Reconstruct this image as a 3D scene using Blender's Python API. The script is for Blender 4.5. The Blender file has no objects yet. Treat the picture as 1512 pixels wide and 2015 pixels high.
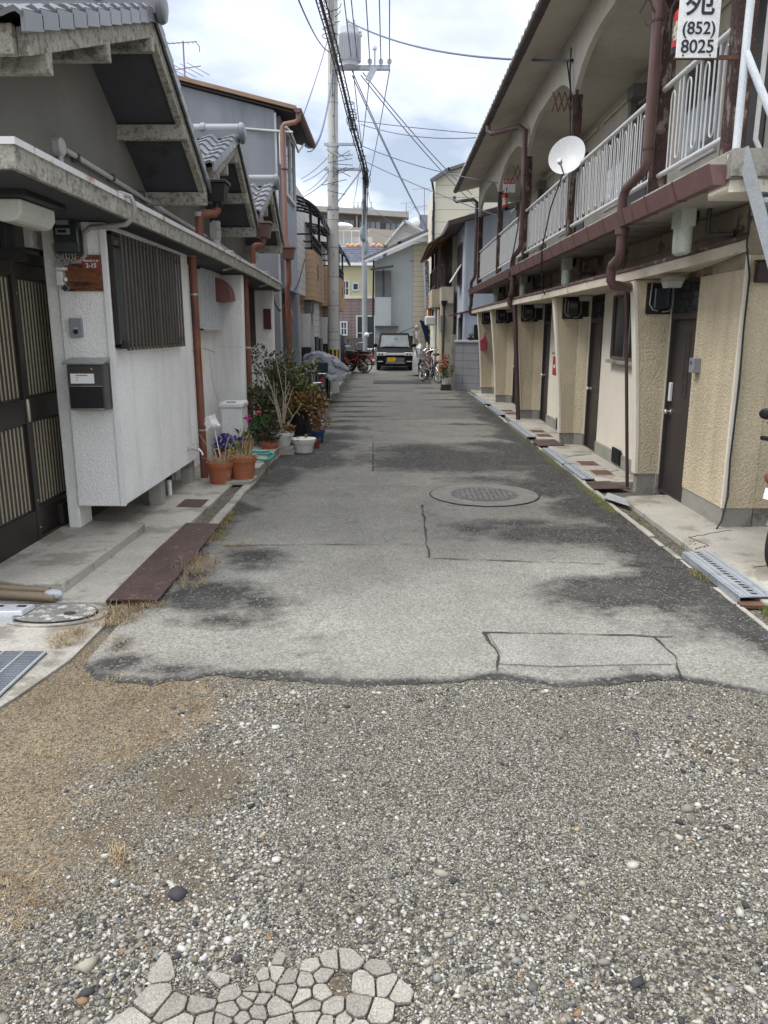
import bpy, bmesh, math, random
import numpy as np
from mathutils import Vector, Matrix, Euler, noise as mn
R=random.Random(11); rad=math.radians; PI=math.pi
scene=bpy.context.scene; COL=scene.collection
# ---------------------------------------------------------------- helpers
def offset(p):
    o=Vector((0,0,0))
    while p is not None: o+=Vector(p.location); p=p.parent
    return o
class B:
    def __init__(s): s.v=[]; s.f=[]
    def add(s,vs,fs):
        n=len(s.v); s.v+=[tuple(p) for p in vs]; s.f+=[tuple(i+n for i in f) for f in fs]; return s
    def hexa(s,p): return s.add(p,[(0,3,2,1),(4,5,6,7),(0,1,5,4),(1,2,6,5),(2,3,7,6),(3,0,4,7)])
    def box(s,x0,x1,y0,y1,z0,z1):
        return s.hexa([(x0,y0,z0),(x1,y0,z0),(x1,y1,z0),(x0,y1,z0),(x0,y0,z1),(x1,y0,z1),(x1,y1,z1),(x0,y1,z1)])
    def obox(s,c,size,rot=(0,0,0)):
        m=Euler(rot).to_matrix(); c=Vector(c); a,b,d=[q/2 for q in size]
        return s.hexa([c+m@Vector(q) for q in [(-a,-b,-d),(a,-b,-d),(a,b,-d),(-a,b,-d),(-a,-b,d),(a,-b,d),(a,b,d),(-a,b,d)]])
    def bar(s,p,q,w,h,up=(0,0,1)):
        p=Vector(p);q=Vector(q);d=(q-p).normalized();u=Vector(up)
        if abs(d.dot(u))>.98:u=Vector((1,0,0))
        a=d.cross(u).normalized()*w/2;b=a.cross(d).normalized()*h/2
        return s.hexa([p-a-b,p+a-b,p+a+b,p-a+b,q-a-b,q+a-b,q+a+b,q-a+b])
    def tube(s,pts,r,n=8,cap=True):
        pts=[Vector(p) for p in pts]; rr=r if isinstance(r,(list,tuple)) else [r]*len(pts)
        base=len(s.v); prev=None
        for i,p in enumerate(pts):
            d=(pts[min(i+1,len(pts)-1)]-pts[max(i-1,0)]).normalized()
            if prev is None:
                u=Vector((0,0,1)) if abs(d.z)<.9 else Vector((1,0,0)); a=d.cross(u).normalized()
            else: a=(prev-d*prev.dot(d)).normalized()
            prev=a; b=d.cross(a)
            for k in range(n):
                t=2*PI*k/n; s.v.append(tuple(p+(a*math.cos(t)+b*math.sin(t))*rr[i]))
        for i in range(len(pts)-1):
            for k in range(n):
                k2=(k+1)%n; s.f.append((base+i*n+k,base+i*n+k2,base+(i+1)*n+k2,base+(i+1)*n+k))
        if cap:
            s.f.append(tuple(base+k for k in range(n))[::-1]); s.f.append(tuple(base+(len(pts)-1)*n+k for k in range(n)))
        return s
    def lathe(s,c,prof,n=16,axis='z',sx=1,sy=1):
        base=len(s.v)
        for r,h in prof:
            for k in range(n):
                t=2*PI*k/n; a,b=r*math.cos(t)*sx,r*math.sin(t)*sy
                q={'z':(a,b,h),'x':(h,a,b),'y':(b,h,a)}[axis]
                s.v.append((c[0]+q[0],c[1]+q[1],c[2]+q[2]))
        for i in range(len(prof)-1):
            for k in range(n):
                k2=(k+1)%n; s.f.append((base+i*n+k,base+i*n+k2,base+(i+1)*n+k2,base+(i+1)*n+k))
        s.f.append(tuple(base+k for k in range(n))[::-1]); s.f.append(tuple(base+(len(prof)-1)*n+k for k in range(n)))
        return s
    def prism(s,poly,axis,a,b):
        n=len(poly)
        def P(p,h): return {'x':(h,p[0],p[1]),'y':(p[0],h,p[1]),'z':(p[0],p[1],h)}[axis]
        return s.add([P(p,a) for p in poly]+[P(p,b) for p in poly],
            [tuple(range(n))[::-1],tuple(range(n,2*n))]+[(i,(i+1)%n,n+(i+1)%n,n+i) for i in range(n)])
    def ball(s,c,r,n=10,m=6,sc=(1,1,1)):
        pr=[(max(math.sin(PI*i/m),.02)*r,-math.cos(PI*i/m)*r) for i in range(m+1)]
        base=len(s.v); s.lathe((0,0,0),pr,n)
        for i in range(base,len(s.v)):
            v=s.v[i]; s.v[i]=(c[0]+v[0]*sc[0],c[1]+v[1]*sc[1],c[2]+v[2]*sc[2])
        return s
    def ring(s,c,R_,r,axis='x',n=32,m=8):
        base=len(s.v)
        for i in range(n):
            t=2*PI*i/n
            for k in range(m):
                p=2*PI*k/m; q=R_+r*math.cos(p); h=r*math.sin(p); a,b=q*math.cos(t),q*math.sin(t)
                w={'z':(a,b,h),'x':(h,a,b),'y':(b,h,a)}[axis]; s.v.append((c[0]+w[0],c[1]+w[1],c[2]+w[2]))
        for i in range(n):
            for k in range(m):
                i2,k2=(i+1)%n,(k+1)%m; s.f.append((base+i*m+k,base+i2*m+k,base+i2*m+k2,base+i*m+k2))
        return s
    def quad(s,*p): return s.add(p,[tuple(range(len(p)))])
    def sheet(s,poly,z,t=.0):
        return s.prism(poly,'z',z-t,z) if t else s.add([(x,y,z) for x,y in poly],[tuple(range(len(poly)))])
    def xf(s,m):
        s.v=[tuple(m@Vector(p)) for p in s.v]; return s
    def build(s,name,mat,parent=None,smooth=False,bev=0,rec=True,ang=40):
        o=offset(parent); me=bpy.data.meshes.new(name)
        me.from_pydata([(x-o.x,y-o.y,z-o.z) for x,y,z in s.v],[],s.f)
        if rec:
            bm=bmesh.new(); bm.from_mesh(me); bmesh.ops.recalc_face_normals(bm,faces=bm.faces); bm.to_mesh(me); bm.free()
        me.materials.append(mat)
        if smooth:
            me.polygons.foreach_set('use_smooth',[True]*len(me.polygons))
            me.set_sharp_from_angle(angle=rad(ang))
        me.update(); ob=bpy.data.objects.new(name,me); COL.objects.link(ob); ob.parent=parent
        if bev:
            m=ob.modifiers.new('bevel','BEVEL'); m.width=bev; m.segments=2; m.limit_method='ANGLE'; m.angle_limit=rad(40)
        return ob
def tag(o,label=None,cat=None,group=None,kind=None):
    for k,v in (('label',label),('category',cat),('group',group),('kind',kind)):
        if v: o[k]=v
    return o
def thing(name,loc,label,cat,group=None,rz=0):
    o=bpy.data.objects.new(name,None); COL.objects.link(o); o.location=loc; o.empty_display_size=.1
    o.rotation_euler=(0,0,rz); return tag(o,label,cat,group)
KIDS={}
def dup(o,loc=None,rz=None,label=None,group=None,par=None):
    c=o.copy(); COL.objects.link(c)
    if par is not None: c.parent=par
    if loc is not None: c.location=loc
    if rz is not None: c.rotation_euler=(0,0,rz)
    if label: c['label']=label
    if group: c['group']=group
    for k in [q for q in COL.objects if q.parent==o]: dup(k,par=c)
    return c
def text(s,size,name,mat,parent,origin,right,up,align='CENTER',depth=.0015,bold=0):
    cu=bpy.data.curves.new(name,'FONT'); cu.body=s; cu.size=size; cu.align_x=align; cu.extrude=depth; cu.offset=bold
    t=bpy.data.objects.new(name,cu); COL.objects.link(t)
    dg=bpy.context.evaluated_depsgraph_get(); me=bpy.data.meshes.new_from_object(t.evaluated_get(dg))
    bpy.data.objects.remove(t); bpy.data.curves.remove(cu)
    r=Vector(right).normalized(); u=Vector(up).normalized(); n=r.cross(u)
    M_=Matrix(((r.x,u.x,n.x),(r.y,u.y,n.y),(r.z,u.z,n.z))).to_4x4(); M_.translation=Vector(origin)-offset(parent)
    me.transform(M_); me.materials.clear(); me.materials.append(mat)
    ob=bpy.data.objects.new(name,me); COL.objects.link(ob); ob.parent=parent; return ob
def sag(p,q,d,n=16):
    p=Vector(p);q=Vector(q); return [p.lerp(q,i/n)-Vector((0,0,d*4*(i/n)*(1-i/n))) for i in range(n+1)]
# ---------------------------------------------------------------- materials
def N(nt,t,ins=None,**kw):
    n=nt.nodes.new(t)
    for k,v in kw.items(): setattr(n,k,v)
    for k,v in (ins or {}).items():
        if hasattr(v,'is_output') or isinstance(v,bpy.types.NodeSocket): nt.links.new(v,n.inputs[k])
        else: n.inputs[k].default_value=v
    return n
def mixc(nt,f,a,b,mode='MIX'):
    n=nt.nodes.new('ShaderNodeMix'); n.data_type='RGBA'; n.blend_type=mode
    for i,v in ((0,f),(6,a),(7,b)):
        if isinstance(v,bpy.types.NodeSocket): nt.links.new(v,n.inputs[i])
        else: n.inputs[i].default_value=v if i==0 else (tuple(v)+(1,) if len(v)==3 else v)
    return n.outputs[2]
def ramp(nt,f,a,b,ca=0.,cb=1.):
    n=N(nt,'ShaderNodeMapRange',{'Value':f,'From Min':a,'From Max':b,'To Min':ca,'To Max':cb}); n.clamp=True
    return n.outputs[0]
def math2(nt,op,a,b=None):
    n=nt.nodes.new('ShaderNodeMath'); n.operation=op
    for i,v in enumerate((a,b)):
        if v is None: continue
        if isinstance(v,bpy.types.NodeSocket): nt.links.new(v,n.inputs[i])
        else: n.inputs[i].default_value=v
    return n.outputs[0]
MC={}
def M(name,c,rough=.8,var=.14,vs=2.2,fine=.1,fs=70,bump=0,bs=90,streak=0,sc=(.07,.065,.06),ss=5,metal=0,spec=.4,
      c2=None,c2t=.58,c2s=6,c2v=(1,1,1),lines=(),coat=0,trans=0,emit=None,ior=1.45,island=0):
    if name in MC: return MC[name]
    m=bpy.data.materials.new(name); m.use_nodes=True; nt=m.node_tree; nt.nodes.clear()
    out=N(nt,'ShaderNodeOutputMaterial'); bs_=N(nt,'ShaderNodeBsdfPrincipled'); nt.links.new(bs_.outputs[0],out.inputs[0])
    geo=N(nt,'ShaderNodeNewGeometry'); pos=geo.outputs['Position']
    col=(c[0],c[1],c[2],1)
    if c2:
        mp=N(nt,'ShaderNodeMapping',{'Vector':pos,'Scale':c2v}); n=N(nt,'ShaderNodeTexNoise',{'Vector':mp.outputs[0],'Scale':c2s,'Detail':6,'Roughness':.65})
        col=mixc(nt,ramp(nt,n.outputs[0],c2t-.035,c2t+.035),c,c2)
    if island:
        v=ramp(nt,geo.outputs['Random Per Island'],0,1,1-island,1+island)
        col=mixc(nt,1.,col,(1,1,1),'MULTIPLY') if not isinstance(col,bpy.types.NodeSocket) else col
        h=N(nt,'ShaderNodeHueSaturation',{'Color':col,'Value':v}); col=h.outputs[0]
    if var:
        n=N(nt,'ShaderNodeTexNoise',{'Vector':pos,'Scale':vs,'Detail':5,'Roughness':.6})
        h=N(nt,'ShaderNodeHueSaturation',{'Color':col,'Value':ramp(nt,n.outputs[0],.3,.7,1-var,1+var)}); col=h.outputs[0]
    fn=None
    if fine:
        fn=N(nt,'ShaderNodeTexNoise',{'Vector':pos,'Scale':fs,'Detail':2})
        h=N(nt,'ShaderNodeHueSaturation',{'Color':col,'Value':ramp(nt,fn.outputs[0],.3,.7,1-fine,1+fine)}); col=h.outputs[0]
    if streak:
        mp=N(nt,'ShaderNodeMapping',{'Vector':pos,'Scale':(ss,ss,.35)}); n=N(nt,'ShaderNodeTexNoise',{'Vector':mp.outputs[0],'Scale':1.,'Detail':5,'Roughness':.6})
        n2=N(nt,'ShaderNodeTexNoise',{'Vector':pos,'Scale':.9,'Detail':3})
        f=math2(nt,'MULTIPLY',ramp(nt,n.outputs[0],.45,.75,0,streak),ramp(nt,n2.outputs[0],.35,.65,.25,1))
        col=mixc(nt,f,col,sc)
    h_=None
    for ax,spc,w in lines:
        sp=N(nt,'ShaderNodeSeparateXYZ',{'Vector':pos}); a=sp.outputs['XYZ'.index(ax.upper())]
        fr=math2(nt,'FRACT',math2(nt,'DIVIDE',a,spc)); k=math2(nt,'LESS_THAN',fr,w/spc)
        col=mixc(nt,k,col,tuple(q*.45 for q in c)); 
    if isinstance(col,bpy.types.NodeSocket): nt.links.new(col,bs_.inputs['Base Color'])
    else: bs_.inputs['Base Color'].default_value=col
    bs_.inputs['Roughness'].default_value=rough; bs_.inputs['Metallic'].default_value=metal
    bs_.inputs['Specular IOR Level'].default_value=spec; bs_.inputs['IOR'].default_value=ior
    if coat: bs_.inputs['Coat Weight'].default_value=coat; bs_.inputs['Coat Roughness'].default_value=.05
    if trans: bs_.inputs['Transmission Weight'].default_value=trans
    if bump:
        n=N(nt,'ShaderNodeTexNoise',{'Vector':pos,'Scale':bs,'Detail':3,'Roughness':.6})
        b=N(nt,'ShaderNodeBump',{'Height':n.outputs[0],'Strength':min(bump,1.),'Distance':.01*max(bump,1.)}); nt.links.new(b.outputs[0],bs_.inputs['Normal'])
    MC[name]=m; return m
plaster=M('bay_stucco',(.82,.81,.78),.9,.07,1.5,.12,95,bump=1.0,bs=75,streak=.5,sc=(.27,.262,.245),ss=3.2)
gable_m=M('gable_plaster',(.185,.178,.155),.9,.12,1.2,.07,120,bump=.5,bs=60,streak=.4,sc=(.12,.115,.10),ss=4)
concrete=M('weathered_concrete',(.30,.285,.25),.9,.2,2.2,.16,60,bump=.5,bs=45,c2=(.19,.175,.145),c2t=.57,c2s=3.2)
pale_conc=M('pale_concrete',(.345,.325,.28),.9,.2,1.6,.14,70,bump=.5,bs=40,c2=(.235,.215,.175),c2t=.56,c2s=2.6)
eaves_conc=M('eaves_mortar',(.34,.325,.275),.92,.22,6,.16,70,bump=.9,bs=45,c2=(.19,.18,.15),c2t=.55,c2s=22)
soffit=M('eaves_soffit',(.062,.063,.07),.9,.14,1.5,.05,60,c2=(.045,.043,.04),c2t=.62,c2s=1.6)  # eaves lining colour; also paints the shade under the left canopies
tile=M('glazed_roof_tile',(.165,.17,.183),.32,.13,3,.05,60,spec=.5,streak=.15,sc=(.12,.12,.12))
dark_wood=M('dark_brown_aluminium',(.020,.016,.014),.38,.2,3,.05,60,spec=.5)
lattice_b=M('brown_lattice',(.075,.062,.052),.45,.15,4,.05,50,spec=.5)
cream_slat=M('cream_door_slat',(.35,.305,.215),.6,.08,3)
door_glass=M('dark_frosted_glass',(.035,.04,.04),.18,.2,2,0,spec=.6)
glass=M('window_glass',(.045,.055,.06),.06,.25,1.2,0,spec=.7)
pale_glass=M('sky_lit_glass',(.22,.27,.28),.07,.2,1.5,0,spec=.8)
alu=M('aluminium',(.55,.56,.58),.38,.08,6,.05,90,metal=.75)
galv=M('galvanised_steel',(.40,.43,.47),.45,.14,7,.08,80,metal=.55,c2=(.26,.27,.28),c2t=.62,c2s=9)
white_metal=M('white_painted_steel',(.56,.56,.55),.5,.06,6,.05,60,c2=(.30,.17,.10),c2t=.70,c2s=26)
white_pl=M('white_plastic',(.72,.72,.71),.45,.05,4)
pvc=M('grey_pvc',(.45,.44,.42),.5,.08,6)
pipe_red=M('red_brown_downpipe',(.20,.080,.055),.5,.22,5,.08,50,c2=(.11,.055,.045),c2t=.62,c2s=4,c2v=(1,1,.4))
pipe_mauve=M('mauve_downpipe',(.13,.078,.072),.45,.15,5,.05,60)
gutter_red=M('faded_red_gutter',(.17,.095,.088),.55,.18,5,.08,60,c2=(.10,.06,.058),c2t=.62,c2s=5)
brown_metal=M('dark_brown_gutter',(.06,.042,.036),.5,.2,5)
wire_m=M('black_cable',(.025,.025,.03),.6,.1,6)
wire_b=M('blue_grey_wire',(.12,.13,.20),.6,.1,6)
wood_old=M('peeling_brown_post',(.060,.034,.028),.8,.3,8,.2,60,bump=1.5,bs=40,c2=(.20,.165,.14),c2t=.565,c2s=14,c2v=(1,1,.35))
board_wood=M('aged_cedar_board',(.16,.06,.025),.7,.35,4,.2,30,bump=.4,bs=30,c2=(.035,.02,.014),c2t=.56,c2s=5,c2v=(1.2,1,9))
tan=M('tan_stucco',(.63,.54,.38),.92,.10,1.6,.17,110,bump=2.4,bs=55,streak=.45,sc=(.2,.15,.09),ss=5)
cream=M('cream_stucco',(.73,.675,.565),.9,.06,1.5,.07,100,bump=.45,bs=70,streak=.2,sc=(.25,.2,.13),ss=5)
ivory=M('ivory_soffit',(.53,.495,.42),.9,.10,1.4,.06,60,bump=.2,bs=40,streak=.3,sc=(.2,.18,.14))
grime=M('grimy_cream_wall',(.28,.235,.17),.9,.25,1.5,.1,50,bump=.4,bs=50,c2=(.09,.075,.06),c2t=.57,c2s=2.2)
base_conc=M('grey_plinth',(.27,.26,.225),.9,.14,3,.1,60,bump=.4,bs=50,c2=(.16,.15,.13),c2t=.6,c2s=4)
door_g=M('charcoal_door',(.045,.038,.037),.42,.08,2,.06,100,spec=.4)
black=M('black_part',(.012,.012,.013),.45,.1,5)
rubber=M('tyre_rubber',(.018,.018,.018),.8,.1,8)
steel=M('bright_steel',(.62,.62,.60),.25,.05,6,metal=.9)
rust=M('rusty_plate',(.070,.046,.040),.8,.25,5,.25,60,bump=.5,bs=60,c2=(.17,.105,.08),c2t=.62,c2s=16)
rust2=M('rusty_iron',(.11,.055,.035),.8,.3,8,.2,60)
terra=M('terracotta_plastic',(.32,.105,.05),.55,.14,5,.06,60,c2=(.37,.17,.10),c2t=.6,c2s=7)
terra_d=M('dark_terracotta',(.17,.055,.032),.55,.12,5)
soil=M('dry_soil',(.07,.05,.035),.95,.2,9,.3,60,bump=.6,bs=50)
pole_c=M('pole_concrete',(.47,.465,.44),.85,.10,1.3,.08,60,bump=.15,bs=40,streak=.35,sc=(.2,.2,.19),ss=6)
red=M('signal_red',(.42,.02,.025),.35,.1,4)
sign_w=M('enamel_white',(.74,.74,.72),.35,.03,3,c2=(.45,.27,.14),c2t=.74,c2s=12)
ink=M('dark_ink',(.02,.022,.035),.5,0,1,0)
white_i=M('white_ink',(.78,.78,.76),.5,0,1,0)
wallblue=M('blue_grey_render',(.235,.245,.265),.85,.12,1.2,.05,80,bump=.25,bs=60,streak=.55,sc=(.075,.077,.082),ss=3)
# ---------------------------------------------------------------- camera, world, sun
cam=bpy.data.cameras.new('camera'); co=bpy.data.objects.new('camera',cam); COL.objects.link(co); scene.camera=co
co.location=(0,0,1.6); co.rotation_euler=(rad(90-13.252),0,rad(.4776)); cam.sensor_fit='VERTICAL'; cam.sensor_height=36
cam.lens=36*1518/2015; cam.clip_start=.05; cam.clip_end=2000; cam.shift_x=0
W=bpy.data.worlds.new('World'); scene.world=W; W.use_nodes=True; nt=W.node_tree; nt.nodes.clear()
EL,AZ=rad(54),rad(258)   # hidden sun, high over the left-hand roofs
out=N(nt,'ShaderNodeOutputWorld'); sky=N(nt,'ShaderNodeTexSky'); sky.sky_type='NISHITA'; sky.sun_disc=False; sky.sun_elevation=EL; sky.sun_rotation=AZ
bg=N(nt,'ShaderNodeBackground',{'Color':sky.outputs[0],'Strength':.05})
tc=N(nt,'ShaderNodeTexCoord'); sp=N(nt,'ShaderNodeSeparateXYZ',{'Vector':tc.outputs['Generated']})
SX,SY=.2,5.5
# cloud deck: direction projected on to a high plane, so clouds flatten towards the horizon
zz=math2(nt,'ADD',math2(nt,'MAXIMUM',sp.outputs[2],0.),.16)
cx=N(nt,'ShaderNodeCombineXYZ',{'X':math2(nt,'DIVIDE',sp.outputs[0],zz),'Y':math2(nt,'DIVIDE',sp.outputs[1],zz),'Z':0.})
mp=N(nt,'ShaderNodeMapping',{'Vector':cx.outputs[0],'Location':(SX,SY,0),'Scale':(1.0,.8,1)})
n1=N(nt,'ShaderNodeTexNoise',{'Vector':mp.outputs[0],'Scale':1.0,'Detail':8,'Roughness':.5,'Distortion':.2})
f=ramp(nt,n1.outputs[0],.42,.62)
shade=mixc(nt,f,(.91,.915,.93),(.265,.281,.325))
zen=ramp(nt,sp.outputs[2],.70,.97,.9,3.6)
bg2=N(nt,'ShaderNodeBackground',{'Color':shade,'Strength':zen})
ad=N(nt,'ShaderNodeAddShader'); nt.links.new(bg.outputs[0],ad.inputs[0]); nt.links.new(bg2.outputs[0],ad.inputs[1]); nt.links.new(ad.outputs[0],out.inputs[0])
sl=bpy.data.lights.new('sun','SUN'); so=bpy.data.objects.new('sun',sl); COL.objects.link(so); sl.energy=1.15; sl.angle=rad(14); sl.color=(1,.96,.9)
d=Vector((math.sin(AZ)*math.cos(EL),math.cos(AZ)*math.cos(EL),math.sin(EL)))
so.rotation_euler=d.to_track_quat('Z','Y').to_euler()
vs_=scene.view_settings; vs_.view_transform='Standard'; vs_.look='None'; vs_.exposure=0.66; vs_.gamma=1; vs_.use_curve_mapping=False
scene.cycles.max_bounces=6; scene.cycles.use_denoising=True
# ---------------------------------------------------------------- ground
def nz(x,y,s,o=0): return mn.noise(Vector((x*s+o,y*s-o,o*.7)))
def attr_sheet(name,xs_fn,ys,nx,attrs,mat,z=0.,zf=None):
    vs=[];va={k:[] for k in attrs}
    for j,y in enumerate(ys):
        for i in range(nx+1):
            x,yy=xs_fn(i/nx,y,j); vs.append((x,yy,z+(zf(x,yy) if zf else 0)))
            for k,fn in attrs.items(): va[k].append(fn(x,yy))
    w=nx+1; fs=[(j*w+i,j*w+i+1,(j+1)*w+i+1,(j+1)*w+i) for j in range(len(ys)-1) for i in range(nx)]
    me=bpy.data.meshes.new(name); me.from_pydata(vs,[],fs); me.materials.append(mat)
    for k in attrs:
        a=me.attributes.new(k,'FLOAT','POINT'); a.data.foreach_set('value',va[k])
    me.polygons.foreach_set('use_smooth',[True]*len(me.polygons))
    o=bpy.data.objects.new(name,me); COL.objects.link(o); return tag(o,kind='structure')
def sstep(a,b,x):
    t=min(max((x-a)/(b-a),0),1); return t*t*(3-2*t)
def ground_mat():
    m=bpy.data.materials.new('gravel_ground'); m.use_nodes=True; nt=m.node_tree; b=nt.nodes['Principled BSDF']
    geo=N(nt,'ShaderNodeNewGeometry'); p=geo.outputs['Position']
    v=N(nt,'ShaderNodeTexVoronoi',{'Vector':p,'Scale':130.}); v2=N(nt,'ShaderNodeTexNoise',{'Vector':p,'Scale':260.,'Detail':3})
    hs=N(nt,'ShaderNodeSeparateColor',{'Color':v.outputs['Color']})
    grit=mixc(nt,ramp(nt,hs.outputs[0],.1,.95),(.05,.045,.035),(.30,.275,.215))
    grit=mixc(nt,ramp(nt,v.outputs['Distance'],.35,.75,0,.75),grit,(.05,.045,.038))
    a=N(nt,'ShaderNodeAttribute',attribute_name='straw'); b2=N(nt,'ShaderNodeAttribute',attribute_name='soil')
    big=N(nt,'ShaderNodeTexNoise',{'Vector':p,'Scale':3.,'Detail':5}); 
    v3=N(nt,'ShaderNodeTexVoronoi',{'Vector':p,'Scale':150.}); h3_=N(nt,'ShaderNodeSeparateColor',{'Color':v3.outputs['Color']}); straw=mixc(nt,ramp(nt,math2(nt,'ADD',math2(nt,'MULTIPLY',h3_.outputs[0],.5),math2(nt,'MULTIPLY',v2.outputs[0],.6)),.25,.8),(.05,.040,.026),(.265,.212,.145))
    c=mixc(nt,ramp(nt,math2(nt,'ADD',a.outputs['Fac'],math2(nt,'MULTIPLY',math2(nt,'SUBTRACT',v2.outputs[0],.5),.9)),.3,.75),grit,straw)
    so_=mixc(nt,ramp(nt,v2.outputs[0],.3,.7),(.06,.045,.03),(.17,.135,.09))
    c=mixc(nt,ramp(nt,math2(nt,'ADD',b2.outputs['Fac'],math2(nt,'MULTIPLY',math2(nt,'SUBTRACT',big.outputs[0],.5),.8)),.35,.7,0,.85),c,so_)
    h=N(nt,'ShaderNodeHueSaturation',{'Color':c,'Value':ramp(nt,big.outputs[0],.3,.7,.85,1.12)})
    nt.links.new(h.outputs[0],b.inputs['Base Color']); b.inputs['Roughness'].default_value=.95; b.inputs['Specular IOR Level'].default_value=.2
    bu=N(nt,'ShaderNodeBump',{'Height':math2(nt,'ADD',math2(nt,'MULTIPLY',v.outputs['Distance'],-1.),v2.outputs[0]),'Strength':.8,'Distance':.006}); nt.links.new(bu.outputs[0],b.inputs['Normal'])
    return m
def straw(x,y): # pale dry moss bank along the left of the lot
    e=-1.05+.26*sstep(2.4,3.3,y)-.25*sstep(1.5,2.2,2.9-y)
    return sstep(.34,-.34,x-e+.30*nz(x,y,2.2,3)+.20*nz(x,y,6,1)+.1*nz(x,y,15,2))*(1-.5*sstep(2.4,1.5,y))*sstep(3.95,3.6,y)
def soilf(x,y):
    s=0
    for cx_,cy_,rx,ry,am in ((-.72,2.55,.35,.5,1),(-.62,1.95,.30,.45,.9),(1.28,2.75,.3,.28,.95),(-.14,1.5,.24,.24,1.3),(-.5,1.48,.17,.2,1.2),(-.9,2.2,.25,.3,.8),(-1.0,2.9,.2,.2,.6),(-1.0,1.6,.25,.3,.7),(-.25,2.3,.25,.4,.35),(.25,2.0,.35,.3,.3),(-.45,3.1,.3,.2,.7)):
        s=max(s,am*(1-min(1,math.hypot((x-cx_)/rx,(y-cy_)/ry))))
    return s+.12*nz(x,y,3,5)
gm=ground_mat()
ys=[-40,-15,-5,-1,0]+[.3+.05*i for i in range(68)]+[3.75,4.2,5,7,10,20,40,80,160,400,900]
def gx(t,y,j):
    if .3<=y<=3.7: return (-2.6+5.2*t,y)
    w=2.6+abs(y-2)*4; return (-w+2*w*t,y)
attr_sheet('ground',gx,ys,90,{'straw':straw,'soil':soilf},gm,0.)
def asphalt_mat():
    m=bpy.data.materials.new('worn_asphalt'); m.use_nodes=True; nt=m.node_tree; b=nt.nodes['Principled BSDF']
    geo=N(nt,'ShaderNodeNewGeometry'); p=geo.outputs['Position']
    n1=N(nt,'ShaderNodeTexNoise',{'Vector':p,'Scale':150.,'Detail':2,'Roughness':.7}); v=N(nt,'ShaderNodeTexVoronoi',{'Vector':p,'Scale':95.})
    sc=N(nt,'ShaderNodeSeparateColor',{'Color':v.outputs['Color']}); big=N(nt,'ShaderNodeTexNoise',{'Vector':p,'Scale':1.7,'Detail':6,'Roughness':.62})
    t=N(nt,'ShaderNodeAttribute',attribute_name='tone'); s=N(nt,'ShaderNodeAttribute',attribute_name='stain'); br=N(nt,'ShaderNodeAttribute',attribute_name='moss')
    f=math2(nt,'ADD',math2(nt,'MULTIPLY',ramp(nt,n1.outputs[0],.3,.7),.6),math2(nt,'MULTIPLY',sc.outputs[0],.45))
    c=mixc(nt,f,(.052,.050,.044),(.245,.235,.205))
    h=N(nt,'ShaderNodeHueSaturation',{'Color':c,'Value':math2(nt,'MULTIPLY',t.outputs['Fac'],ramp(nt,big.outputs[0],.3,.7,.82,1.15))})
    dk=mixc(nt,ramp(nt,sc.outputs[1],.86,.95),(.021,.020,.019),(.17,.165,.15))
    dk=mixc(nt,ramp(nt,n1.outputs[0],.45,.75,0,.5),dk,(.055,.052,.047)); fl_=N(nt,'ShaderNodeTexNoise',{'Vector':p,'Scale':4.,'Detail':9,'Roughness':.75}); dk=mixc(nt,ramp(nt,fl_.outputs[0],.46,.66,0,.6),dk,(.075,.072,.066))
    fm=N(nt,'ShaderNodeTexNoise',{'Vector':p,'Scale':9.,'Detail':8,'Roughness':.7})
    sf=ramp(nt,math2(nt,'ADD',s.outputs['Fac'],math2(nt,'MULTIPLY',math2(nt,'SUBTRACT',fm.outputs[0],.5),1.15)),.20,.74,0,.94)
    c=mixc(nt,sf,h.outputs[0],dk)
    mo=ramp(nt,math2(nt,'ADD',br.outputs['Fac'],math2(nt,'MULTIPLY',math2(nt,'SUBTRACT',fm.outputs[0],.5),.9)),.35,.6,0,.9)
    c=mixc(nt,mo,c,mixc(nt,ramp(nt,n1.outputs[0],.35,.65),(.035,.04,.012),(.12,.125,.035)))
    nt.links.new(c,b.inputs['Base Color']); b.inputs['Roughness'].default_value=.85; b.inputs['Specular IOR Level'].default_value=.3
    bu=N(nt,'ShaderNodeBump',{'Height':math2(nt,'ADD',n1.outputs[0],math2(nt,'MULTIPLY',v.outputs['Distance'],-.6)),'Strength':.7,'Distance':.006}); nt.links.new(bu.outputs[0],b.inputs['Normal'])
    return m
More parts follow.
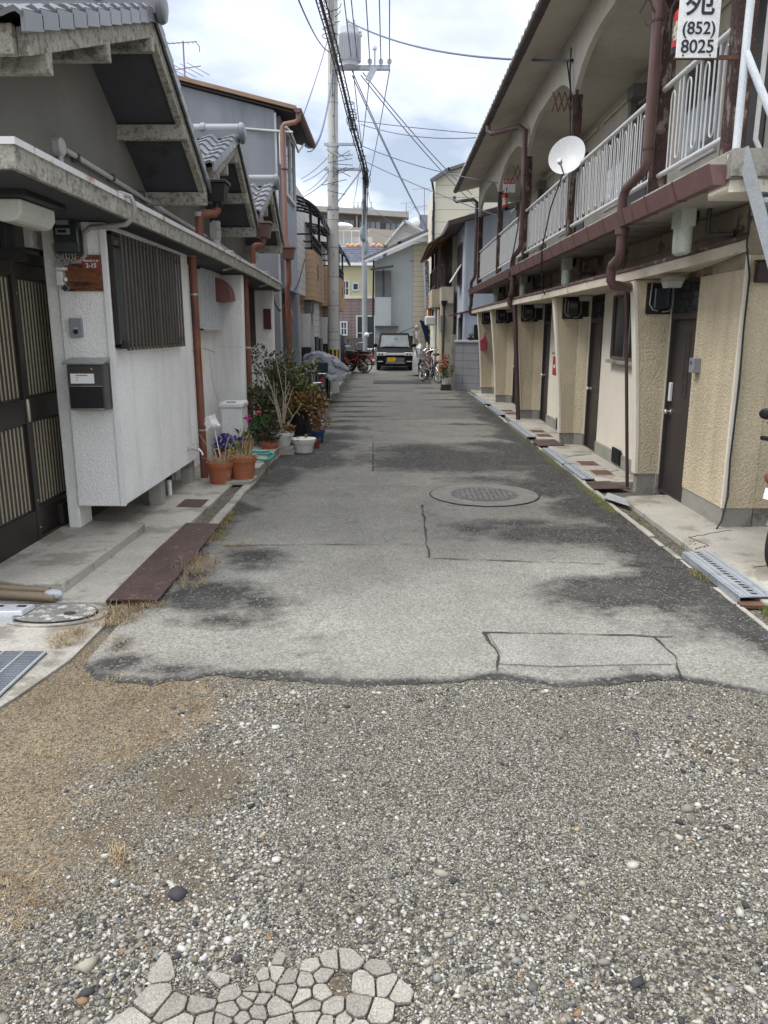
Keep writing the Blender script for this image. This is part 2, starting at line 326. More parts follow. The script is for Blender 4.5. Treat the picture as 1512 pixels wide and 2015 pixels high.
ST=[(1.45,4.55,.55,.42,1),(2.0,4.1,.3,.75,1),(1.75,4.0,.35,.4,.6),(.75,6.15,.33,.26,.75),(1.55,5.95,.85,.42,1.1),(1.1,6.35,.5,.2,.8),(1.9,6.9,.5,.5,1),(1.6,7.9,.55,.55,1.05),(1.9,8.6,.4,1.2,1),(1.15,8.3,.6,.25,.7),
 (1.0,9.6,1.5,.9,1.15),(.35,10.5,.7,.5,1),(1.6,10.8,.6,.8,.8),(1.95,12.5,.25,2.5,.8),(1.7,11.8,.5,.3,.7),(1.9,15,.22,2,.6),(.9,9.0,.8,.3,.8),
 (-1.1,4.5,.33,.33,1.05),(-.95,4.05,.33,.18,.8),(-.75,4.3,.22,.25,.7),(-.98,5.3,.3,.35,.9),(-1.32,3.52,.16,.12,1.0),(-1.02,3.44,.22,.07,.9),(-1.4,3.75,.08,.16,.7),(-.6,3.40,.3,.04,.7),(-1.3,4.9,.2,.3,.8),
 (-1.25,7.4,.22,.6,.5),(-1.25,8.6,.3,.7,1.05),(-1.0,9.6,.5,.8,1.15),(-1.0,10.8,.55,.6,1),(-.85,11.8,.5,.5,1),(-.8,12.9,.55,.35,.95),(-1.0,13.8,.6,.3,.9),(-.7,14.6,.8,.16,.8),(-.9,15.5,.7,.2,.8),(-.8,16.6,.9,.18,.75),(-.6,17.8,1.0,.2,.8),(-.9,19,.7,.2,.8),(-1.0,20.4,.5,.2,.7),(-.3,20.9,.9,.18,.6),(-.9,22.3,.6,.22,.6),
 (1.4,13.4,.8,.2,.7),(1.6,16.5,.7,.2,.75),(1.4,18.3,.8,.2,.75),(1.2,20.2,.7,.22,.8),(1.1,22.0,.7,.3,.8),(1.0,26.,.5,.4,.9),(.9,28,.6,.4,.8),(.2,14.2,1.2,.12,.45),(.1,12.5,.8,.1,.35),(.3,31.5,.9,1.0,.9)]
def stain(x,y):
    w=.26*nz(x,y,1.9,2)+.22*nz(x,y,4.5,7)+.10*nz(x,y,11,3)
    s=0
    for cx_,cy_,rx,ry,am in ST:
        d_=math.hypot((x-cx_)/rx,(y-cy_)/ry)
        if d_<1.7: s=max(s,am*(1.15-d_*.85))
    k=.22*nz(x,y,1.2,12)+.1*nz(x,y,4,13)
    s=max(s,1.0*sstep(1.42,1.95,x+k)*sstep(3.7,4.6,y)*(1-.4*sstep(13,18,y)),1.0*sstep(-.98,-1.40,x+k)*sstep(7.6,9,y)*(1-.3*sstep(14,18,y)),.75*sstep(-1.18,-1.45,x+k)*sstep(3.6,4.4,y),.85*sstep(8.7,9.2,y)*sstep(11.2,10.4,y)*sstep(-.3,.2,x)*(.55+1.2*k))
    s=max(s,.9*sstep(.09,0,y-edge(x)))
    return s+w+ .05
def tone(x,y):
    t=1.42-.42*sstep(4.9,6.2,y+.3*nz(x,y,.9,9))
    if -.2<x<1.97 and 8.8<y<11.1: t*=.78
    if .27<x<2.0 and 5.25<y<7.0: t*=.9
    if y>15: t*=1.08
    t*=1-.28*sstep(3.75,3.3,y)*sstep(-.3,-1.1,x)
    return t*(1+.1*nz(x,y,.7,4))
def moss(x,y):
    return .85*sstep(1.83,2.03,x)*sstep(6.3,7,y)*(1-sstep(12.5,14,y))*(.55+.6*nz(x,y,1.1,6)) + .6*sstep(-1.36,-1.46,x)*sstep(4.8,6,y)*(1-sstep(9,10,y))*(.5+nz(x,y,2,8))
EDGE=[(-1.6,3.62),(-1.39,3.34),(-1.1,3.28),(-.816,3.39),(-.5,3.33),(-.159,3.285),(.2,3.30),(.509,3.37),(.82,3.27),(1.1,3.33),(1.36,3.36),(1.7,3.2),(2.2,3.1)]
def edge(x):
    for (a,b),(c,d_) in zip(EDGE,EDGE[1:]):
        if a<=x<=c: return b+(d_-b)*(x-a)/(c-a)
    return EDGE[-1][1]
ys=[0]+[.04*i for i in range(1,220)]; y=8.8
while y<52: ys.append(y); y+=.04+.006*(y-8.8)
def rx_(t,y,j):
    x0,x1=-1.49,2.07
    if j and y>8: x0-=0
    x=x0+(x1-x0)*t; x+=.018*nz(t*2,y,3.1,1)*(1 if t in(0,1) else 0)
    e=edge(x)+.035*nz(x,0,9,3)+.02*nz(x,1,23,5)
    k=min(1,y/8.8); return (x,(e+(12.1-e)*k) if y<8.8 else 12.1+(y-8.8))
am_=asphalt_mat()
road=attr_sheet('road',rx_,ys,110,{'stain':stain,'tone':tone,'moss':moss},am_,.012,lambda x,y:.006*nz(x,y,1.5,2)-.008*sstep(.06,0,y-edge(x)))
def far_road(): # cross street at the end
    b=B().sheet([(-12,36.5),(-1.5,36.5),(-1.5,47),(-12,47)],.009); return tag(b.build('cross_street',am_),kind='structure')
# tar seams and cracks in the asphalt
tar=M('tar_seam',(.035,.033,.030),.85,.3,8,.3,90,bump=.5,bs=60)
def seam(pts,w,jit=.012,step=.05):
    b=B(); P=[]
    for (x0,y0),(x1,y1) in zip(pts,pts[1:]):
        n=max(2,int(math.hypot(x1-x0,y1-y0)/step))
        for i in range(n): P.append((x0+(x1-x0)*i/n,y0+(y1-y0)*i/n))
    P.append(pts[-1]); L=[];Q=[]
    for i,(x,y) in enumerate(P):
        a=P[max(i-1,0)];c=P[min(i+1,len(P)-1)]; dx,dy=c[0]-a[0],c[1]-a[1]; l=math.hypot(dx,dy) or 1
        o=jit*(nz(x,y,7,2)+.8*nz(x,y,19,4)); ww=w*.62*max(.03,.25+1.1*nz(x,y,5,9)+.9*abs(nz(x,y,14,3))+.5*R.random())
        nx_,ny_=-dy/l,dx/l; zz_=.018+.006*nz(x,y,1.5,2)
        L.append((x+nx_*(o+ww/2),y+ny_*(o+ww/2),zz_));Q.append((x+nx_*(o-ww/2),y+ny_*(o-ww/2),zz_))
    n=len(P); b.add(L+Q,[(i,i+1,n+i+1,n+i) for i in range(n-1)]); return b.build('tar_seam',tar,road)
seam([(.294,7.02),(.285,6.1),(.279,5.285)],.035); seam([(.279,5.285),(1.2,5.2),(2.0,5.07)],.022); seam([(-1.25,5.6),(-.4,5.66),(.27,5.63)],.018)
seam([(.5,3.9),(.92,3.885),(1.5,3.84)],.02); seam([(.5,3.9),(.55,3.6),(.494,3.36)],.028); seam([(1.4,3.85),(1.42,3.6),(1.36,3.36)],.022)
seam([(-.247,11.1),(-.22,9.5),(-.196,8.78)],.03); seam([(-.196,8.78),(.7,8.62),(1.2,8.5)],.014); seam([(-1.4,7.9),(.3,7.86),(1.9,8.1)],.012)
seam([(.3,7.0),(1.1,7.02),(1.95,6.78)],.014); seam([(-.6,11.4),(.5,11.2),(1.9,10.9)],.014); seam([(0.35,15.2),(.3,13),(1.2,13)],.012); seam([(-1.3,17.5),(.2,17.6),(1.6,17.4)],.012)
pm=M('dark_asphalt_patch',(.062,.062,.064),.85,.15,2,.3,120,bump=.5,bs=120)
B().sheet([(-.53,23.8),(1.25,23.75),(1.3,25.2),(-.55,25.3)],.022,.015).build('asphalt_patch',pm,road)
pl=M('pale_asphalt_patch',(.225,.215,.195),.9,.15,4,.45,130,bump=.8,bs=110)
B().sheet([(.53,3.88),(.56,3.62),(.535,3.50),(.8,3.47),(1.1,3.49),(1.375,3.5),(1.385,3.6),(1.37,3.83),(.95,3.87)],.019,.015).build('concrete_patch',pl,road)
# manhole with a patterned iron cover and a repair ring
mh=thing('manhole_cover',(.93,7.49,.015),'round iron manhole cover with a patterned face in the asphalt','manhole cover')
ringm=M('repair_asphalt',(.15,.143,.128),.9,.15,6,.35,120,bump=.5,bs=100)
B().lathe((.93,7.49,.015),[(.53,0),(.53,.005)],40).build('repair_ring',ringm,mh)
for r_,w_ in ((.53,.010),):
    b=B(); n=60
    for i in range(n): b.v+= [(.93+(r_+.012*nz(i,0,.9,2)+k*w_)*math.cos(2*PI*i/n),7.49+(r_+.012*nz(i,0,.9,2)+k*w_)*math.sin(2*PI*i/n),.0225) for k in(0,1)]
    b.f=[(2*i,2*i+1,(2*i+3)%(2*n),(2*i+2)%(2*n)) for i in range(n)]; b.build('tar_edge',tar,mh)
iron=M('worn_iron',(.13,.125,.12),.5,.2,12,.2,80,metal=.5)
b=B().lathe((.93,7.49,.016),[(.33,0),(.33,.008),(.315,.009),(.31,.006),(.30,.006)],40)
b.build('iron_frame',iron,mh,True)
b=B().lathe((.93,7.49,.0165),[(.30,0),(.30,.0045)],36)
b.build('cover_plate',M('dark_iron',(.11,.105,.10),.7,.2,9),mh)
b=B()
for i in range(11):
    for j in range(11):
        x,y=(i-5)*.052,(j-5)*.052
        if math.hypot(x,y)<.275: b.obox((.93+x,7.49+y,.023),(.040,.022,.008),(0,0,(PI/4 if (i+j)%2 else -PI/4)))
b.build('raised_pattern',M('polished_iron',(.30,.29,.27),.4,.2,12,metal=.6),mh)
# ---------------------------------------------------------------- loose gravel, cracked slab, straw
def ico():
    bm=bmesh.new(); bmesh.ops.create_icosphere(bm,subdivisions=1,radius=1); v=np.array([q.co[:] for q in bm.verts]); bm.verts.index_update()
    f=np.array([[q.index for q in p.verts] for p in bm.faces]); bm.free(); return v,f
def stone_mat():
    m=bpy.data.materials.new('gravel_stone'); m.use_nodes=True; nt=m.node_tree; b=nt.nodes['Principled BSDF']
    g=N(nt,'ShaderNodeNewGeometry'); r=nt.nodes.new('ShaderNodeValToRGB'); nt.links.new(g.outputs['Random Per Island'],r.inputs[0])
    cs=[(0,(.045,.047,.05)),(.10,(.11,.105,.095)),(.22,(.21,.195,.16)),(.38,(.31,.285,.23)),(.55,(.42,.395,.34)),(.69,(.22,.215,.20)),(.77,(.16,.14,.10)),(.85,(.47,.455,.42)),(.935,(.11,.12,.135)),(.975,(.24,.15,.085)),(.988,(.34,.28,.18))]
    e=r.color_ramp; e.interpolation='CONSTANT'
    while len(e.elements)<len(cs): e.elements.new(.5)
    for k,(p,c) in enumerate(cs): e.elements[k].position=p; e.elements[k].color=tuple(q*.88 for q in c)+(1,)
    n=N(nt,'ShaderNodeTexNoise',{'Vector':g.outputs['Position'],'Scale':220.,'Detail':3})
    h=N(nt,'ShaderNodeHueSaturation',{'Color':r.outputs[0],'Value':ramp(nt,n.outputs[0],.3,.7,.85,1.15)})
    nt.links.new(h.outputs[0],b.inputs['Base Color']); b.inputs['Roughness'].default_value=.8; b.inputs['Specular IOR Level'].default_value=.25
    return m
rng=np.random.default_rng(5); IV,IF=ico()
SHP=[IV*(1+.28*rng.standard_normal((12,1))).clip(.55,1.5) for _ in range(10)]
def stones(name,xy,size,mat,kind='stuff',z=.0):
    n=len(xy); k=rng.integers(0,10,n); V=np.stack(SHP)[k]
    sc=size[:,None]*np.stack([rng.uniform(.75,1.35,n),rng.uniform(.6,1.0,n),rng.uniform(.4,.75,n)],1)
    V=V*sc[:,None,:]; a=rng.uniform(0,6.28,n); t=rng.uniform(-.35,.35,n)
    x,y,zz=V[...,0],V[...,1],V[...,2]; ct,st=np.cos(t)[:,None],np.sin(t)[:,None]; y,zz=y*ct-zz*st,y*st+zz*ct
    ca,sa=np.cos(a)[:,None],np.sin(a)[:,None]; x,y=x*ca-y*sa,x*sa+y*ca
    V=np.stack([x+xy[:,0:1],y+xy[:,1:2],zz+z+sc[:,2:3]*.35],2).reshape(-1,3)
    F=(IF[None]+(np.arange(n)*12)[:,None,None]).reshape(-1)
    me=bpy.data.meshes.new(name); me.vertices.add(len(V)); me.vertices.foreach_set('co',V.ravel().astype(np.float32))
    nf=n*20; me.loops.add(nf*3); me.loops.foreach_set('vertex_index',F.astype(np.int32)); me.polygons.add(nf)
    me.polygons.foreach_set('loop_start',np.arange(0,nf*3,3,dtype=np.int32)); me.update(calc_edges=True); me.validate(); me.materials.append(mat)
    o=bpy.data.objects.new(name,me); COL.objects.link(o); return tag(o,kind=kind)
sm_=stone_mat(); xy=[];sz=[]
def nearchunk(x,y): return any((x-cx_)**2/(rx*rx)+(y-cy_)**2/(ry*ry)<1 for cx_,cy_,rx,ry in CH)
CH=[(-.14,1.55,.22,.18),(-.45,1.48,.2,.15)]
BIG=[(-.62,1.75,.3,.5,.9),(-.45,2.15,.3,.6,.6),(-.75,2.9,.35,.28,.95),(-.5,3.1,.4,.2,.6),(1.25,2.75,.3,.3,1.),(.2,1.75,.5,.3,.45),(.95,1.6,.5,.4,.6),(.55,1.5,.5,.3,.45),(1.2,2.0,.4,.6,.55),(.1,3.22,.7,.08,.35),(1.05,3.2,.5,.08,.4)]
NS=125000
for _ in range(NS*3):
    if len(xy)>=NS: break
    y=1.25+2.1*R.random()**.95; w=(y+.3)*.53+.08; x=R.uniform(-w,w)
    e=edge(x)
    if y>e-.005: continue
    s=straw(x,y); so_=soilf(x,y)
    if R.random()<.93*min(1,max(0,s)): continue
    if so_>.35 and R.random()<.45: continue
    big=max([a*max(0,1-math.hypot((x-cx_)/rx,(y-cy_)/ry)) for cx_,cy_,rx,ry,a in BIG])
    p=R.random()
    r=.0018+.0026*R.random()**1.6
    if p<.02+.20*big+.06*sstep(2.5,1.55,y): r=.0042+.005*R.random()**2
    if p<.0015+.025*big: r=.008+.008*R.random()**1.6
    if r>.007 and nearchunk(x,y): continue
    tk=max(sstep(.22,.08,abs(x+.22+.06*nz(x,y,1.5,3))),sstep(.22,.08,abs(x-.78+.06*nz(x,y,1.5,8))))
    if r>.0032 and R.random()<.6*tk: continue
    if nz(x,y,2.6,14)>.18 and r<.0045 and R.random()<.55: continue
    xy.append((x,y)); sz.append(r)
for x,y,r in ((.155,2.02,.024),(.19,1.99,.016),(-.62,1.93,.03),(-.78,1.66,.024),(-.95,1.52,.026),(-.92,1.50,.02),(-.55,1.72,.02),(.62,1.62,.02),(1.02,2.35,.024),(.75,2.06,.02),(-.28,2.95,.02),(-.75,1.58,.022)):
    xy.append((x,y)); sz.append(r)
stones('gravel',np.array(xy),np.array(sz),sm_)
# patches of paler, coarser stone
xy=[];sz=[]
PALE=[(-.62,2.9,.30,.35,260),(-.5,3.15,.25,.14,120),(-.42,2.1,.18,.45,170),(-.62,1.72,.22,.3,150),(1.22,2.72,.30,.30,260),(1.05,2.35,.25,.25,60),(.95,1.7,.4,.4,150),(.1,1.72,.35,.12,110),(-.3,1.85,.3,.2,90),(.5,1.55,.35,.15,80),(.0,3.22,.8,.06,60),(-.15,2.6,.1,.5,60)]
for cx_,cy_,rx,ry,n in PALE:
    for _ in range(n):
        x,y=R.gauss(cx_,rx*.5),R.gauss(cy_,ry*.5)
        if y<edge(x)-.02 and not(y<1.62 and -.6<x<.06): xy.append((x,y)); sz.append(.0038+.0055*R.random()**2.2)
stones('pale_gravel',np.array(xy),np.array(sz),M('pale_stone',(.35,.335,.30),.8,.15,9,.15,200,island=.35,c2=(.26,.27,.275),c2t=.58,c2s=60))
# stray chips on the asphalt
xy=[];sz=[]
for _ in range(700):
    y=3.3+3.2*R.random()**2; x=R.uniform(-1.4,2.0); xy.append((x,y)); sz.append(.002+.003*R.random()**2)
stones('loose_chips',np.array(xy),np.array(sz),sm_,z=.016)
xy=[];sz=[]
for _ in range(420):
    xy.append((R.triangular(-1.68,-1.37,-1.38),R.uniform(4.36,6.1))); sz.append(.002+.003*R.random()**2)
stones('plate_grit',np.array(xy),np.array(sz),sm_,z=.034)
# cracked remnant of an old concrete slab
def clip(poly,p,n):
    out=[]
    for i in range(len(poly)):
        a,b=poly[i],poly[(i+1)%len(poly)]; da=(a[0]-p[0])*n[0]+(a[1]-p[1])*n[1]; db=(b[0]-p[0])*n[0]+(b[1]-p[1])*n[1]
        if da<=0: out.append(a)
        if da*db<0: t=da/(da-db); out.append((a[0]+(b[0]-a[0])*t,a[1]+(b[1]-a[1])*t))
    return out
RC=random.Random(4); seeds=[]
def inslab(x,y):
    top=1.66 if x<-.50 else (1.57 if x<-.43 else (1.64 if x<-.30 else 1.70 if x<-.02 else 1.62))
    return -.64<x<.06 and 1.18<y<top+.04*nz(x,y,9,1) and not(-.52<x<-.47 and y>1.5) and not(-.40<x<-.34 and y>1.58)
for _ in range(4000):
    p=(RC.uniform(-.72,.12),RC.uniform(1.15,1.78)); dmin=.036 if -.46<p[0]<-.31 else (.078 if p[0]<-.46 else .052)
    if all(math.hypot(p[0]-q[0],p[1]-q[1])>dmin*(.6+1.1*abs(nz(p[0],p[1],8,3))) for q in seeds): seeds.append(p)
slab=B(); crack=B()
for p in seeds:
    if not inslab(*p) or RC.random()<.10: continue
    poly=[(p[0]+.1*math.cos(t),p[1]+.1*math.sin(t)) for t in [i*PI/6 for i in range(12)]]
    for q in seeds:
        if q!=p and math.hypot(q[0]-p[0],q[1]-p[1])<.25:
            l=math.hypot(q[0]-p[0],q[1]-p[1]); n=((q[0]-p[0])/l,(q[1]-p[1])/l); poly=clip(poly,((p[0]+q[0])/2-n[0]*.0027,(p[1]+q[1])/2-n[1]*.0027),n)
    if len(poly)<3: continue
    # round and roughen the chunk outline
    for _k in range(2):
        poly=[(a[0]*w+b[0]*(1-w),a[1]*w+b[1]*(1-w)) for a,b in zip(poly,poly[1:]+poly[:1]) for w in (.88,.12)]
    poly=[(x+.0022*nz(x,y,60,1),y+.0022*nz(x,y,60,5)) for x,y in poly]
    h=.0085+.004*RC.random(); tx,ty=RC.uniform(-.05,.05),RC.uniform(-.05,.05); zc=.0022+.000015*len(crack.f); crack.add([(p[0]+(x-p[0])*1.08,p[1]+(y-p[1])*1.08,zc) for x,y in poly],[tuple(range(len(poly)))]); n=len(poly); inn=[(p[0]+(x-p[0])*.965,p[1]+(y-p[1])*.965) for x,y in poly]
    slab.add([(x,y,.0) for x,y in poly]+[(x,y,h-.0015+tx*(x-p[0])+ty*(y-p[1])) for x,y in poly]+[(x,y,h+tx*(x-p[0])+ty*(y-p[1])) for x,y in inn],[(i,(i+1)%n,n+(i+1)%n,n+i) for i in range(n)]+[(n+i,n+(i+1)%n,2*n+(i+1)%n,2*n+i) for i in range(n)]+[tuple(range(2*n,3*n))])
cm=M('cracked_slab_concrete',(.265,.247,.21),.9,.10,8,.26,190,bump=.8,bs=130,island=.2,c2=(.21,.195,.165),c2t=.6,c2s=30)
so_=tag(slab.build('old_pavement',cm),kind='structure'); tag(crack.build('dirt_surface',M('joint_dirt',(.035,.03,.022),.95,.3,9,.3,80)),kind='structure')
xy=[];sz=[]
for _ in range(1500):
    x,y=R.uniform(-.66,.08),R.uniform(1.4,1.74); xy.append((x,y)); sz.append(.0016+.0026*R.random()**2)
stones('joint_grit',np.array(xy),np.array(sz),sm_,z=.0045)
# straw blades and dry weeds
def blades(name,spots,mat):
    b=B()
    for x,y,L,h,w,z in spots:
        a=R.uniform(0,2*PI); d_=Vector((math.cos(a),math.sin(a),0)); s=Vector((-d_.y,d_.x,0))*w
        p0=Vector((x,y,z)); p1=p0+d_*L*.5+Vector((0,0,h)); p2=p0+d_*L+Vector((0,0,h*R.uniform(.1,1.2)))
        b.add([p0-s,p0+s,p1+s*.8,p1-s*.8,p2],[(0,1,2,3),(3,2,4)])
    o=b.build(name,mat,None,rec=False); return tag(o,kind='stuff')
drym=M('dry_grass_blade',(.25,.17,.085),.8,.35,12,0,island=.45,c2=(.29,.225,.135),c2t=.5,c2s=6)
sp_=[]
for cx_,cy_,rx,ry,n,hh in ((-1.33,5.10,.16,.24,520,.06),(-1.3,4.72,.12,.14,140,.04),(-1.55,4.12,.16,.16,430,.05),(-1.44,4.3,.14,.08,150,.04),(-1.70,3.80,.10,.14,300,.045),(-1.4,3.72,.1,.15,60,.03),(-1.36,5.75,.08,.14,150,.05),(-1.15,5.62,.14,.05,110,.03),(-1.43,6.5,.05,.3,110,.04),(-1.45,7.4,.04,.4,70,.03),(-1.05,13.9,.14,.13,160,.03)):
    for _ in range(n):
        t=R.uniform(0,2*PI); q=R.random()**.6; sp_.append((cx_+rx*q*math.cos(t),cy_+ry*q*math.sin(t),R.uniform(.02,.11),R.uniform(.005,hh),.0011,.012))
for _ in range(5200):
    y=1.5+1.85*R.random(); x=R.uniform(-1.55,-.25)
    if straw(x,y)>.15 or (soilf(x,y)>.4 and R.random()<.5): sp_.append((x,y,R.uniform(.01,.04),R.uniform(.001,.008),.0007,.002))
for _ in range(2600):
    x=R.triangular(-1.68,-1.39,-1.41); y=R.uniform(4.37,6.0); sp_.append((x,y,R.uniform(.01,.06),.003,.0007,.036)) if R.random()<.3 else None
for _ in range(70):
    y=1.7+1.75*R.random(); x=R.uniform(-1.6,-.45)
    if straw(x,y)<.12: continue
    n=R.randint(12,46); s_=R.uniform(.012,.05); L_=R.uniform(.02,.06)
    for _k in range(n): sp_.append((R.gauss(x,s_),R.gauss(y,s_),L_*R.uniform(.4,1.2),R.uniform(.004,.028),.0009,.001))
blades('dry_grass',sp_,drym)
mossm=M('green_weed',(.10,.12,.025),.9,.4,14,0,island=.4,c2=(.26,.20,.04),c2t=.52,c2s=8)
sp_=[]
for cx_,cy_,rx,ry,n,hh in ((-1.40,6.35,.05,.55,260,.03),(-1.33,5.9,.06,.16,90,.03),(-1.42,8.5,.06,.5,120,.03),(2.06,4.9,.05,.15,110,.03),(2.2,4.15,.08,.12,160,.06),(2.0,7.1,.05,.5,160,.015),(2.03,9.6,.04,1.4,220,.018),(2.25,5.6,.06,.06,90,.05),(2.22,7.85,.06,.08,90,.04),(2.12,6.3,.03,.4,70,.03),(2.05,11.6,.05,1.2,120,.02)):
    for _ in range(n):
        t=R.uniform(0,2*PI); q=R.random()**.6; sp_.append((cx_+rx*q*math.cos(t),cy_+ry*q*math.sin(t),R.uniform(.01,.04),R.uniform(.004,hh),.002,.012))
blades('weeds',sp_,mossm)
# ---------------------------------------------------------------- pavements beside the road
def S(b,name,mat,**k): return tag(b.build(name,mat,**k),kind='structure')
# left: near pad, low pavement, channel, kerb
S(B().prism([(-6,1.5),(-2.35,1.5),(-2.02,2.2),(-1.78,2.75),(-1.66,3.15),(-1.585,3.55),(-1.58,4.0),(-1.62,4.12),(-6,4.12)],'z',-.02,.012),'left_pavement',concrete)
S(B().prism([(-6,4.135),(-1.68,4.135),(-1.66,4.30),(-6,4.30)],'z',-.02,.009),'pavement_strip',base_conc)
S(B().prism([(-2.8,4.315),(-1.69,4.315),(-1.655,8.05),(-1.68,8.25),(-2.8,8.25)],'z',-.02,.035),'left_pavement_slab',pale_conc,bev=.008)
S(B().box(-2.8,-1.70,8.262,14,-.02,.03),'left_rear_pavement',concrete)
S(B().box(-1.655,-1.515,5.8,8.6,-.1,-.002),'drain_channel',M('channel_mud',(.03,.028,.024),.95,.3,8,.3,60))
b=B()
y=6.22
while y<13.3:
    L=R.uniform(.5,.62); b.box(-1.525+R.uniform(-.008,.008),-1.44+R.uniform(-.006,.008),y,y+L-.012,-.02,.035+R.uniform(-.008,.008)); y+=L
S(b,'left_kerb',concrete,bev=.01)
S(B().box(-1.70,-1.50,8.65,13.5,-.02,.016),'left_gutter',base_conc)
# right: apron, channel
S(B().prism([(2.2,4.15),(2.22,7.22),(2.30,7.30),(2.9,7.4),(6,7.4),(6,2.5),(2.6,2.5)],'z',-.03,.045),'right_pavement',pale_conc,bev=.01)
S(B().prism([(2.2,8.06),(2.17,11.9),(2.15,21),(2.9,21),(2.9,8.06)],'z',-.03,.04),'right_rear_pavement',pale_conc,bev=.01)
S(B().prism([(2.22,7.25),(2.9,7.412),(2.9,8.05),(2.2,8.05)],'z',-.06,-.01),'sunken_pavement',base_conc)
S(B().box(2.06,2.21,3.5,21,-.12,-.05),'right_drain_channel',MC['channel_mud'])
b=B(); y=3.6
while y<20.6:
    L=R.uniform(.18,.5); 
    if R.random()<.85: b.box(2.045+R.uniform(-.012,.01),2.085+R.uniform(-.012,.012),y,y+L-.02,-.05,.022+R.uniform(-.012,.010))
    y+=L
S(b,'right_kerb',pale_conc,bev=.008)
b=B(); 
for x0,y0,x1,y1 in ((2.30,5.78,2.72,5.98),(2.30,5.78,2.36,5.55),(2.36,5.55,2.22,5.42),(2.45,5.0,3.2,5.3),(2.3,8.5,2.6,8.7),(2.25,9.7,2.6,9.9)):
    n=9; 
    for i in range(n):
        a=(x0+(x1-x0)*i/n+.015*nz(i,x0,.9,1),y0+(y1-y0)*i/n+.03*nz(i,y0,.8,3)); c=(x0+(x1-x0)*(i+1)/n+.015*nz(i+1,x0,.9,1),y0+(y1-y0)*(i+1)/n+.03*nz(i+1,y0,.8,3))
        b.bar((a[0],a[1],.046),(c[0],c[1],.046),.007,.003)
S(b,'pavement_cracks',tar)
# ---------------------------------------------------------------- left: row of three gabled houses
def tile_roof(b,x0,x1,yr,zr,ye,ze,pitch=.25,run=.235):
    L=math.hypot(ye-yr,ze-zr); dy,dz=(ye-yr)/L,(ze-zr)/L; nx=int((x0-x1)/pitch*8); K=int(L/run+.5); d=L/K
    ny_,nz_=(-dz,dy) if dy>0 else (dz,-dy)
    for k in range(K):
        base=len(b.v)
        for (u,h) in ((k*d-.02,.0),((k+1)*d-.03,.030),((k+1)*d+.015,.028),((k+1)*d+.015,.002)):
            for i in range(nx+1):
                x=x0+(x1-x0)*i/nx; ph=(i%8)/8
                w=.030*math.sin(2*PI*ph)+.012*math.sin(4*PI*ph+.6)
                hh=h+w+.022
                b.v.append((x,yr+dy*u+ny_*hh,zr+dz*u+abs(nz_)*hh))
        w=nx+1
        for j in range(3):
            for i in range(nx): b.f.append((base+j*w+i,base+j*w+i+1,base+(j+1)*w+i+1,base+(j+1)*w+i))
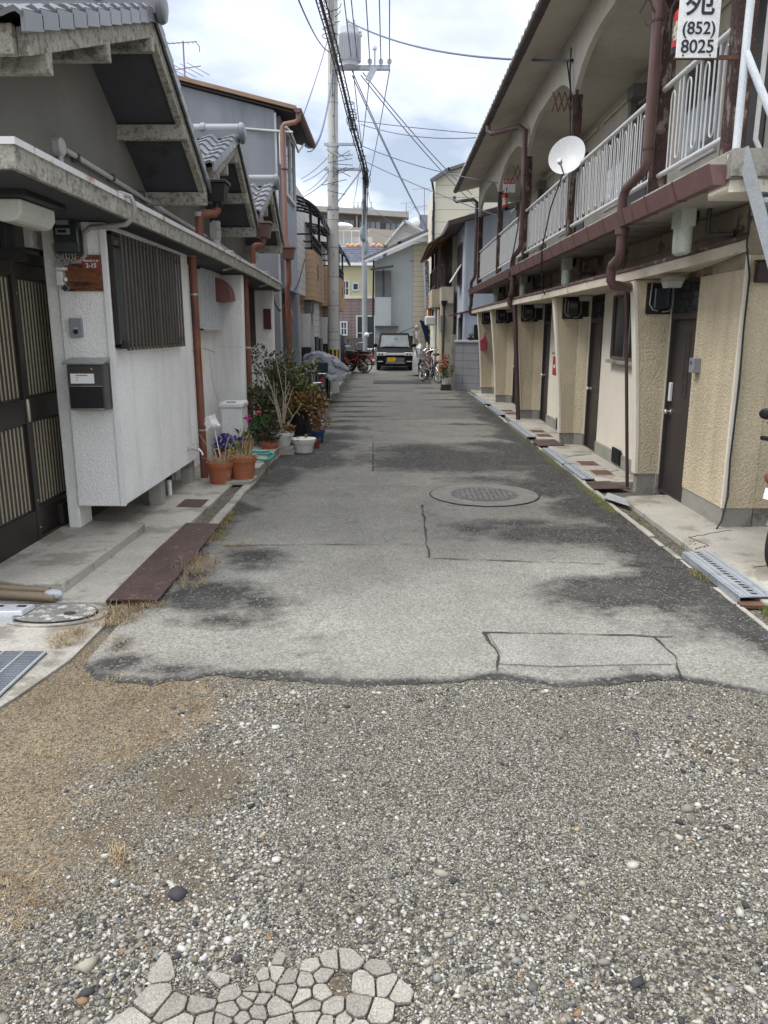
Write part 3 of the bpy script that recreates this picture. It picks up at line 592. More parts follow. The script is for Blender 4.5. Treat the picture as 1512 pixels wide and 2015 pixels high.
def gable(root,yn,zn,yr,zr,yf,zf,xb=-1.80,xw=-2.37,xk=-8.5,T=.135):
    cap=T+.012
    b=B()
    b.prism([(yn,zn),(yr,zr),(yr,zr+T),(yn,zn+T)],'x',xb-.06,xb); b.prism([(yr,zr),(yf,zf),(yf,zf+T),(yr,zr+T)],'x',xb-.06,xb)
    b.build('bargeboard',eaves_conc,root,bev=.006)
    b=B(); s=.03
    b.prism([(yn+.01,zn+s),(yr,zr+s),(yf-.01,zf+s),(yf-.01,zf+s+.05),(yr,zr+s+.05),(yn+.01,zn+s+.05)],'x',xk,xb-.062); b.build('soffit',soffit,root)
    B().box(xk,xb-.062,yn-.04,yn+.008,zn,zn+T).build('eaves_fascia',eaves_conc,root)
    rf=B(); tile_roof(rf,xb+.03,xk,yr,zr+cap+.0,yn-.09,zn+cap-.035); tile_roof(rf,xb+.03,xk,yr,zr+cap,yf+.03,zf+cap-.02)
    rf=rf.build('tiled_roof',tile,root,True,rec=False,ang=50)
    v=B()
    for (ye,ze) in ((yn-.09,zn+cap-.035),(yf+.03,zf+cap-.02)):
        L=math.hypot(ye-yr,ze-zr-cap); K=int(L/.235+.5); dy,dz=(ye-yr)/L,(ze-zr-cap)/L
        for k in range(K):
            p,q=k*L/K,(k+1)*L/K+.02; h0,h1=.005,.032
            v.add([(x,yr+dy*u,zr+cap+dz*u+h+o) for x in (xb+.035,xb+.015) for u,h,o in ((p,h0,-.05),(q,h1,-.065),(q,h1,.035),(p,h0,.035))],[(0,1,2,3),(4,7,6,5),(0,4,5,1),(1,5,6,2),(2,6,7,3),(3,7,4,0)])
            v.add([(x,yr+dy*u,zr+cap+dz*u+h+.036) for x,hh in ((xb+.035,0),(xb-.10,0)) for u,h in ((p,h0),(q,h1))],[(0,1,3,2)])
    v.build('verge_tiles',tile,rf,bev=.004)
    rc=B(); zt=zr+cap+.06
    rc.box(xk,xb+.05,yr-.10,yr+.10,zt-.075,zt-.03); rc.box(xk,xb+.045,yr-.085,yr+.085,zt-.028,zt+.015)
    n=12; 
    rc.prism([(yr+.085*math.cos(PI*i/n),zt+.017+.085*math.sin(PI*i/n)) for i in range(n+1)],'x',xk,xb+.04)
    rc.lathe((xb+.05,yr,zt),[(.115,0),(.118,.02),(.105,.045),(.06,.06)],20,'x')
    for x in (xb-.35,): rc.prism([(yr+.098*math.cos(PI*i/n),zt+.017+.098*math.sin(PI*i/n)) for i in range(n+1)],'x',x-.05,x)
    rc.build('ridge_cap',tile,rf,True)
    for y,d in ((yn+.22,.0),(yn+(yr-yn)*.52,0),(yr-.06,-.01),(yr+(yf-yr)*.48,0),(yf-.1,0)):
        z=zn+(zr-zn)*(y-yn)/(yr-yn) if y<yr else zr+(zf-zr)*(y-yr)/(yf-yr)
        B().box(xw-.02,xb+.012,y-.032,y+.032,z-.10,z+.02).build('purlin',eaves_conc,root,bev=.006)
    # gable wall under the soffit
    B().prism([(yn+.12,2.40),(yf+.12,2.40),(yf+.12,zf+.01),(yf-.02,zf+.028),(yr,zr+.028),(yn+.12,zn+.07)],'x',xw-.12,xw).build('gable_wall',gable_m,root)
    return rf
def canopy(root,y0,y1,z0,z1,x=-1.85,xw=-2.38):
    b=B(); T=.125
    b.hexa([(xw-.3,y0,z0-T),(x,y0,z0-T),(x,y1,z1-T),(xw-.3,y1,z1-T),(xw-.3,y0,z0),(x,y0,z0),(x,y1,z1),(xw-.3,y1,z1)])
    c=b.build('door_canopy',eaves_conc,root,bev=.005); u=B(); u.hexa([(xw-.3,y0+.03,z0-T-.006),(x-.03,y0+.03,z0-T-.006),(x-.03,y1,z1-T-.006),(xw-.3,y1,z1-T-.006),(xw-.3,y0+.03,z0-T-.002),(x-.03,y0+.03,z0-T-.002),(x-.03,y1,z1-T-.002),(xw-.3,y1,z1-T-.002)]); u.build('canopy_shade_sheet',soffit,c)  # thin dark sheet below the slab: underside shade put into its colour
    f=B()
    f.hexa([(xw,y0-.012,z0-.012),(x+.012,y0-.012,z0-.012),(x+.012,y1,z1-.012),(xw,y1,z1-.012),(xw,y0-.012,z0+.022),(x+.012,y0-.012,z0+.022),(x+.012,y1,z1+.022),(xw,y1,z1+.022)])
    f.build('metal_flashing',M('white_flashing',(.62,.61,.60),.45,.08,5,.05,60,c2=(.38,.24,.17),c2t=.6,c2s=4),c)
    return c
G_=['row houses on the left of the lane']
h1=thing('row_house',(-2.4,6.2,0),'nearest grey stucco row house with latticed sliding door and boxed-out lattice window','house',G_[0])
rf1=gable(h1,4.25,2.93,6.5,3.76,8.07,2.82)
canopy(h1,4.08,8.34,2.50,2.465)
B().box(-2.405,-2.05,5.78,8.12,.28,2.35).build('bay_wall',plaster,h1,bev=.008)
B().box(-2.068,-2.035,5.765,5.80,.285,2.338).build('corner_bead',M('pale_stucco_edge',(.70,.70,.68),.9,.05,4,.05,90),h1)
B().box(-2.70,-2.565,5.80,6.22,2.18,2.36).build('lintel_wall',plaster,h1)
B().box(-2.50,-2.41,5.80,6.05,.10,2.34).build('door_jamb',plaster,h1,bev=.01)
B().box(-2.60,-2.56,5.86,8.2,.03,.28).build('underfloor_board',M('underfloor_dark',(.03,.027,.024),.95),h1)
for y in (6.88,7.98): B().box(-2.21,-2.09,y,y+.13,.03,.282).build('foundation_post',concrete,h1,bev=.006)
# boxed lattice window
w=B()
for z in (1.52,2.22): w.box(-2.02,-2.0,5.86,7.62,z-.018,z+.018)
lw=w.build('lattice_window',lattice_b,h1)
b=B(); n=19
for i in range(n):
    y=5.98+(7.60-5.98)*i/(n-1); b.box(-1.998,-1.984,y-.017,y+.017,1.45,2.29)
b.box(-2.0,-1.97,6.80,6.835,1.45,2.29); b.build('lattice_bars',lattice_b,lw,bev=.002)
B().box(-2.047,-2.040,5.87,7.62,1.50,2.27).build('frosted_pane',M('frosted_grey_glass',(.11,.125,.12),.22,.15,2,0,spec=.6),lw)
b=B(); b.box(-2.046,-2.015,5.85,5.88,1.48,2.29); b.box(-2.046,-2.015,5.85,7.63,2.275,2.30); b.box(-2.046,-2.015,5.85,7.63,1.47,1.495); b.box(-2.046,-2.02,6.72,6.76,1.50,2.27); b.build('window_frame',dark_wood,lw)
B().box(-2.046,-1.98,5.87,5.96,1.465,1.53).build('lattice_bracket',black,lw,bev=.004)
# sliding door
fr=B(); fr.box(-2.66,-2.57,4.2,6.19,2.06,2.13); fr.box(-2.66,-2.57,6.15,6.20,.10,2.37); fr.box(-2.66,-2.57,4.2,6.2,.10,.125); fr.box(-2.66,-2.57,5.36,5.40,2.13,2.37)
dr=fr.build('sliding_door',dark_wood,h1,bev=.004)
B().box(-2.635,-2.625,4.2,6.15,2.13,2.37).build('transom_pane',door_glass,dr)
def leaf(y0,y1,x):
    b=B(); f=.055
    for (a,c,e,g_) in ((y0,y1,.125,.33),(y0,y1,.96,1.13),(y0,y1,1.96,2.06)): b.box(x-.02,x+.015,a+f,c-f,e,g_)
    b.box(x-.02,x+.02,y0,y0+f,.125,2.06); b.box(x-.02,x+.02,y1-f,y1,.125,2.06)
    b.build('door_leaf',dark_wood,dr,bev=.003)
    B().box(x-.015,x-.008,y0+f,y1-f,.33,1.96).build('door_glass',M('door_backing',(.05,.042,.035),.5,.2,4),dr)
    b=B(); k=11
    for i in range(k):
        y=y0+f+.045+(y1-y0-2*f-.09)*i/(k-1)
        for z0,z1 in ((.345,.945),(1.145,1.945)): b.box(x-.007,x-.002,y-.0068,y+.0068,z0,z1)
    b.build('door_slats',cream_slat,dr)
leaf(5.43,6.15,-2.615); leaf(4.70,5.46,-2.575); leaf(4.0,4.74,-2.615)
B().lathe((-2.548,5.425,.97),[(.009,0),(.014,.02),(.014,.14),(.009,.16)],10).build('door_handle',M('brass_grey',(.38,.34,.28),.4,metal=.6),dr,True)
B().box(-2.60,-2.592,6.10,6.135,1.02,1.10).build('finger_pull',steel,dr)
b=B()
for z in (.20,.4,1.05,1.12,1.85): b.lathe((-2.555,5.447,z),[(.006,0),(.005,.003)],8,'x')
b.build('screws',steel,dr)
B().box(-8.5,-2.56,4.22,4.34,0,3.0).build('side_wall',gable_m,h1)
# entrance step
B().prism([(-2.7,4.50),(-2.46,4.52),(-2.40,4.50),(-2.22,4.44),(-1.99,4.47),(-1.955,5.96),(-2.44,6.04),(-2.7,6.1)],'z',.0,.105).build('entrance_step',pale_conc,h1,bev=.012)
b=B()
for y in (4.85,5.38): b.box(-2.56,-1.985,y,y+.006,.1045,.1065)
b.build('step_joint',base_conc,h1)
# second house
h2=thing('row_house',(-2.4,9.6,0),'middle row house on the left with white slatted window and red-brown vent hood','house',G_[0])
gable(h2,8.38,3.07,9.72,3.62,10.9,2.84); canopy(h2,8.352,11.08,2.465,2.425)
B().box(-2.5,-2.3,8.13,10.4,.03,2.33).build('street_wall',plaster,h2)
B().prism([(-2.32,.0),(-2.02,.0),(-1.95,.45),(-1.93,2.3),(-2.32,2.3)],'y',10.40,10.54).build('party_wall_fin',plaster,h2,bev=.008)
b=B(); b.box(-2.299,-2.20,9.30,10.32,1.60,1.62); b.box(-2.299,-2.20,9.30,10.32,2.29,2.31); b.box(-2.299,-2.2,9.3,9.32,1.6,2.31)
sw=b.build('slatted_window',white_metal,h2); b=B()
for i in range(11): y=9.33+.097*i; b.box(-2.222,-2.195,y-.022,y+.022,1.61,2.30)
b.build('white_slats',M('white_slat',(.62,.64,.66),.4,.05,5),sw); B().box(-2.298,-2.29,9.31,10.31,1.62,2.29).build('window_pane',glass,sw)
# vent hood facing the street
def hood(par,x,y0,y1,z,s=1.,mat=None):
    n=6; pts=[(x,z+.27*s)]+[(x+.28*s*math.sin(PI/2*i/n),z+.27*s*math.cos(PI/2*i/n)*.9+.0) for i in range(1,n+1)]+[(x+.28*s,z-.05*s),(x,z-.08*s)]
    return B().prism(pts,'y',y0,y1).build('vent_hood',mat or M('red_brown_hood',(.21,.09,.078),.5,.12,4),par,bev=.004)
hood(h2,-2.3,10.08,10.38,2.02)
# third house
h3=thing('row_house',(-2.4,12.2,0),'farthest of the gabled grey row houses, dark lattice window above the shrubs','house',G_[0])
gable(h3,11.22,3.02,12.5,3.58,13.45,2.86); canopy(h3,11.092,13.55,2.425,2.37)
B().box(-2.5,-2.3,10.56,13.85,.03,2.30).build('street_wall',plaster,h3)
b=B(); b.box(-2.299,-2.22,12.0,13.0,1.38,1.40); b.box(-2.299,-2.22,12.0,13.0,2.24,2.26); lw=b.build('lattice_window',lattice_b,h3); b=B()
for i in range(15): y=12.02+.069*i; b.box(-2.24,-2.215,y-.014,y+.014,1.36,2.28)
b.build('lattice_bars',M('dark_lattice',(.03,.02,.018),.5),lw); B().box(-2.298,-2.29,12.0,13.0,1.40,2.24).build('window_pane',glass,lw)
B().prism([(-2.32,.0),(-2.05,.0),(-1.98,.45),(-1.96,2.25),(-2.32,2.25)],'y',13.3,13.44).build('party_wall_fin',plaster,h3,bev=.008)
B().box(-2.12,-2.0,13.25,13.295,1.62,1.95).build('meter_box',M('maroon_box',(.09,.03,.025),.5),h3,bev=.005)
# downpipes in the valleys
def collector(par,x,y,z,mat,s=1.):
    b=B(); a,c=.11*s,.085*s
    b.hexa([(x-c,y-c,z),(x+c,y-c,z),(x+c,y+c,z),(x-c,y+c,z),(x-a,y-a,z+.17*s),(x+a,y-a,z+.17*s),(x+a,y+a,z+.17*s),(x-a,y+a,z+.17*s)]); b.box(x-a-.015,x+a+.015,y-a-.015,y+a+.015,z+.172*s,z+.20*s)
    b.lathe((x,y,z-.05),[(.045,0),(.045,.06)],12); return b.build('rain_collector',mat,par,bev=.004)
d1=thing('drain_pipe',(-2.02,8.25,0),'red-brown drain pipe dropping past the yellow sticker beside the stucco bay','drain pipe','drain pipes of the left row')
collector(d1,-1.74,8.2,2.84,black)
B().tube([(-1.74,8.2,2.82),(-1.74,8.2,2.765),(-1.755,8.19,2.74),(-1.87,8.12,2.725),(-1.9,8.11,2.70),(-1.905,8.11,2.62),(-1.905,8.11,2.44),(-1.92,8.115,2.405),(-2.0,8.2,2.385),(-2.02,8.22,2.36),(-2.025,8.23,2.3),(-2.025,8.26,.03)],.041,12).build('pipe',pipe_red,d1,True)
b=B()
for z in (2.72,2.44,2.35): b.lathe((-1.905 if z>2.4 else -2.025,8.11 if z>2.4 else 8.225,z-.02),[(.0455,0),(.0455,.04)],14)
b.build('pipe_collar',pvc,d1,True)
b=B()
for z in (1.95,.55): b.lathe((-2.025,8.235+.01*(2-z),z),[(.0445,0),(.0445,.018)],14)
b.build('pipe_clamp',galv,d1,True)
B().obox((-1.978,8.243,1.30),(.004,.06,.30)).build('yellow_sticker',M('yellow_tag',(.62,.52,.25),.6),d1)
d2=thing('drain_pipe',(-1.98,11.0,0),'red-brown drain pipe behind the bushy shrub, second along the row','drain pipe','drain pipes of the left row')
collector(d2,-1.74,11.1,2.83,pipe_mauve)
B().tube([(-1.74,11.1,2.80),(-1.75,11.1,2.74),(-1.84,11.03,2.72),(-1.875,11.0,2.69),(-1.88,11.0,2.6),(-1.88,11.0,2.42),(-1.9,11.0,2.375),(-1.96,10.98,2.36),(-1.985,10.97,2.33),(-1.99,10.97,2.25),(-1.99,11.0,.03)],.041,12).build('pipe',pipe_red,d2,True)
b=B()
for z in (1.35,2.45): b.lathe((-1.99 if z<2 else -1.88,10.98,z),[(.046,0),(.046,.03)],14)
b.build('pipe_collar',pvc,d2,True)
# conduit run along the gable walls
cd=thing('cable_conduit',(-2.34,6,2.85),'grey cable conduit with round junction box on the nearest gable wall','conduit')
B().tube([(-2.335,5.95,2.86),(-2.335,7.2,2.83),(-2.335,8.4,2.80),(-2.30,10.2,2.74),(-2.30,12.9,2.66)],.02,10).build('conduit_pipe',pvc,cd,True)
b=B().lathe((-2.37,5.87,2.86),[(.062,0),(.062,.05),(.05,.06)],18,'x'); b.tube([(-2.34,5.87,2.80),(-2.34,5.87,2.70)],.02,10); b.build('junction_box',pvc,cd,True)
for y in (6.15,6.9,7.7): B().box(-2.372,-2.305,y-.012,y+.012,2.815,2.872).build('conduit_clip',M('dark_clip',(.09,.085,.08),.6),cd)
c2=B().tube([(-1.97,5.62,2.51),(-1.86,5.66,2.52),(-1.80,5.68,2.50),(-1.785,5.70,2.45),(-1.80,5.72,2.37),(-1.86,5.73,2.325),(-1.98,5.74,2.315),(-2.12,5.755,2.31),(-2.17,5.765,2.28),(-2.18,5.765,2.2),(-2.18,5.765,2.12),(-2.22,5.76,2.08),(-2.30,5.76,2.08),(-2.38,5.76,2.12),(-2.395,5.765,2.2)],.017,10).build('meter_conduit',M('grey_flex',(.30,.29,.275),.6),None,True)
tag(c2,'bent grey conduit looping over the canopy edge to the electric meter','conduit')
# things fixed to the bay side
em=thing('electric_meter',(-2.285,5.77,2.25),'black electric meter in a clear case under the left canopy','electric meter')
B().box(-2.375,-2.195,5.70,5.775,2.13,2.36).build('meter_case',M('dark_meter_case',(.03,.034,.04),.12,.2,8,spec=.7),em,bev=.012)
b=B(); b.box(-2.345,-2.255,5.694,5.6985,2.32,2.35); b.box(-2.35,-2.25,5.694,5.6985,2.255,2.295); b.build('dial_plate',M('meter_plate',(.22,.23,.24),.4),em)
B().box(-2.335,-2.275,5.690,5.6935,2.266,2.286).build('display',black,em)
B().box(-2.37,-2.2,5.694,5.6985,2.14,2.20).build('terminal_cover',M('meter_terminal',(.055,.06,.065),.3),em)
b=B()
for i in range(5): x=-2.33+.022*i; b.tube([(x,5.73,2.135),(x+.01,5.715,2.10),(x+.03*(1 if i%2 else -1),5.71,2.085),(x-.01,5.735,2.065)],.005,6)
b.build('meter_wires',M('grey_wire',(.35,.33,.30),.6),em)
wb=tag(B().box(-2.335,-2.075,5.758,5.776,1.875,2.125).build('wall_board',board_wood,None,bev=.003),'weathered brown cedar board on the stucco below the meter','wooden board')
ap=thing('address_plate',(-2.14,5.757,2.06),'small red-brown address plate reading 2-15','address plate')
B().box(-2.205,-2.075,5.750,5.757,2.03,2.095).build('plate',M('maroon_plate',(.24,.055,.05),.4),ap)
text('2-15',.042,'number_text',white_i,ap,(-2.14,5.7485,2.037),(1,0,0),(0,0,1),bold=.0006); text('豊田元町3丁目',.0165,'district_text',white_i,ap,(-2.14,5.7485,2.077),(1,0,0),(0,0,1),bold=.0002)
bd=thing('round_badge',(-2.36,5.775,2.07),'larger round grey badge left of the red address plate','badge'); B().lathe((-2.372,5.757,2.07),[(.028,-.006),(.028,.0)],20,'y').build('disc',M('dull_alu',(.32,.33,.33),.5),bd)
bd2=tag(B().lathe((-2.318,5.757,2.07),[(.020,-.006),(.020,.0)],20,'y').build('round_badge',MC['dull_alu']),'smaller round grey badge next to the address plate','badge')
nb=thing('name_strip',(-2.36,5.757,2.025),'narrow white strip label above the white switch box','label'); B().box(-2.395,-2.315,5.752,5.757,2.018,2.038).build('strip',white_pl,nb)
sb=thing('switch_box',(-2.37,5.77,1.97),'tall white switch box left of the cedar board','switch box'); B().box(-2.395,-2.352,5.74,5.775,1.915,2.012).build('box',white_pl,sb,bev=.003); B().ball((-2.336,5.752,1.955),.016,8,6).build('sensor',white_pl,sb,True)
dg=thing('diamond_plate',(-2.345,5.757,1.895),'dark green diamond shaped plate below the switch box','plate'); B().prism([(-2.375,1.895),(-2.342,1.868),(-2.308,1.895),(-2.342,1.922)],'y',5.750,5.757).build('plate_rim',M('plate_rim_m',(.35,.36,.33),.5),dg); B().prism([(-2.37,1.895),(-2.342,1.872),(-2.313,1.895),(-2.342,1.918)],'y',5.748,5.7495).build('plate_face',M('deep_green',(.02,.05,.05),.4),dg)
ic=thing('door_intercom',(-2.29,5.775,1.61),'grey intercom with round black button on the stucco above the mailbox','intercom')
B().box(-2.338,-2.245,5.75,5.778,1.55,1.685).build('case',M('grey_case',(.24,.255,.28),.45,.06),ic,bev=.005); B().lathe((-2.291,5.748,1.59),[(.017,-.006),(.017,.002)],16,'y').build('button',black,ic,True); B().box(-2.302,-2.278,5.7475,5.7495,1.612,1.617).build('name_slot',white_pl,ic)
mb=thing('mailbox',(-2.21,5.77,1.2),'dark stainless mailbox with white paper label on the left stucco','mailbox')
B().box(-2.34,-2.075,5.64,5.778,1.03,1.36).build('box_body',M('bronze_steel',(.085,.08,.075),.35,.1,5,metal=.5),mb,bev=.006)
B().prism([(5.778,1.405),(5.61,1.372),(5.61,1.362),(5.778,1.395)],'x',-2.36,-2.06).build('lid',M('steel_lid',(.38,.39,.38),.3,.1,6,metal=.7),mb)
B().box(-2.325,-2.09,5.632,5.6385,1.05,1.20).build('mail_flap',black,mb,bev=.003)
B().box(-2.325,-2.09,5.630,5.6385,1.203,1.208).build('trim',steel,mb); B().box(-2.33,-2.08,5.63,5.6385,1.036,1.044).build('trim',steel,mb)
B().box(-2.315,-2.145,5.634,5.6385,1.225,1.295).build('paper_label',white_i,mb)
b=B(); b.box(-2.275,-2.19,5.6325,5.6335,1.279,1.287); 
for z in (1.262,1.245): b.box(-2.275,-2.262,5.6325,5.6335,z,z+.006)
b.build('label_print',M('grey_print',(.25,.25,.25),.6),mb); B().prism([(-2.168,1.328),(-2.158,1.318),(-2.148,1.328),(-2.158,1.338)],'y',5.634,5.6385).build('lock',steel,mb)
lp=thing('porch_lamp',(-2.15,4.85,2.3),'frosted porch lamp with black base under the left canopy','lamp')
B().box(-2.31,-2.03,4.55,5.12,2.325,2.375).build('lamp_base',black,lp,bev=.01); B().prism([(-2.26,2.322),(-2.08,2.322),(-2.08,2.25),(-2.11,2.21),(-2.14,2.20),(-2.20,2.20),(-2.23,2.21),(-2.26,2.25)],'y',4.6,5.06).build('lamp_shade',M('frosted_shade',(.55,.55,.50),.35,.05),lp,bev=.012)
# meter boxes (white) over the canopies of houses 2 and 3
def breaker(name,loc,label,s=1.,group=None,m=None,fx=1):
    t=thing(name,loc,label,'meter box',group); x,y,z=loc; m=m or M('grey_meter_plastic',(.46,.49,.42),.5,.08,6)
    b=B(); b.box(x-.05*s,x+.05*s,y-.10*s,y+.10*s,z-.02*s,z+.17*s); b.box(x-.03*s,x+.06*s,y-.055*s,y+.055*s,z+.1*s,z+.2*s); b.build('upper_housing',m,t,bev=.008)
    b=B()
    for k in (-.052,.052): b.lathe((x,y+k*s,z-.20*s),[(.022*s,0),(.044*s,.015*s),(.048*s,.06*s),(.048*s,.18*s)],12)
    b.build('glass_covers',m,t,True); B().box(x-fx*.05*s-.012,x-fx*.05*s+.012,y-.12*s,y-.05*s,z+.09*s,z+.13*s).build('latch',m,t)
    return t
breaker('cable_box',(-2.20,10.2,2.73),'pale grey cable box with hanging tag on the middle row house wall',1.0,'cable boxes of the left row',pvc,-1)
breaker('cable_box',(-2.18,12.9,2.62),'pale grey cable box under the third gable by the black cable',1.0,'cable boxes of the left row',pvc,-1)
b=B().tube([(-2.0,9.35,2.50),(-1.86,9.5,2.50),(-1.83,9.55,2.44),(-1.86,9.58,2.33),(-2.0,9.6,2.30)],.014,8); tag(b.build('drip_loop',M('grey_flex2',(.42,.42,.40),.6),None,True),'grey conduit loop over the canopy edge of the middle row house','conduit')
b=B().tube([(-2.0,12.0,2.46),(-1.86,12.15,2.46),(-1.83,12.2,2.40),(-1.86,12.2,2.28),(-2.0,12.2,2.25)],.014,8); tag(b.build('drip_loop',MC['grey_flex2'],None,True),'grey conduit loop over the canopy edge of the third row house','conduit')
# tap and drain stub
tp=thing('water_tap',(-2.05,7.72,.43),'chrome water tap on the stucco bay above the pavement','tap')
b=B().tube([(-2.05,7.72,.43),(-1.96,7.72,.43),(-1.93,7.72,.425),(-1.905,7.72,.40),(-1.90,7.72,.37)],.011,8); b.lathe((-2.05,7.72,.43),[(.02,0),(.02,.01)],10,'x'); b.lathe((-1.97,7.72,.43),[(.012,0),(.009,.035),(.009,.045)],10); b.build('spout',steel,tp,True)
b=B(); b.tube([(-1.97,7.69,.478),(-1.97,7.75,.478)],.006,6); b.tube([(-2.0,7.72,.478),(-1.94,7.72,.478)],.006,6); b.build('tap_handle',steel,tp)
dp=thing('drain_stub',(-2.15,7.35,.03),'white plastic drain pipe under the raised bay wall','drain pipe'); B().tube([(-2.15,7.35,.03),(-2.15,7.35,.19)],.022,10).build('white_pipe',white_pl,dp,True); B().tube([(-2.15,7.35,.19),(-2.15,7.35,.275)],.028,10).build('black_coupling',black,dp,True)
# ---------------------------------------------------------------- right: two-storey apartment block
ap_=thing('apartment_house',(2.9,13,0),'two storey cream apartment house with arched balcony fascia, white railings and tan fins','apartment house')
FY=[7.65,10.80,14.05,17.30,19.75]; FB=[2.46,2.37,2.34,2.33,2.29]; FT=[2.315,2.20,2.18,2.17,2.15]
DO=[(6.98,7.64),(10.02,10.70),(13.28,13.95),(16.55,17.2),(19.05,19.65)]
XW=2.68
# walls between the doors
segs=[]; last=6.1
for i,(a,b_) in enumerate(DO): segs.append((last,a,tan if i==0 else cream)); last=b_
segs.append((last,20.9,cream))
for a,b_,m in segs:
    B().box(XW,XW+.25,a,b_,.20,2.05).build('ground_floor_wall',m,ap_)
    if b_-a>.3: B().box(XW+.006,XW+.25,a+.002,b_-.002,.0,.198).build('plinth',base_conc,ap_) if m is tan else B().box(XW-.018,XW+.25,a,b_,.0,.198).build('plinth',base_conc,ap_,bev=.006)
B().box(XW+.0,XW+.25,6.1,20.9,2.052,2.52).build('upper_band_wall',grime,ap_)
B().box(XW+.255,9,6.1,6.3,.2,2.52).build('end_wall',tan,ap_); B().box(XW+.26,9,6.112,6.3,0,.198).build('plinth',base_conc,ap_)
B().box(XW,XW+.252,6.098,6.12,.2,2.15).build('end_wall_return',tan,ap_)
B().box(XW-.006,XW+.02,6.092,6.118,.2,2.15).build('corner_bead',cream,ap_)
for i,y in enumerate(FY):
    xb,xt=FB[i],FT[i]; b=B(); n=6
    pr=[(xb+(xt-xb)*(k/n)**1.35,.20+(2.06-.20)*k/n) for k in range(n+1)]
    b.prism(pr+[(XW-.002,2.06),(XW-.002,.20)],'y',y,y+.12); f=b.build('entry_fin',tan,ap_)
    e=B(); w=.022
    e.prism([(x-.006,z) for x,z in pr]+[(x+w,z) for x,z in pr[::-1]],'y',y-.004,y+.124); e.build('cream_edge',cream,f)
    B().box(xb+.02,XW-.003,y+.01,y+.112,.0,.198).build('plinth',base_conc,ap_)
    if i:
        B().prism([(2.55,y-.002),(2.735,y-.10),(2.735,y-.002)],'z',.20,1.76).build('entry_reveal',tan,ap_); B().prism([(2.57,y-.004),(2.733,y-.09),(2.733,y-.004)],'z',.0,.198).build('plinth',base_conc,ap_)
        e=B(); e.box(2.728,2.742,y-.108,y-.094,.2,1.765); e.prism([(2.548,y-.003),(2.74,y-.107),(2.74,y-.003)],'z',1.762,1.775); e.build('cream_edge',cream,ap_)
# doors
for i,(a,b_) in enumerate(DO):
    d=B(); x=XW+.05
    d.box(x,x+.04,a+.02,b_-.02,.05,1.70); dd=d.build('entrance_door',door_g,ap_,bev=.003)
    f=B(); f.box(XW+.01,x+.05,a,a+.022,.045,2.05); f.box(XW+.01,x+.05,b_-.022,b_,.045,2.05); f.box(XW+.012,x+.05,a+.022,b_-.022,1.70,1.755); f.box(XW+.01,x+.05,a+.022,b_-.022,2.02,2.05); f.box(XW+.01,x+.05,a+.022,b_-.022,.03,.052)
    f.build('door_frame',M('dark_frame',(.045,.036,.034),.45,.1,4),dd,bev=.002)
    B().box(x+.01,x+.02,a+.022,b_-.022,1.755,2.02).build('transom_pane',glass,dd)
    t=B(); 
    for k in range(1,4): z=1.755+.265*k/4; t.box(x,x+.012,a+.022,b_-.022,z-.006,z+.006)
    t.box(x,x+.012,(a+b_)/2-.008,(a+b_)/2+.008,1.755,2.02); t.build('transom_bars',M('dark_frame',(0,0,0)),dd)
    g_=B(); yy=a+.24; g_.box(x-.004,x+.002,yy,yy+.09,1.0,1.58); g_.build('door_light',M('door_slot',(.022,.022,.024),.25),dd)
    g_=B(); 
    for (p,q,r_,s) in ((yy-.012,yy+.102,1.58,1.592),(yy-.012,yy+.102,.988,1.0),(yy-.012,yy,1.0,1.58),(yy+.09,yy+.102,1.0,1.58)): g_.box(x-.006,x,p,q,r_,s)
    g_.build('slot_trim',door_g,dd)
    k=B(); ky=b_-.075; k.lathe((x-.065,ky,.83),[(.0,0),(.022,.002),(.028,.012),(.026,.03),(.012,.04),(.012,.055),(.03,.057),(.03,.066)],14,'x'); k.build('door_knob',steel,dd,True)
    if i in (1,): B().box(x-.008,x,a+.18,a+.34,.70,.78).build('letter_slot',M('bronze_slot',(.06,.055,.05),.35,metal=.5),dd,bev=.003)
    if i==0: B().box(x-.03,x-.003,ky-.02,ky+.03,.93,1.11).build('key_pad',M('white_keypad',(.70,.69,.70),.4,.04),dd,bev=.006)
# windows, sills, vents on the cream walls
for i,y in enumerate((8.42,11.6,14.85,18.0)):
    wd=B(); wd.box(XW-.012,XW-.001,y,y+1.1,1.27,2.0); w_=wd.build('window',M('black_window',(.02,.022,.026),.12,.1,4,spec=.6),ap_)
    b=B()
    for (p,q,r_,s) in ((y,y+1.1,1.27,1.30),(y,y+1.1,1.985,2.0),(y,y+.03,1.30,1.985),(y+1.07,y+1.1,1.30,1.985),(y+.53,y+.57,1.30,1.985)): b.box(XW-.035,XW-.0125,p,q,r_,s)
    b.build('window_frame',M('bronze_frame',(.13,.11,.10),.45,.1,4),w_)
    b=B(); b.box(XW-.045,XW-.036,y+.05,y+.075,1.30,1.98); b.box(XW-.045,XW-.036,y+.35,y+.37,1.30,1.98); b.build('sash_rail',alu,w_)
    B().box(XW-.075,XW-.001,y-.03,y+1.13,1.222,1.262).build('window_sill',concrete,ap_,bev=.004)
    v=B(); v.box(XW-.032,XW-.019,y+.42,y+.75,.07,.25); v_=v.build('floor_vent',black,ap_); v=B()
    for k in range(6): v.box(XW-.04,XW-.033,y+.44+.055*k,y+.455+.055*k,.08,.24)
    v.build('vent_bars',M('iron_bar',(.03,.03,.03),.5),v_)
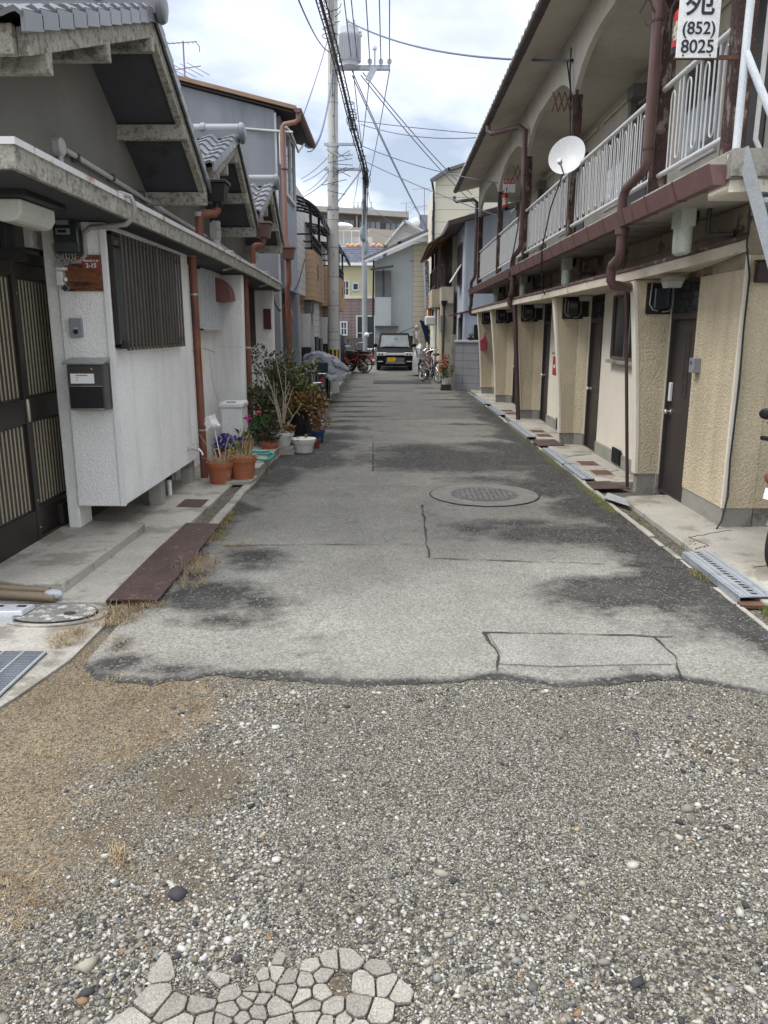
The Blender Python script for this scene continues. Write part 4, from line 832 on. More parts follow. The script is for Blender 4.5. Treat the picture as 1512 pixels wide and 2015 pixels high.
# canopy
CP=[(2.665,6.1),(2.47,6.75),(2.31,7.6),(2.20,9.0),(2.15,10.8),(2.135,13),(2.13,16),(2.12,20.9)]
def cz(x): return 1.6+.2025*x+.035*sstep(2.3,2.66,x)
b=B(); cp=B()
for (x0,y0),(x1,y1) in zip(CP,CP[1:]):
    z0,z1=cz(x0)+.012*nz(x0,y0,.7,2),cz(x1)+.012*nz(x1,y1,.7,2)
    b.hexa([(x0,y0,z0),(XW-.003,y0,z0+.01),(XW-.003,y1,z1+.01),(x1,y1,z1),(x0,y0,z0+.085),(XW-.003,y0,z0+.12),(XW-.003,y1,z1+.12),(x1,y1,z1+.085)])
    cp.hexa([(x0-.012,y0,z0+.088),(XW-.004,y0,z0+.122),(XW-.004,y1,z1+.122),(x1-.012,y1,z1+.088),(x0-.012,y0,z0+.118),(XW-.004,y0,z0+.15),(XW-.004,y1,z1+.15),(x1-.012,y1,z1+.118)])
c=b.build('entry_canopy',M('canopy_cream',(.56,.50,.40),.9,.14,3,.1,60,bump=.4,bs=50,c2=(.33,.28,.22),c2t=.62,c2s=4),ap_)
cp.build('canopy_cap',M('brown_canopy_cap',(.115,.07,.062),.6,.25,5,.1,50,c2=(.27,.24,.21),c2t=.6,c2s=11),c)
# balcony slab, gutter
B().box(2.125,3.22,5.22,20.9,2.53,2.70).build('balcony_slab',pale_conc,ap_,bev=.006)
b=B(); b.box(2.30,4.2,5.2,6.09,2.535,2.695)
g_=B(); g_.prism([(2.12,2.505),(2.045,2.50),(2.005,2.625),(2.018,2.625),(2.055,2.515),(2.12,2.52)],'y',5.27,20.9); g_.prism([(2.12,2.50),(2.05,2.50),(2.012,2.62),(2.12,2.62)],'y',5.265,5.275)
gt=g_.build('balcony_gutter',gutter_red,ap_)
y=5.9
while y<20.8: B().prism([(2.119,2.499),(2.042,2.496),(2.0,2.63),(2.006,2.632),(2.048,2.502),(2.119,2.503)],'y',y,y+.025).build('gutter_joint',M('gutter_joint_red',(.13,.065,.06),.55),gt); y+=.62
# upper storey
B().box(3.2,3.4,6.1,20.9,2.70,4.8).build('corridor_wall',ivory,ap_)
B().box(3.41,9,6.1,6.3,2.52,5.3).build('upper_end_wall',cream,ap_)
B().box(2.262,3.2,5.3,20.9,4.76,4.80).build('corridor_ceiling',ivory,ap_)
for i,y in enumerate((6.25,9.4,12.6,15.8,18.6)):
    B().box(3.185,3.199,y+.95,y+1.7,2.72,4.42).build('upstairs_door',door_g,ap_)
    w_=B().box(3.182,3.199,y+2.0,y+2.9,3.35,4.35).build('upstairs_window',glass,ap_); b=B()
    for (p,q,r_,s) in ((y+1.97,y+2.93,3.32,3.35),(y+1.97,y+2.93,4.35,4.38),(y+1.97,y+2.0,3.35,4.35),(y+2.9,y+2.93,3.35,4.35),(y+2.43,y+2.46,3.35,4.35)): b.box(3.17,3.199,p,q,r_,s)
    b.build('window_frame',alu,w_)
    b=B(); b.box(3.02,3.195,y+1.2,y+1.45,4.45,4.6); b.box(3.10,3.195,y+1.55,y+1.68,4.3,4.62); b.build('meter_cluster',M('shade_grey',(.16,.16,.155),.6),ap_,bev=.01)
    b=B().tube([(3.17,y+.3,4.62),(3.17,y+3.2,4.62)],.022,8); b.build('ceiling_conduit',ivory,ap_)
PY=[5.55,7.04,10.24,13.62,16.9,20.5]
for a,b_ in zip(PY,PY[1:]):
    n=20; pl_=[]; 
    for i in range(n+1):
        t=-1+2*i/n; pl_.append((a+.05+(b_-a-.1)*i/n,4.38+.36*(1-abs(t)**3.2)))
    bb=B(); m_=len(pl_)
    bb.add([(x,y,z) for x in (2.20,2.262) for y,z in pl_]+[(x,y,5.12) for x in (2.20,2.262) for y,z in pl_],
        [(i,i+1,2*m_+i+1,2*m_+i) for i in range(m_-1)]+[(m_+i,m_+i+1,3*m_+i+1,3*m_+i) for i in range(m_-1)]+[(i,i+1,m_+i+1,m_+i) for i in range(m_-1)])
    bb.build('arched_fascia',ivory,ap_)
for i,y in enumerate(PY):
    b=B(); w=.062 if i in(0,1) else .055
    b.box(2.20,2.20+2*w,y-w,y+w,2.70,4.36); b.box(2.2,2.262,y-w,y+w,4.36,5.12) if False else None
    b.build('balcony_post',wood_old,ap_,bev=.006)
    B().box(2.198,2.264,y-.052,y+.052,4.362,5.12).build('arched_fascia',ivory,ap_)
rl=0
for a,b_ in zip(PY,PY[1:]):
    y0,y1=a+.07,b_-.07; x=2.245; b=B()
    b.tube([(x,y0,3.52),(x,y1,3.52)],.023,10); b.tube([(x,y0,2.86),(x,y1,2.86)],.021,10); r_=b.build('railing',white_metal,ap_,True)
    b=B(); n=max(3,int((y1-y0)/.27)); st=(y1-y0)/n
    for k in range(n):
        yc=y0+st*(k+.32); h=.04
        b.tube([(x,yc-h,2.86),(x,yc-h,3.40),(x,yc-h*.7,3.435),(x,yc,3.45),(x,yc+h*.7,3.435),(x,yc+h,3.40),(x,yc+h,2.86)],.0062,6,False)
        yc+=st*.5
        if k<n-1: b.tube([(x,yc-h,3.52),(x,yc-h,2.97),(x,yc-h*.7,2.935),(x,yc,2.92),(x,yc+h*.7,2.935),(x,yc+h,2.97),(x,yc+h,3.52)],.0062,6,False)
    b.build('railing_loops',white_metal,r_,True)
# roof with eaves gutter
b=B(); b.prism([(1.70,5.02),(2.22,5.13),(9,7.5),(9,7.58),(1.66,5.10)],'y',5.0,21.0); b.build('eaves_soffit',ivory,ap_)
rt=B(); nY=int(16/.25*8)
for k in range(26):
    base=len(rt.v); u0,u1=k*.24-.02,(k+1)*.24+.01
    for u,h in ((u0,.0),(u1,.03),(u1+.004,.0)):
        for i in range(nY+1):
            ph=(i%8)/8; rt.v.append((1.66+u*.945,5.0+16*i/nY,5.105+u*.33+h+.028*math.sin(2*PI*ph)+.03))
    w=nY+1
    for j in range(2):
        for i in range(nY): rt.f.append((base+j*w+i,base+j*w+i+1,base+(j+1)*w+i+1,base+(j+1)*w+i))
    if k==0:
        for i in range(nY): pass
r0=rt.build('tiled_roof',M('pale_roof_tile',(.36,.35,.33),.6,.15,4),ap_,True,rec=False,ang=50)
for i in range(64): B().lathe((1.655,5.06+.25*i,5.15),[(.058,-.02),(.06,.0),(.05,.012)],10,'x').build('round_eave_tile',M('pale_roof_tile',(0,0,0)),r0,True)
g_=B(); n=8
g_.prism([(1.64+.058*math.cos(PI+PI*i/n),5.045+.06*math.sin(PI+PI*i/n)) for i in range(n+1)]+[(1.69,5.055),(1.59,5.055)],'y',5.0,20.95)
gg=g_.build('roof_gutter',brown_metal,ap_,True); b=B(); y=5.4
while y<20.9: b.prism([(1.64+.064*math.cos(PI+PI*i/n),5.045+.066*math.sin(PI+PI*i/n)) for i in range(n+1)],'y',y,y+.02); y+=.6
b.build('gutter_bracket',M('rusty_bracket',(.10,.055,.045),.6),gg)
def rdrop(y,low=True,m=pipe_mauve,yl=.35,top=4.96):
    b=B(); x=2.13
    b.tube([(1.64,y+.9,top),(1.64,y+.9,top-.08),(1.70,y+.85,top-.13),(2.05,y+.1,top-.2),(x,y,top-.28),(x,y,top-.5),(x,y,2.97),(x-.01,y+.05,2.90),(2.08,y+yl,2.82),(2.07,y+yl+.05,2.75),(2.07,y+yl+.06,2.63)],.042,12)
    p=b.build('drain_pipe',m,ap_,True); b=B()
    for z in (3.05,4.0): b.lathe((x,y,z),[(.046,0),(.046,.02)],14)
    b.build('pipe_clamp',brown_metal,p,True)
    if low:
        y2=y+yl+.06; b=B(); b.lathe((2.085,y2,2.44),[(.06,0),(.065,.06)],14); b.tube([(2.085,y2,2.50),(2.085,y2,2.30),(2.087,y2+.03,2.245),(2.09,y2+.25,2.20),(2.09,y2+.29,2.15),(2.095,y2+.30,2.06),(2.12,y2+.31,2.02),(2.30,y2+.36,2.0)],.045,12); b.build('drain_pipe',m,ap_,True)
rdrop(6.93,yl=.38); rdrop(13.3,yl=.4); rdrop(20.35,yl=.3)
b=B().tube([(2.29,7.83,2.02),(2.445,7.83,.02)],.017,10); b.build('drain_pipe',M('thin_mauve',(.06,.032,.033),.5),ap_,True)
b=B().tube([(2.15,13.85,2.03),(2.29,13.86,.02)],.04,10); b.build('drain_pipe',M('dark_mauve',(.075,.045,.043),.5),ap_,True)
# pipes and conduits under the balcony
b=B()
for z,x in ((2.36,2.672),(2.22,2.672)): b.tube([(x,6.2,z),(x,20.5,z-.01)],.012,6)
b.build('wall_conduit',grime,ap_)
for y in (6.55,10.75,14.2,17.8):
    b=B(); b.tube([(2.38,y+.12,2.53),(2.42,y+.12,2.50),(2.40,y+.06,2.46),(2.40,y+.03,2.40)],.028,8); b.tube([(2.46,y+.05,2.53),(2.44,y,2.47),(2.42,y-.02,2.42)],.022,8); b.tube([(2.5,y-.1,2.53),(2.5,y-.1,2.36),(2.51,y-.11,2.33),(2.66,y-.22,2.325)],.02,8); b.build('meter_pipes',M('sooty_pipe',(.06,.058,.055),.7),ap_,True)
MG='breaker boxes hanging under the balcony'
breaker('meter_box',(2.34,6.55,2.42),'nearest pale green meter box hanging below the balcony gutter',1.15,MG)
breaker('meter_box',(2.34,10.75,2.40),'pale green meter box under the balcony beyond the satellite dish post',1.1,MG)
breaker('meter_box',(2.34,14.2,2.40),'third pale green meter box along the balcony underside',1.1,MG)
breaker('meter_box',(2.34,17.8,2.38),'farthest pale meter box under the balcony end',1.1,MG)
# dark meter boards on the fins
for i,y in enumerate(FY):
    lab=['large dark meter board on the nearest tan fin beside the transom','dark meter board on the second tan fin with a looping wire','dark meter board on the third fin by the plastic downpipe elbow','dark meter board on the fourth tan fin','small dark meter board on the last tan fin by the pink bag'][i]
    x0=FT[i]+.12; t=thing('meter_board',(x0+.1,y,1.9),lab,'meter board','meter boards beside the doors')
    B().box(x0,2.665,y-.03,y-.005,1.75,2.035).build('back_board',M('charred_board',(.022,.018,.016),.7,.25,8),t)
    B().box(x0+.05,x0+.20,y-.10,y-.032,1.80,1.99).build('meter_case',MC['dark_meter_case'],t,bev=.01)
    if i: B().box(x0+.075,x0+.175,y-.106,y-.1005,1.89,1.95).build('dial_plate',M('dim_plate',(.10,.105,.11),.4),t)
    b=B().tube([(x0+.03,y-.06,2.03),(x0+.02,y-.06,1.84),(x0+.05,y-.07,1.79),(x0+.1,y-.07,1.78)],.006,6); b.tube([(x0+.24,y-.05,2.03),(x0+.24,y-.06,1.82),(x0+.2,y-.07,1.775),(x0+.14,y-.07,1.77)],.006,6); b.build('meter_wires',MC['grey_flex'],t)
    l=['square porch lamp over the nearest brown door','porch lamp over the second door','porch lamp over the third door','porch lamp over the fourth door','porch lamp over the farthest door'][i]
    z=cz(FT[i])-.0; t=thing('porch_lamp',(2.45,y-.45,z),l,'lamp','porch lamps under the right canopy'); zz_=min(cz(2.3),2.06)
    B().box(2.44,2.60,y-.52,y-.36,zz_-.035,zz_+.0).build('lamp_base',M('lamp_base_m',(.25,.24,.21),.5),t); B().hexa([(2.46,y-.5,zz_-.09),(2.58,y-.5,zz_-.09),(2.58,y-.38,zz_-.09),(2.46,y-.38,zz_-.09),(2.445,y-.515,zz_-.037),(2.595,y-.515,zz_-.037),(2.595,y-.365,zz_-.037),(2.445,y-.365,zz_-.037)]).build('lamp_shade',M('smoky_shade',(.33,.33,.31),.3),t)
ic2=thing('door_intercom',(2.66,6.86,1.3),'grey intercom box beside the nearest brown door','intercom'); B().box(2.615,2.679,6.80,6.90,1.24,1.365).build('case',MC['grey_case'],ic2,bev=.005); B().box(2.610,2.6145,6.83,6.87,1.31,1.34).build('speaker',M('speaker_grey',(.10,.105,.12),.5),ic2)
rb=thing('red_post_box',(2.62,12.4,1.05),'red wall post box with white slips between the second and third doors','post box'); B().box(2.60,2.679,12.3,12.62,.9,1.2).build('box_body',M('post_red',(.40,.055,.03),.4,.1,5),rb,bev=.01); B().box(2.592,2.5995,12.40,12.50,1.02,1.07).build('paper',white_i,rb)
pk=thing('hanging_bag',(2.27,19.7,1.45),'pink bag hanging by the farthest door','bag'); B().prism([(2.24,1.12),(2.36,1.10),(2.40,1.16),(2.38,1.40),(2.33,1.50),(2.30,1.42),(2.22,1.36)],'y',19.63,19.72).build('bag_body',M('pink_cloth',(.33,.06,.10),.6,.15,6),pk,bev=.015); B().tube([(2.33,19.68,1.49),(2.36,19.7,1.56),(2.37,19.74,1.57)],.008,6).build('bag_strap',MC['pink_cloth'],pk)
# sign board, extinguishers, hangers, dish
sg=thing('sign_board',(1.93,5.44,3.8),'white enamel phone number sign with 852 8025 fixed to the near balcony post','sign')
B().box(1.806,2.064,5.44,5.451,3.283,4.40).build('panel',sign_w,sg,bev=.002)
text('(852)',.100,'number_text',ink,sg,(1.937,5.4375,3.418),(1,0,0),(0,0,1),bold=.0012); text('8025',.106,'number_text',ink,sg,(1.937,5.4375,3.312),(1,0,0),(0,0,1),bold=.0012); text('苑',.19,'name_text',ink,sg,(1.935,5.4375,3.540),(1,0,0),(0,0,1),bold=.002); text('和',.19,'name_text',ink,sg,(1.935,5.4375,3.77),(1,0,0),(0,0,1),bold=.002)
b=B(); 
for x in (1.85,2.02): b.lathe((x,5.439,3.297),[(.006,-.003),(.006,.002)],8,'y')
b.build('bolt',rust2,sg); B().bar((1.80,5.46,3.29),(2.22,5.475,3.295),.012,.025).build('bracket',rust2,sg)
def extinguisher(x,y,z,label):
    t=thing('fire_extinguisher',(x,y,z),label,'fire extinguisher','extinguishers on the balcony posts')
    B().lathe((x,y,z),[(.055,.05),(.062,.055),(.062,.27),(.055,.30),(.03,.33),(.022,.335)],18).build('cylinder',red,t,True); B().lathe((x,y,z),[(.058,0),(.064,.005),(.064,.05)],18).build('foot_ring',black,t,True)
    B().lathe((x,y,z+.335),[(.02,0),(.02,.03),(.012,.035),(.012,.06)],12).build('valve',steel,t,True)
    b=B(); b.bar((x,y,z+.385),(x+.02,y-.09,z+.42),.014,.010); b.bar((x,y,z+.37),(x+.01,y-.08,z+.375),.014,.008); b.build('lever',black,t)
    B().tube([(x-.01,y,z+.36),(x-.05,y,z+.37),(x-.078,y,z+.33),(x-.082,y,z+.2),(x-.078,y,z+.1)],.009,8).build('hose',black,t,True)
    b=B()
    for k in range(9):
        a=PI*(.95+.9*k/8); b.v+=[(x+.0632*math.cos(a),y+.0632*math.sin(a),z+h) for h in (.10,.23)]
    b.f=[(2*k,2*k+2,2*k+3,2*k+1) for k in range(8)]; b.build('paper_label',M('extinguisher_label',(.55,.50,.36),.5,.1,3,0,c2=(.12,.12,.13),c2t=.55,c2s=24),t)
extinguisher(2.22,6.62,3.66,'red fire extinguisher beside the white phone number sign')
extinguisher(2.30,16.55,3.95,'small red fire extinguisher under the red and white notice')
nt_=thing('notice_board',(2.36,16.6,4.4),'red and white extinguisher notice on a balcony post','sign'); B().box(2.25,2.50,16.60,16.61,4.30,4.57).build('panel',sign_w,nt_); B().box(2.26,2.49,16.592,16.599,4.46,4.56).build('red_band',M('notice_red',(.50,.05,.09),.4,.05),nt_); text('消火器',.072,'notice_text',white_i,nt_,(2.375,16.589,4.483),(1,0,0),(0,0,1),bold=.0005)
def hanger(y,x0,x1,z,n,label,hooks=0):
    t=thing('clothes_hanger_rack',(x0,y,z),label,'hanging rack','scissor racks on the balcony posts'); b=B(); st=(x1-x0)/n; h=.11
    for k in range(n):
        a=x0+st*k; b.bar((a,y,z-h),(a+st,y,z+h),.016,.004,(0,1,0)); b.bar((a,y+.006,z+h),(a+st,y+.006,z-h),.016,.004,(0,1,0))
    b.build('scissor_bars',M('rusty_brown_bar',(.095,.05,.043),.6,.2,12),t)
    B().bar((x0,y,z-h-.02),(x0,y,z+h+.02),.03,.02,(0,1,0)).build('wall_plate',brown_metal,t)
    if hooks:
        b=B()
        for k in range(3):
            xx=x0+(x1-x0)*(.3+.25*k); b.tube([(xx,y,z-h*.6),(xx,y,z-h-.05),(xx-.015,y,z-h-.09),(xx-.04,y,z-h-.09),(xx-.05,y,z-h-.06)],.005,6)
        b.build('hooks',rust2,t)
    return t
hanger(6.9,2.44,1.98,4.17,4,'brown scissor drying rack with hooks at the top beside the downpipe',1)
hanger(10.12,2.22,1.93,4.26,4,'brown scissor drying rack above the satellite dish')
hanger(13.5,2.22,1.98,4.10,3,'brown scissor drying rack on the third balcony post')
ds=thing('satellite_dish',(2.05,10.0,3.6),'white round satellite dish on the balcony railing','satellite dish')
n_=Vector((-.45,-.82,.34)).normalized(); m_=n_.to_track_quat('Z','Y').to_matrix().to_4x4(); m_.translation=Vector((2.11,9.95,3.61))
b=B(); pr=[(.002,.0)]+[(.215*i/7,.05*(i/7)**2) for i in range(1,8)]+[(.22,.052),(.215,.045),(.12,.005),(.01,-.008)]
b.lathe((0,0,0),pr,32,sy=1.08); b.xf(m_); b.build('dish_bowl',M('dish_white',(.68,.69,.69),.45,.03),ds,True)
b=B(); p=m_@Vector((0,-.235,.03)); q=m_@Vector((0,-.20,.24)); b.tube([m_@Vector((0,-.05,-.02)),p,q],.011,8); b.build('feed_arm',alu,ds); b=B(); b.lathe((0,0,0),[(.022,-.03),(.03,0),(.026,.05)],12); mm=m_.copy(); mm.translation=q; b.xf(mm); b.build('receiver',white_pl,ds,True)
B().tube([m_@Vector((0,0,-.02)),(2.16,10.12,3.60),(2.23,10.2,3.60)],.018,8).build('mount_arm',galv,ds); 
# outside stair at the near end
stt=thing('steel_staircase',(2.3,5.2,2.6),'grey steel outside stair with white pipe rail at the apartment end','staircase')
b=B(); b.bar((2.19,5.215,2.70),(2.62,5.0,1.35),.04,.075,(0,0,1)); b.build('stringer',M('dull_steel',(.30,.315,.325),.5,.12,7,metal=.3),stt); B().bar((2.5,5.85,2.72),(3.05,5.6,1.35),.045,.13).build('stringer',M('dull_steel',(0,0,0)),stt)
b=B()
for k in range(6): t=k/6; b.obox((2.42+.45*t,5.5-.22*t,2.60-1.2*t),(.20,.60,.03),(0,0,-.4))
b.build('treads',galv,stt)
b=B(); b.box(2.62,3.72,4.86,5.27,1.30,1.345); b.box(3.02,3.72,5.271,5.78,1.30,1.345); b.build('mid_landing',galv,stt); b=B(); [b.box(3.66,3.72,y,y+.06,.04,1.299) for y in (4.92,5.70)]; b.build('landing_posts',galv,stt)
for y in (4.93,5.74): B().bar((3.72,y,1.32),(4.95,y,.06),.045,.13).build('stringer',M('dull_steel',(0,0,0)),stt)
b=B()
for k in range(1,6): b.box(3.66+.205*k,3.90+.205*k,4.956,5.717,1.30-.21*k,1.325-.21*k)
b.build('treads',galv,stt)
b=B(); b.tube([(2.165,5.25,2.60),(2.165,5.25,3.4),(2.17,5.24,4.2)],.024,10); b.tube([(2.168,5.245,3.25),(2.25,5.17,3.02),(2.47,5.05,2.5)],.024,10); b.tube([(2.17,5.25,3.98),(2.42,5.09,3.55)],.024,10); b.tube([(2.14,5.27,2.68),(2.155,5.25,2.56),(2.17,5.24,2.545)],.02,8); b.build('handrail',M('pale_blue_white_pipe',(.60,.63,.66),.45,.08,5),stt,True)
B().box(2.13,4.2,5.19,5.218,2.54,2.70).build('landing_edge',base_conc,stt)
b=B(); b.prism([(2.15,5.26),(2.30,5.22),(2.42,5.26),(2.42,5.6),(2.15,5.6)],'z',2.455,2.528); b.build('landing_haunch',cream,ap_)
b=B().tube([(2.33,5.33,4.4),(2.32,5.33,3.4),(2.31,5.32,2.78),(2.32,5.28,2.72),(2.345,5.24,2.62),(2.35,5.25,2.5),(2.40,5.4,2.40)],.016,8); tag(b.build('cable_duct',pvc,None,True),'grey cable duct bending round the near balcony corner','conduit')
b=B().tube([(2.40,5.5,2.40),(2.60,5.95,2.2),(2.70,6.08,2.0),(2.70,6.085,1.6),(2.71,6.085,1.2),(2.70,6.085,.6),(2.71,6.08,.3),(2.67,6.06,.1),(2.62,6.02,.05)],.007,6); tag(b.build('wall_cable',wire_m,None,True),'thin black cable running down the tan corner of the apartment house','cable')
ej=thing('junction_box',(2.80,6.06,2.0),'rusty dark junction box on the tan end wall','box'); B().box(2.74,2.9,6.03,6.099,1.95,2.1).build('case',M('dark_rust',(.05,.035,.03),.7,.3,9),ej,bev=.006); B().box(2.73,2.91,6.02,6.099,2.103,2.112).build('lid',MC['dark_rust'],ej)
# ---------------------------------------------------------------- left: grey two-storey house and the newer houses
gh=thing('grey_house',(-3,15,0),'blue grey rendered two storey house with a brown roof edge behind the gabled row','house')
B().prism([(-9,0),(-1.93,0),(-1.93,5.14),(-9,6.85)],'y',13.9,14.1).build('side_wall',wallblue,gh)
B().box(-2.1,-1.86,14.1,16.15,2.32,5.1).build('upper_front_wall',M('pale_blue_grey',(.33,.35,.40),.85,.08,1.4,.05,80,bump=.2,bs=60,streak=.2),gh)
B().box(-1.935,-1.90,13.895,13.93,.0,5.1).build('corner_trim',M('pale_trim',(.45,.46,.48),.6),gh)
B().box(-2.3,-2.1,14.1,16.1,0,2.32).build('lower_front_wall',M('dark_shutter',(.075,.08,.095),.6,.1,3,lines=(('z',.09,.012),)),gh)
B().box(-2.3,-1.85,15.85,16.15,0,2.3).build('door_wing_wall',wallblue,gh)
w_=B().box(-1.855,-1.84,14.4,15.7,3.95,4.95).build('window',glass,gh); b=B()
for p in ((14.37,15.73,3.9,3.95),(14.37,15.73,4.95,4.98),(14.37,14.41,3.95,4.95),(15.69,15.73,3.95,4.95),(15.03,15.07,3.95,4.95)): b.box(-1.859,-1.81,*p)
b.build('window_frame',M('white_frame',(.6,.61,.62),.5),w_)
b=B(); b.prism([(-9.2,6.93),(-1.55,5.115),(-1.55,5.175),(-9.2,7.005)],'y',13.78,16.3); rf=b.build('roof',M('tan_metal_roof',(.27,.175,.115),.5,.15,3),gh)
B().prism([(-9.2,6.90),(-1.58,5.075),(-1.58,5.096),(-9.2,6.925)],'y',13.82,16.28).build('roof_underside',M('roof_edge_dark',(.035,.025,.022),.6),rf)
g_=B(); n=8; g_.prism([(-1.53+.065*math.cos(PI+PI*i/n),5.13+.065*math.sin(PI+PI*i/n)) for i in range(n+1)],'y',13.75,16.35); g_.build('roof_gutter',M('brown_pink_gutter',(.14,.08,.068),.5),gh,True)
b=B().lathe((-9,13.95,0),[(0,0)],3) if False else None
B().tube([(-1.53,13.85,5.08),(-1.53,13.85,4.98),(-1.58,13.84,4.94),(-1.76,13.82,4.90),(-1.79,13.82,4.86),(-1.79,13.82,4.7),(-1.79,13.82,3.12),(-1.77,13.82,3.05),(-1.75,13.82,2.98)],.042,12).build('drain_pipe',M('pink_brown_pipe',(.27,.145,.115),.5,.12,4),gh,True)
collector(gh,-1.75,13.8,2.78,M('brown_collector',(.17,.085,.06),.5))
B().tube([(-1.75,13.8,2.78),(-1.75,13.8,2.4),(-1.78,13.82,2.3),(-1.78,13.82,.03)],.045,12).build('drain_pipe',pipe_red,gh,True)
b=B()
for z in (4.2,1.2): b.lathe((-1.785,13.82,z),[(.049,0),(.049,.025)],12)
b.build('pipe_clamp',brown_metal,gh,True)
hood(gh,-2.1,14.6,14.95,1.85,1.0)
b=B().tube([(-2.45,13.89,4.86),(-2.0,13.86,4.82),(-1.62,13.8,4.78)],.018,8); b.tube([(-1.84,13.85,4.3),(-1.84,13.84,4.75),(-1.80,13.83,4.84),(-1.72,13.8,4.86),(-1.66,13.85,4.8),(-1.6,14.4,4.6),(-1.58,15.2,4.9)],.018,8); tag(b.build('service_bracket',M('pale_conduit',(.55,.55,.52),.5),None,True),'pale service conduit and bar on the corner of the grey two storey house','bracket')
SID=M('grey_white_siding',(.50,.49,.48),.7,.05,2,.03,60,lines=(('z',.155,.012),)); TANS=M('tan_siding',(.43,.30,.19),.7,.06,2,.03,60,lines=(('z',.13,.010),)); ORS=M('orange_siding',(.40,.26,.15),.7,.05,2,.03,60,lines=(('z',.13,.010),)); blk=M('black_aluminium',(.018,.018,.02),.4,.1,4)
def newhouse(y0,ms,mb,label,bump=True):
    t=thing('terrace_house',(-3,y0+2.3,0),label,'house','newer terrace houses with balconies'); y1=y0+4.5
    B().box(-9,-2.42,y0,y1,0,5.2).build('wall',ms,t)
    B().box(-2.42,-1.92,y0,y0+1.9,2.35,3.5).build('siding_wall',ms,t); B().box(-2.42,-2.05,y0,y0+1.9,0,2.35).build('porch_wall',ms,t)
    w_=B().box(-2.419,-2.41,y0+2.3,y0+3.2,1.0,1.9).build('window',glass,t)
    B().box(-2.42,-1.74,y0+2.0,y1-.1,2.28,3.36).build('balcony_wall',mb,t); B().box(-2.42,-2.0,y0+2.05,y0+2.6,0,2.28).build('porch_pillar',mb,t)
    B().box(-1.737,-1.725,y0+2.95,y0+3.05,2.75,3.1).build('slit_window',blk,t)
    b=B(); 
    for z in (3.38,3.52,3.68): b.box(-1.80,-1.76,y0+2.0,y1-.1,z,z+.035); b.box(-2.42,-1.76,y0+2.0,y0+2.04,z,z+.035)
    for k in range(6): y=y0+2.0+.46*k; b.box(-1.80,-1.76,y,y+.035,3.36,3.7)
    b.build('balcony_rail',blk,t)
    b=B(); n=8; c=[(-2.5+.98*math.sin(PI/2*i/n)*1.0,3.92+.62*math.cos(PI/2*i/n)) for i in range(n+1)]
    for k in range(5):
        y=y0+1.95+.6*k; 
        for (xa,za),(xb,zb) in zip(c,c[1:]): b.bar((xa,y,za),(xb,y,zb),.035,.05)
    for i in range(1,n+1): b.bar((c[i][0],y0+1.95,c[i][1]),(c[i][0],y0+4.38,c[i][1]),.03,.03)
    for y in (y0+2.1,y0+4.2): b.box(-1.83,-1.77,y,y+.06,3.7,4.35)
    cf=b.build('canopy_frame',blk,t)
    b=B()
    for i in range(n): b.quad((c[i][0],y0+1.95,c[i][1]+.02),(c[i+1][0],y0+1.95,c[i+1][1]+.02),(c[i+1][0],y0+4.38,c[i+1][1]+.02),(c[i][0],y0+4.38,c[i][1]+.02))
    b.build('canopy_sheet',M('smoky_sheet',(.30,.32,.33),.2,.1,2,0,spec=.6,trans=.6),cf)
    return t
newhouse(16.2,SID,TANS,'newer house with pale siding and tan balcony box past the grey house')
newhouse(21.0,SID,ORS,'newer house with an orange-tan balcony box behind the utility pole')
newhouse(25.8,SID,ORS,'third newer house at the far left, mostly behind the pole')
for i,y in enumerate((18.2,23.0,27.8)):
    l=['nearest grey meter cabinet post before the tan house','grey meter cabinet post beside the utility pole base','far pale meter cabinet post beyond the pole'][i]
    t=thing('gate_post',(-1.9,y,0),l,'gate post','meter posts before the newer houses')
    B().box(-2.06,-1.84,y,y+.16,1.22,1.97).build('cabinet',M('pale_cabinet',(.50,.49,.475),.5,.04),t,bev=.008); B().box(-2.06,-1.84,y+.01,y+.15,0,1.22).build('black_base',blk,t); B().box(-1.836,-1.77,y+.02,y+.12,0,1.72).build('steel_post',galv,t)
    t=thing('air_conditioner',(-2.0,y+.9,2.1),['grey outdoor unit above the nearest meter cabinet','grey outdoor unit hung beside the utility pole','grey outdoor unit on the far terrace house'][i],'air conditioner','outdoor units on the newer houses')
    b=B().box(-2.05,-1.84,y+.3,y+1.0,1.98,2.26); b.build('casing',M('grey_unit',(.20,.205,.21),.5,.05),t,bev=.02); b=B(); b.lathe((-1.838,y+.65,2.12),[(.11,-.004),(.11,.004)],16,'x'); b.box(-2.0,-1.9,y+.35,y+.95,1.93,1.977); b.build('fan_grille',blk,t)
    t=thing('black_fence',(-1.75,y+1,0),['black panel fence in front of the tan balcony house','black panel fence beside the utility pole','black panel fence before the farthest terrace house'][i],'fence','black fences of the newer houses')
    b=B(); b.box(-1.80,-1.76,y+.5,y+1.2,.15,1.45); b.box(-1.80,-1.76,y+1.6,y+2.3,.15,1.4); b.build('panel',blk,t); b=B()
    for yy in (y+.4,y+1.35,y+2.4,y+3.2): b.box(-1.83,-1.77,yy,yy+.07,0,1.1)
    for yy in [y+2.47+.09*k for k in range(8)]: b.box(-1.80,-1.785,yy,yy+.03,.1,1.0)
    b.build('posts',blk,t)
# kerb to the left of the far road
S(B().prism([(-1.60,19.5),(-1.47,19.5),(-1.50,34),(-1.63,34)],'z',0,.05),'far_kerb',pale_conc)
S(B().box(-6,-1.605,20,34,-.01,.03),'far_pavement',concrete)
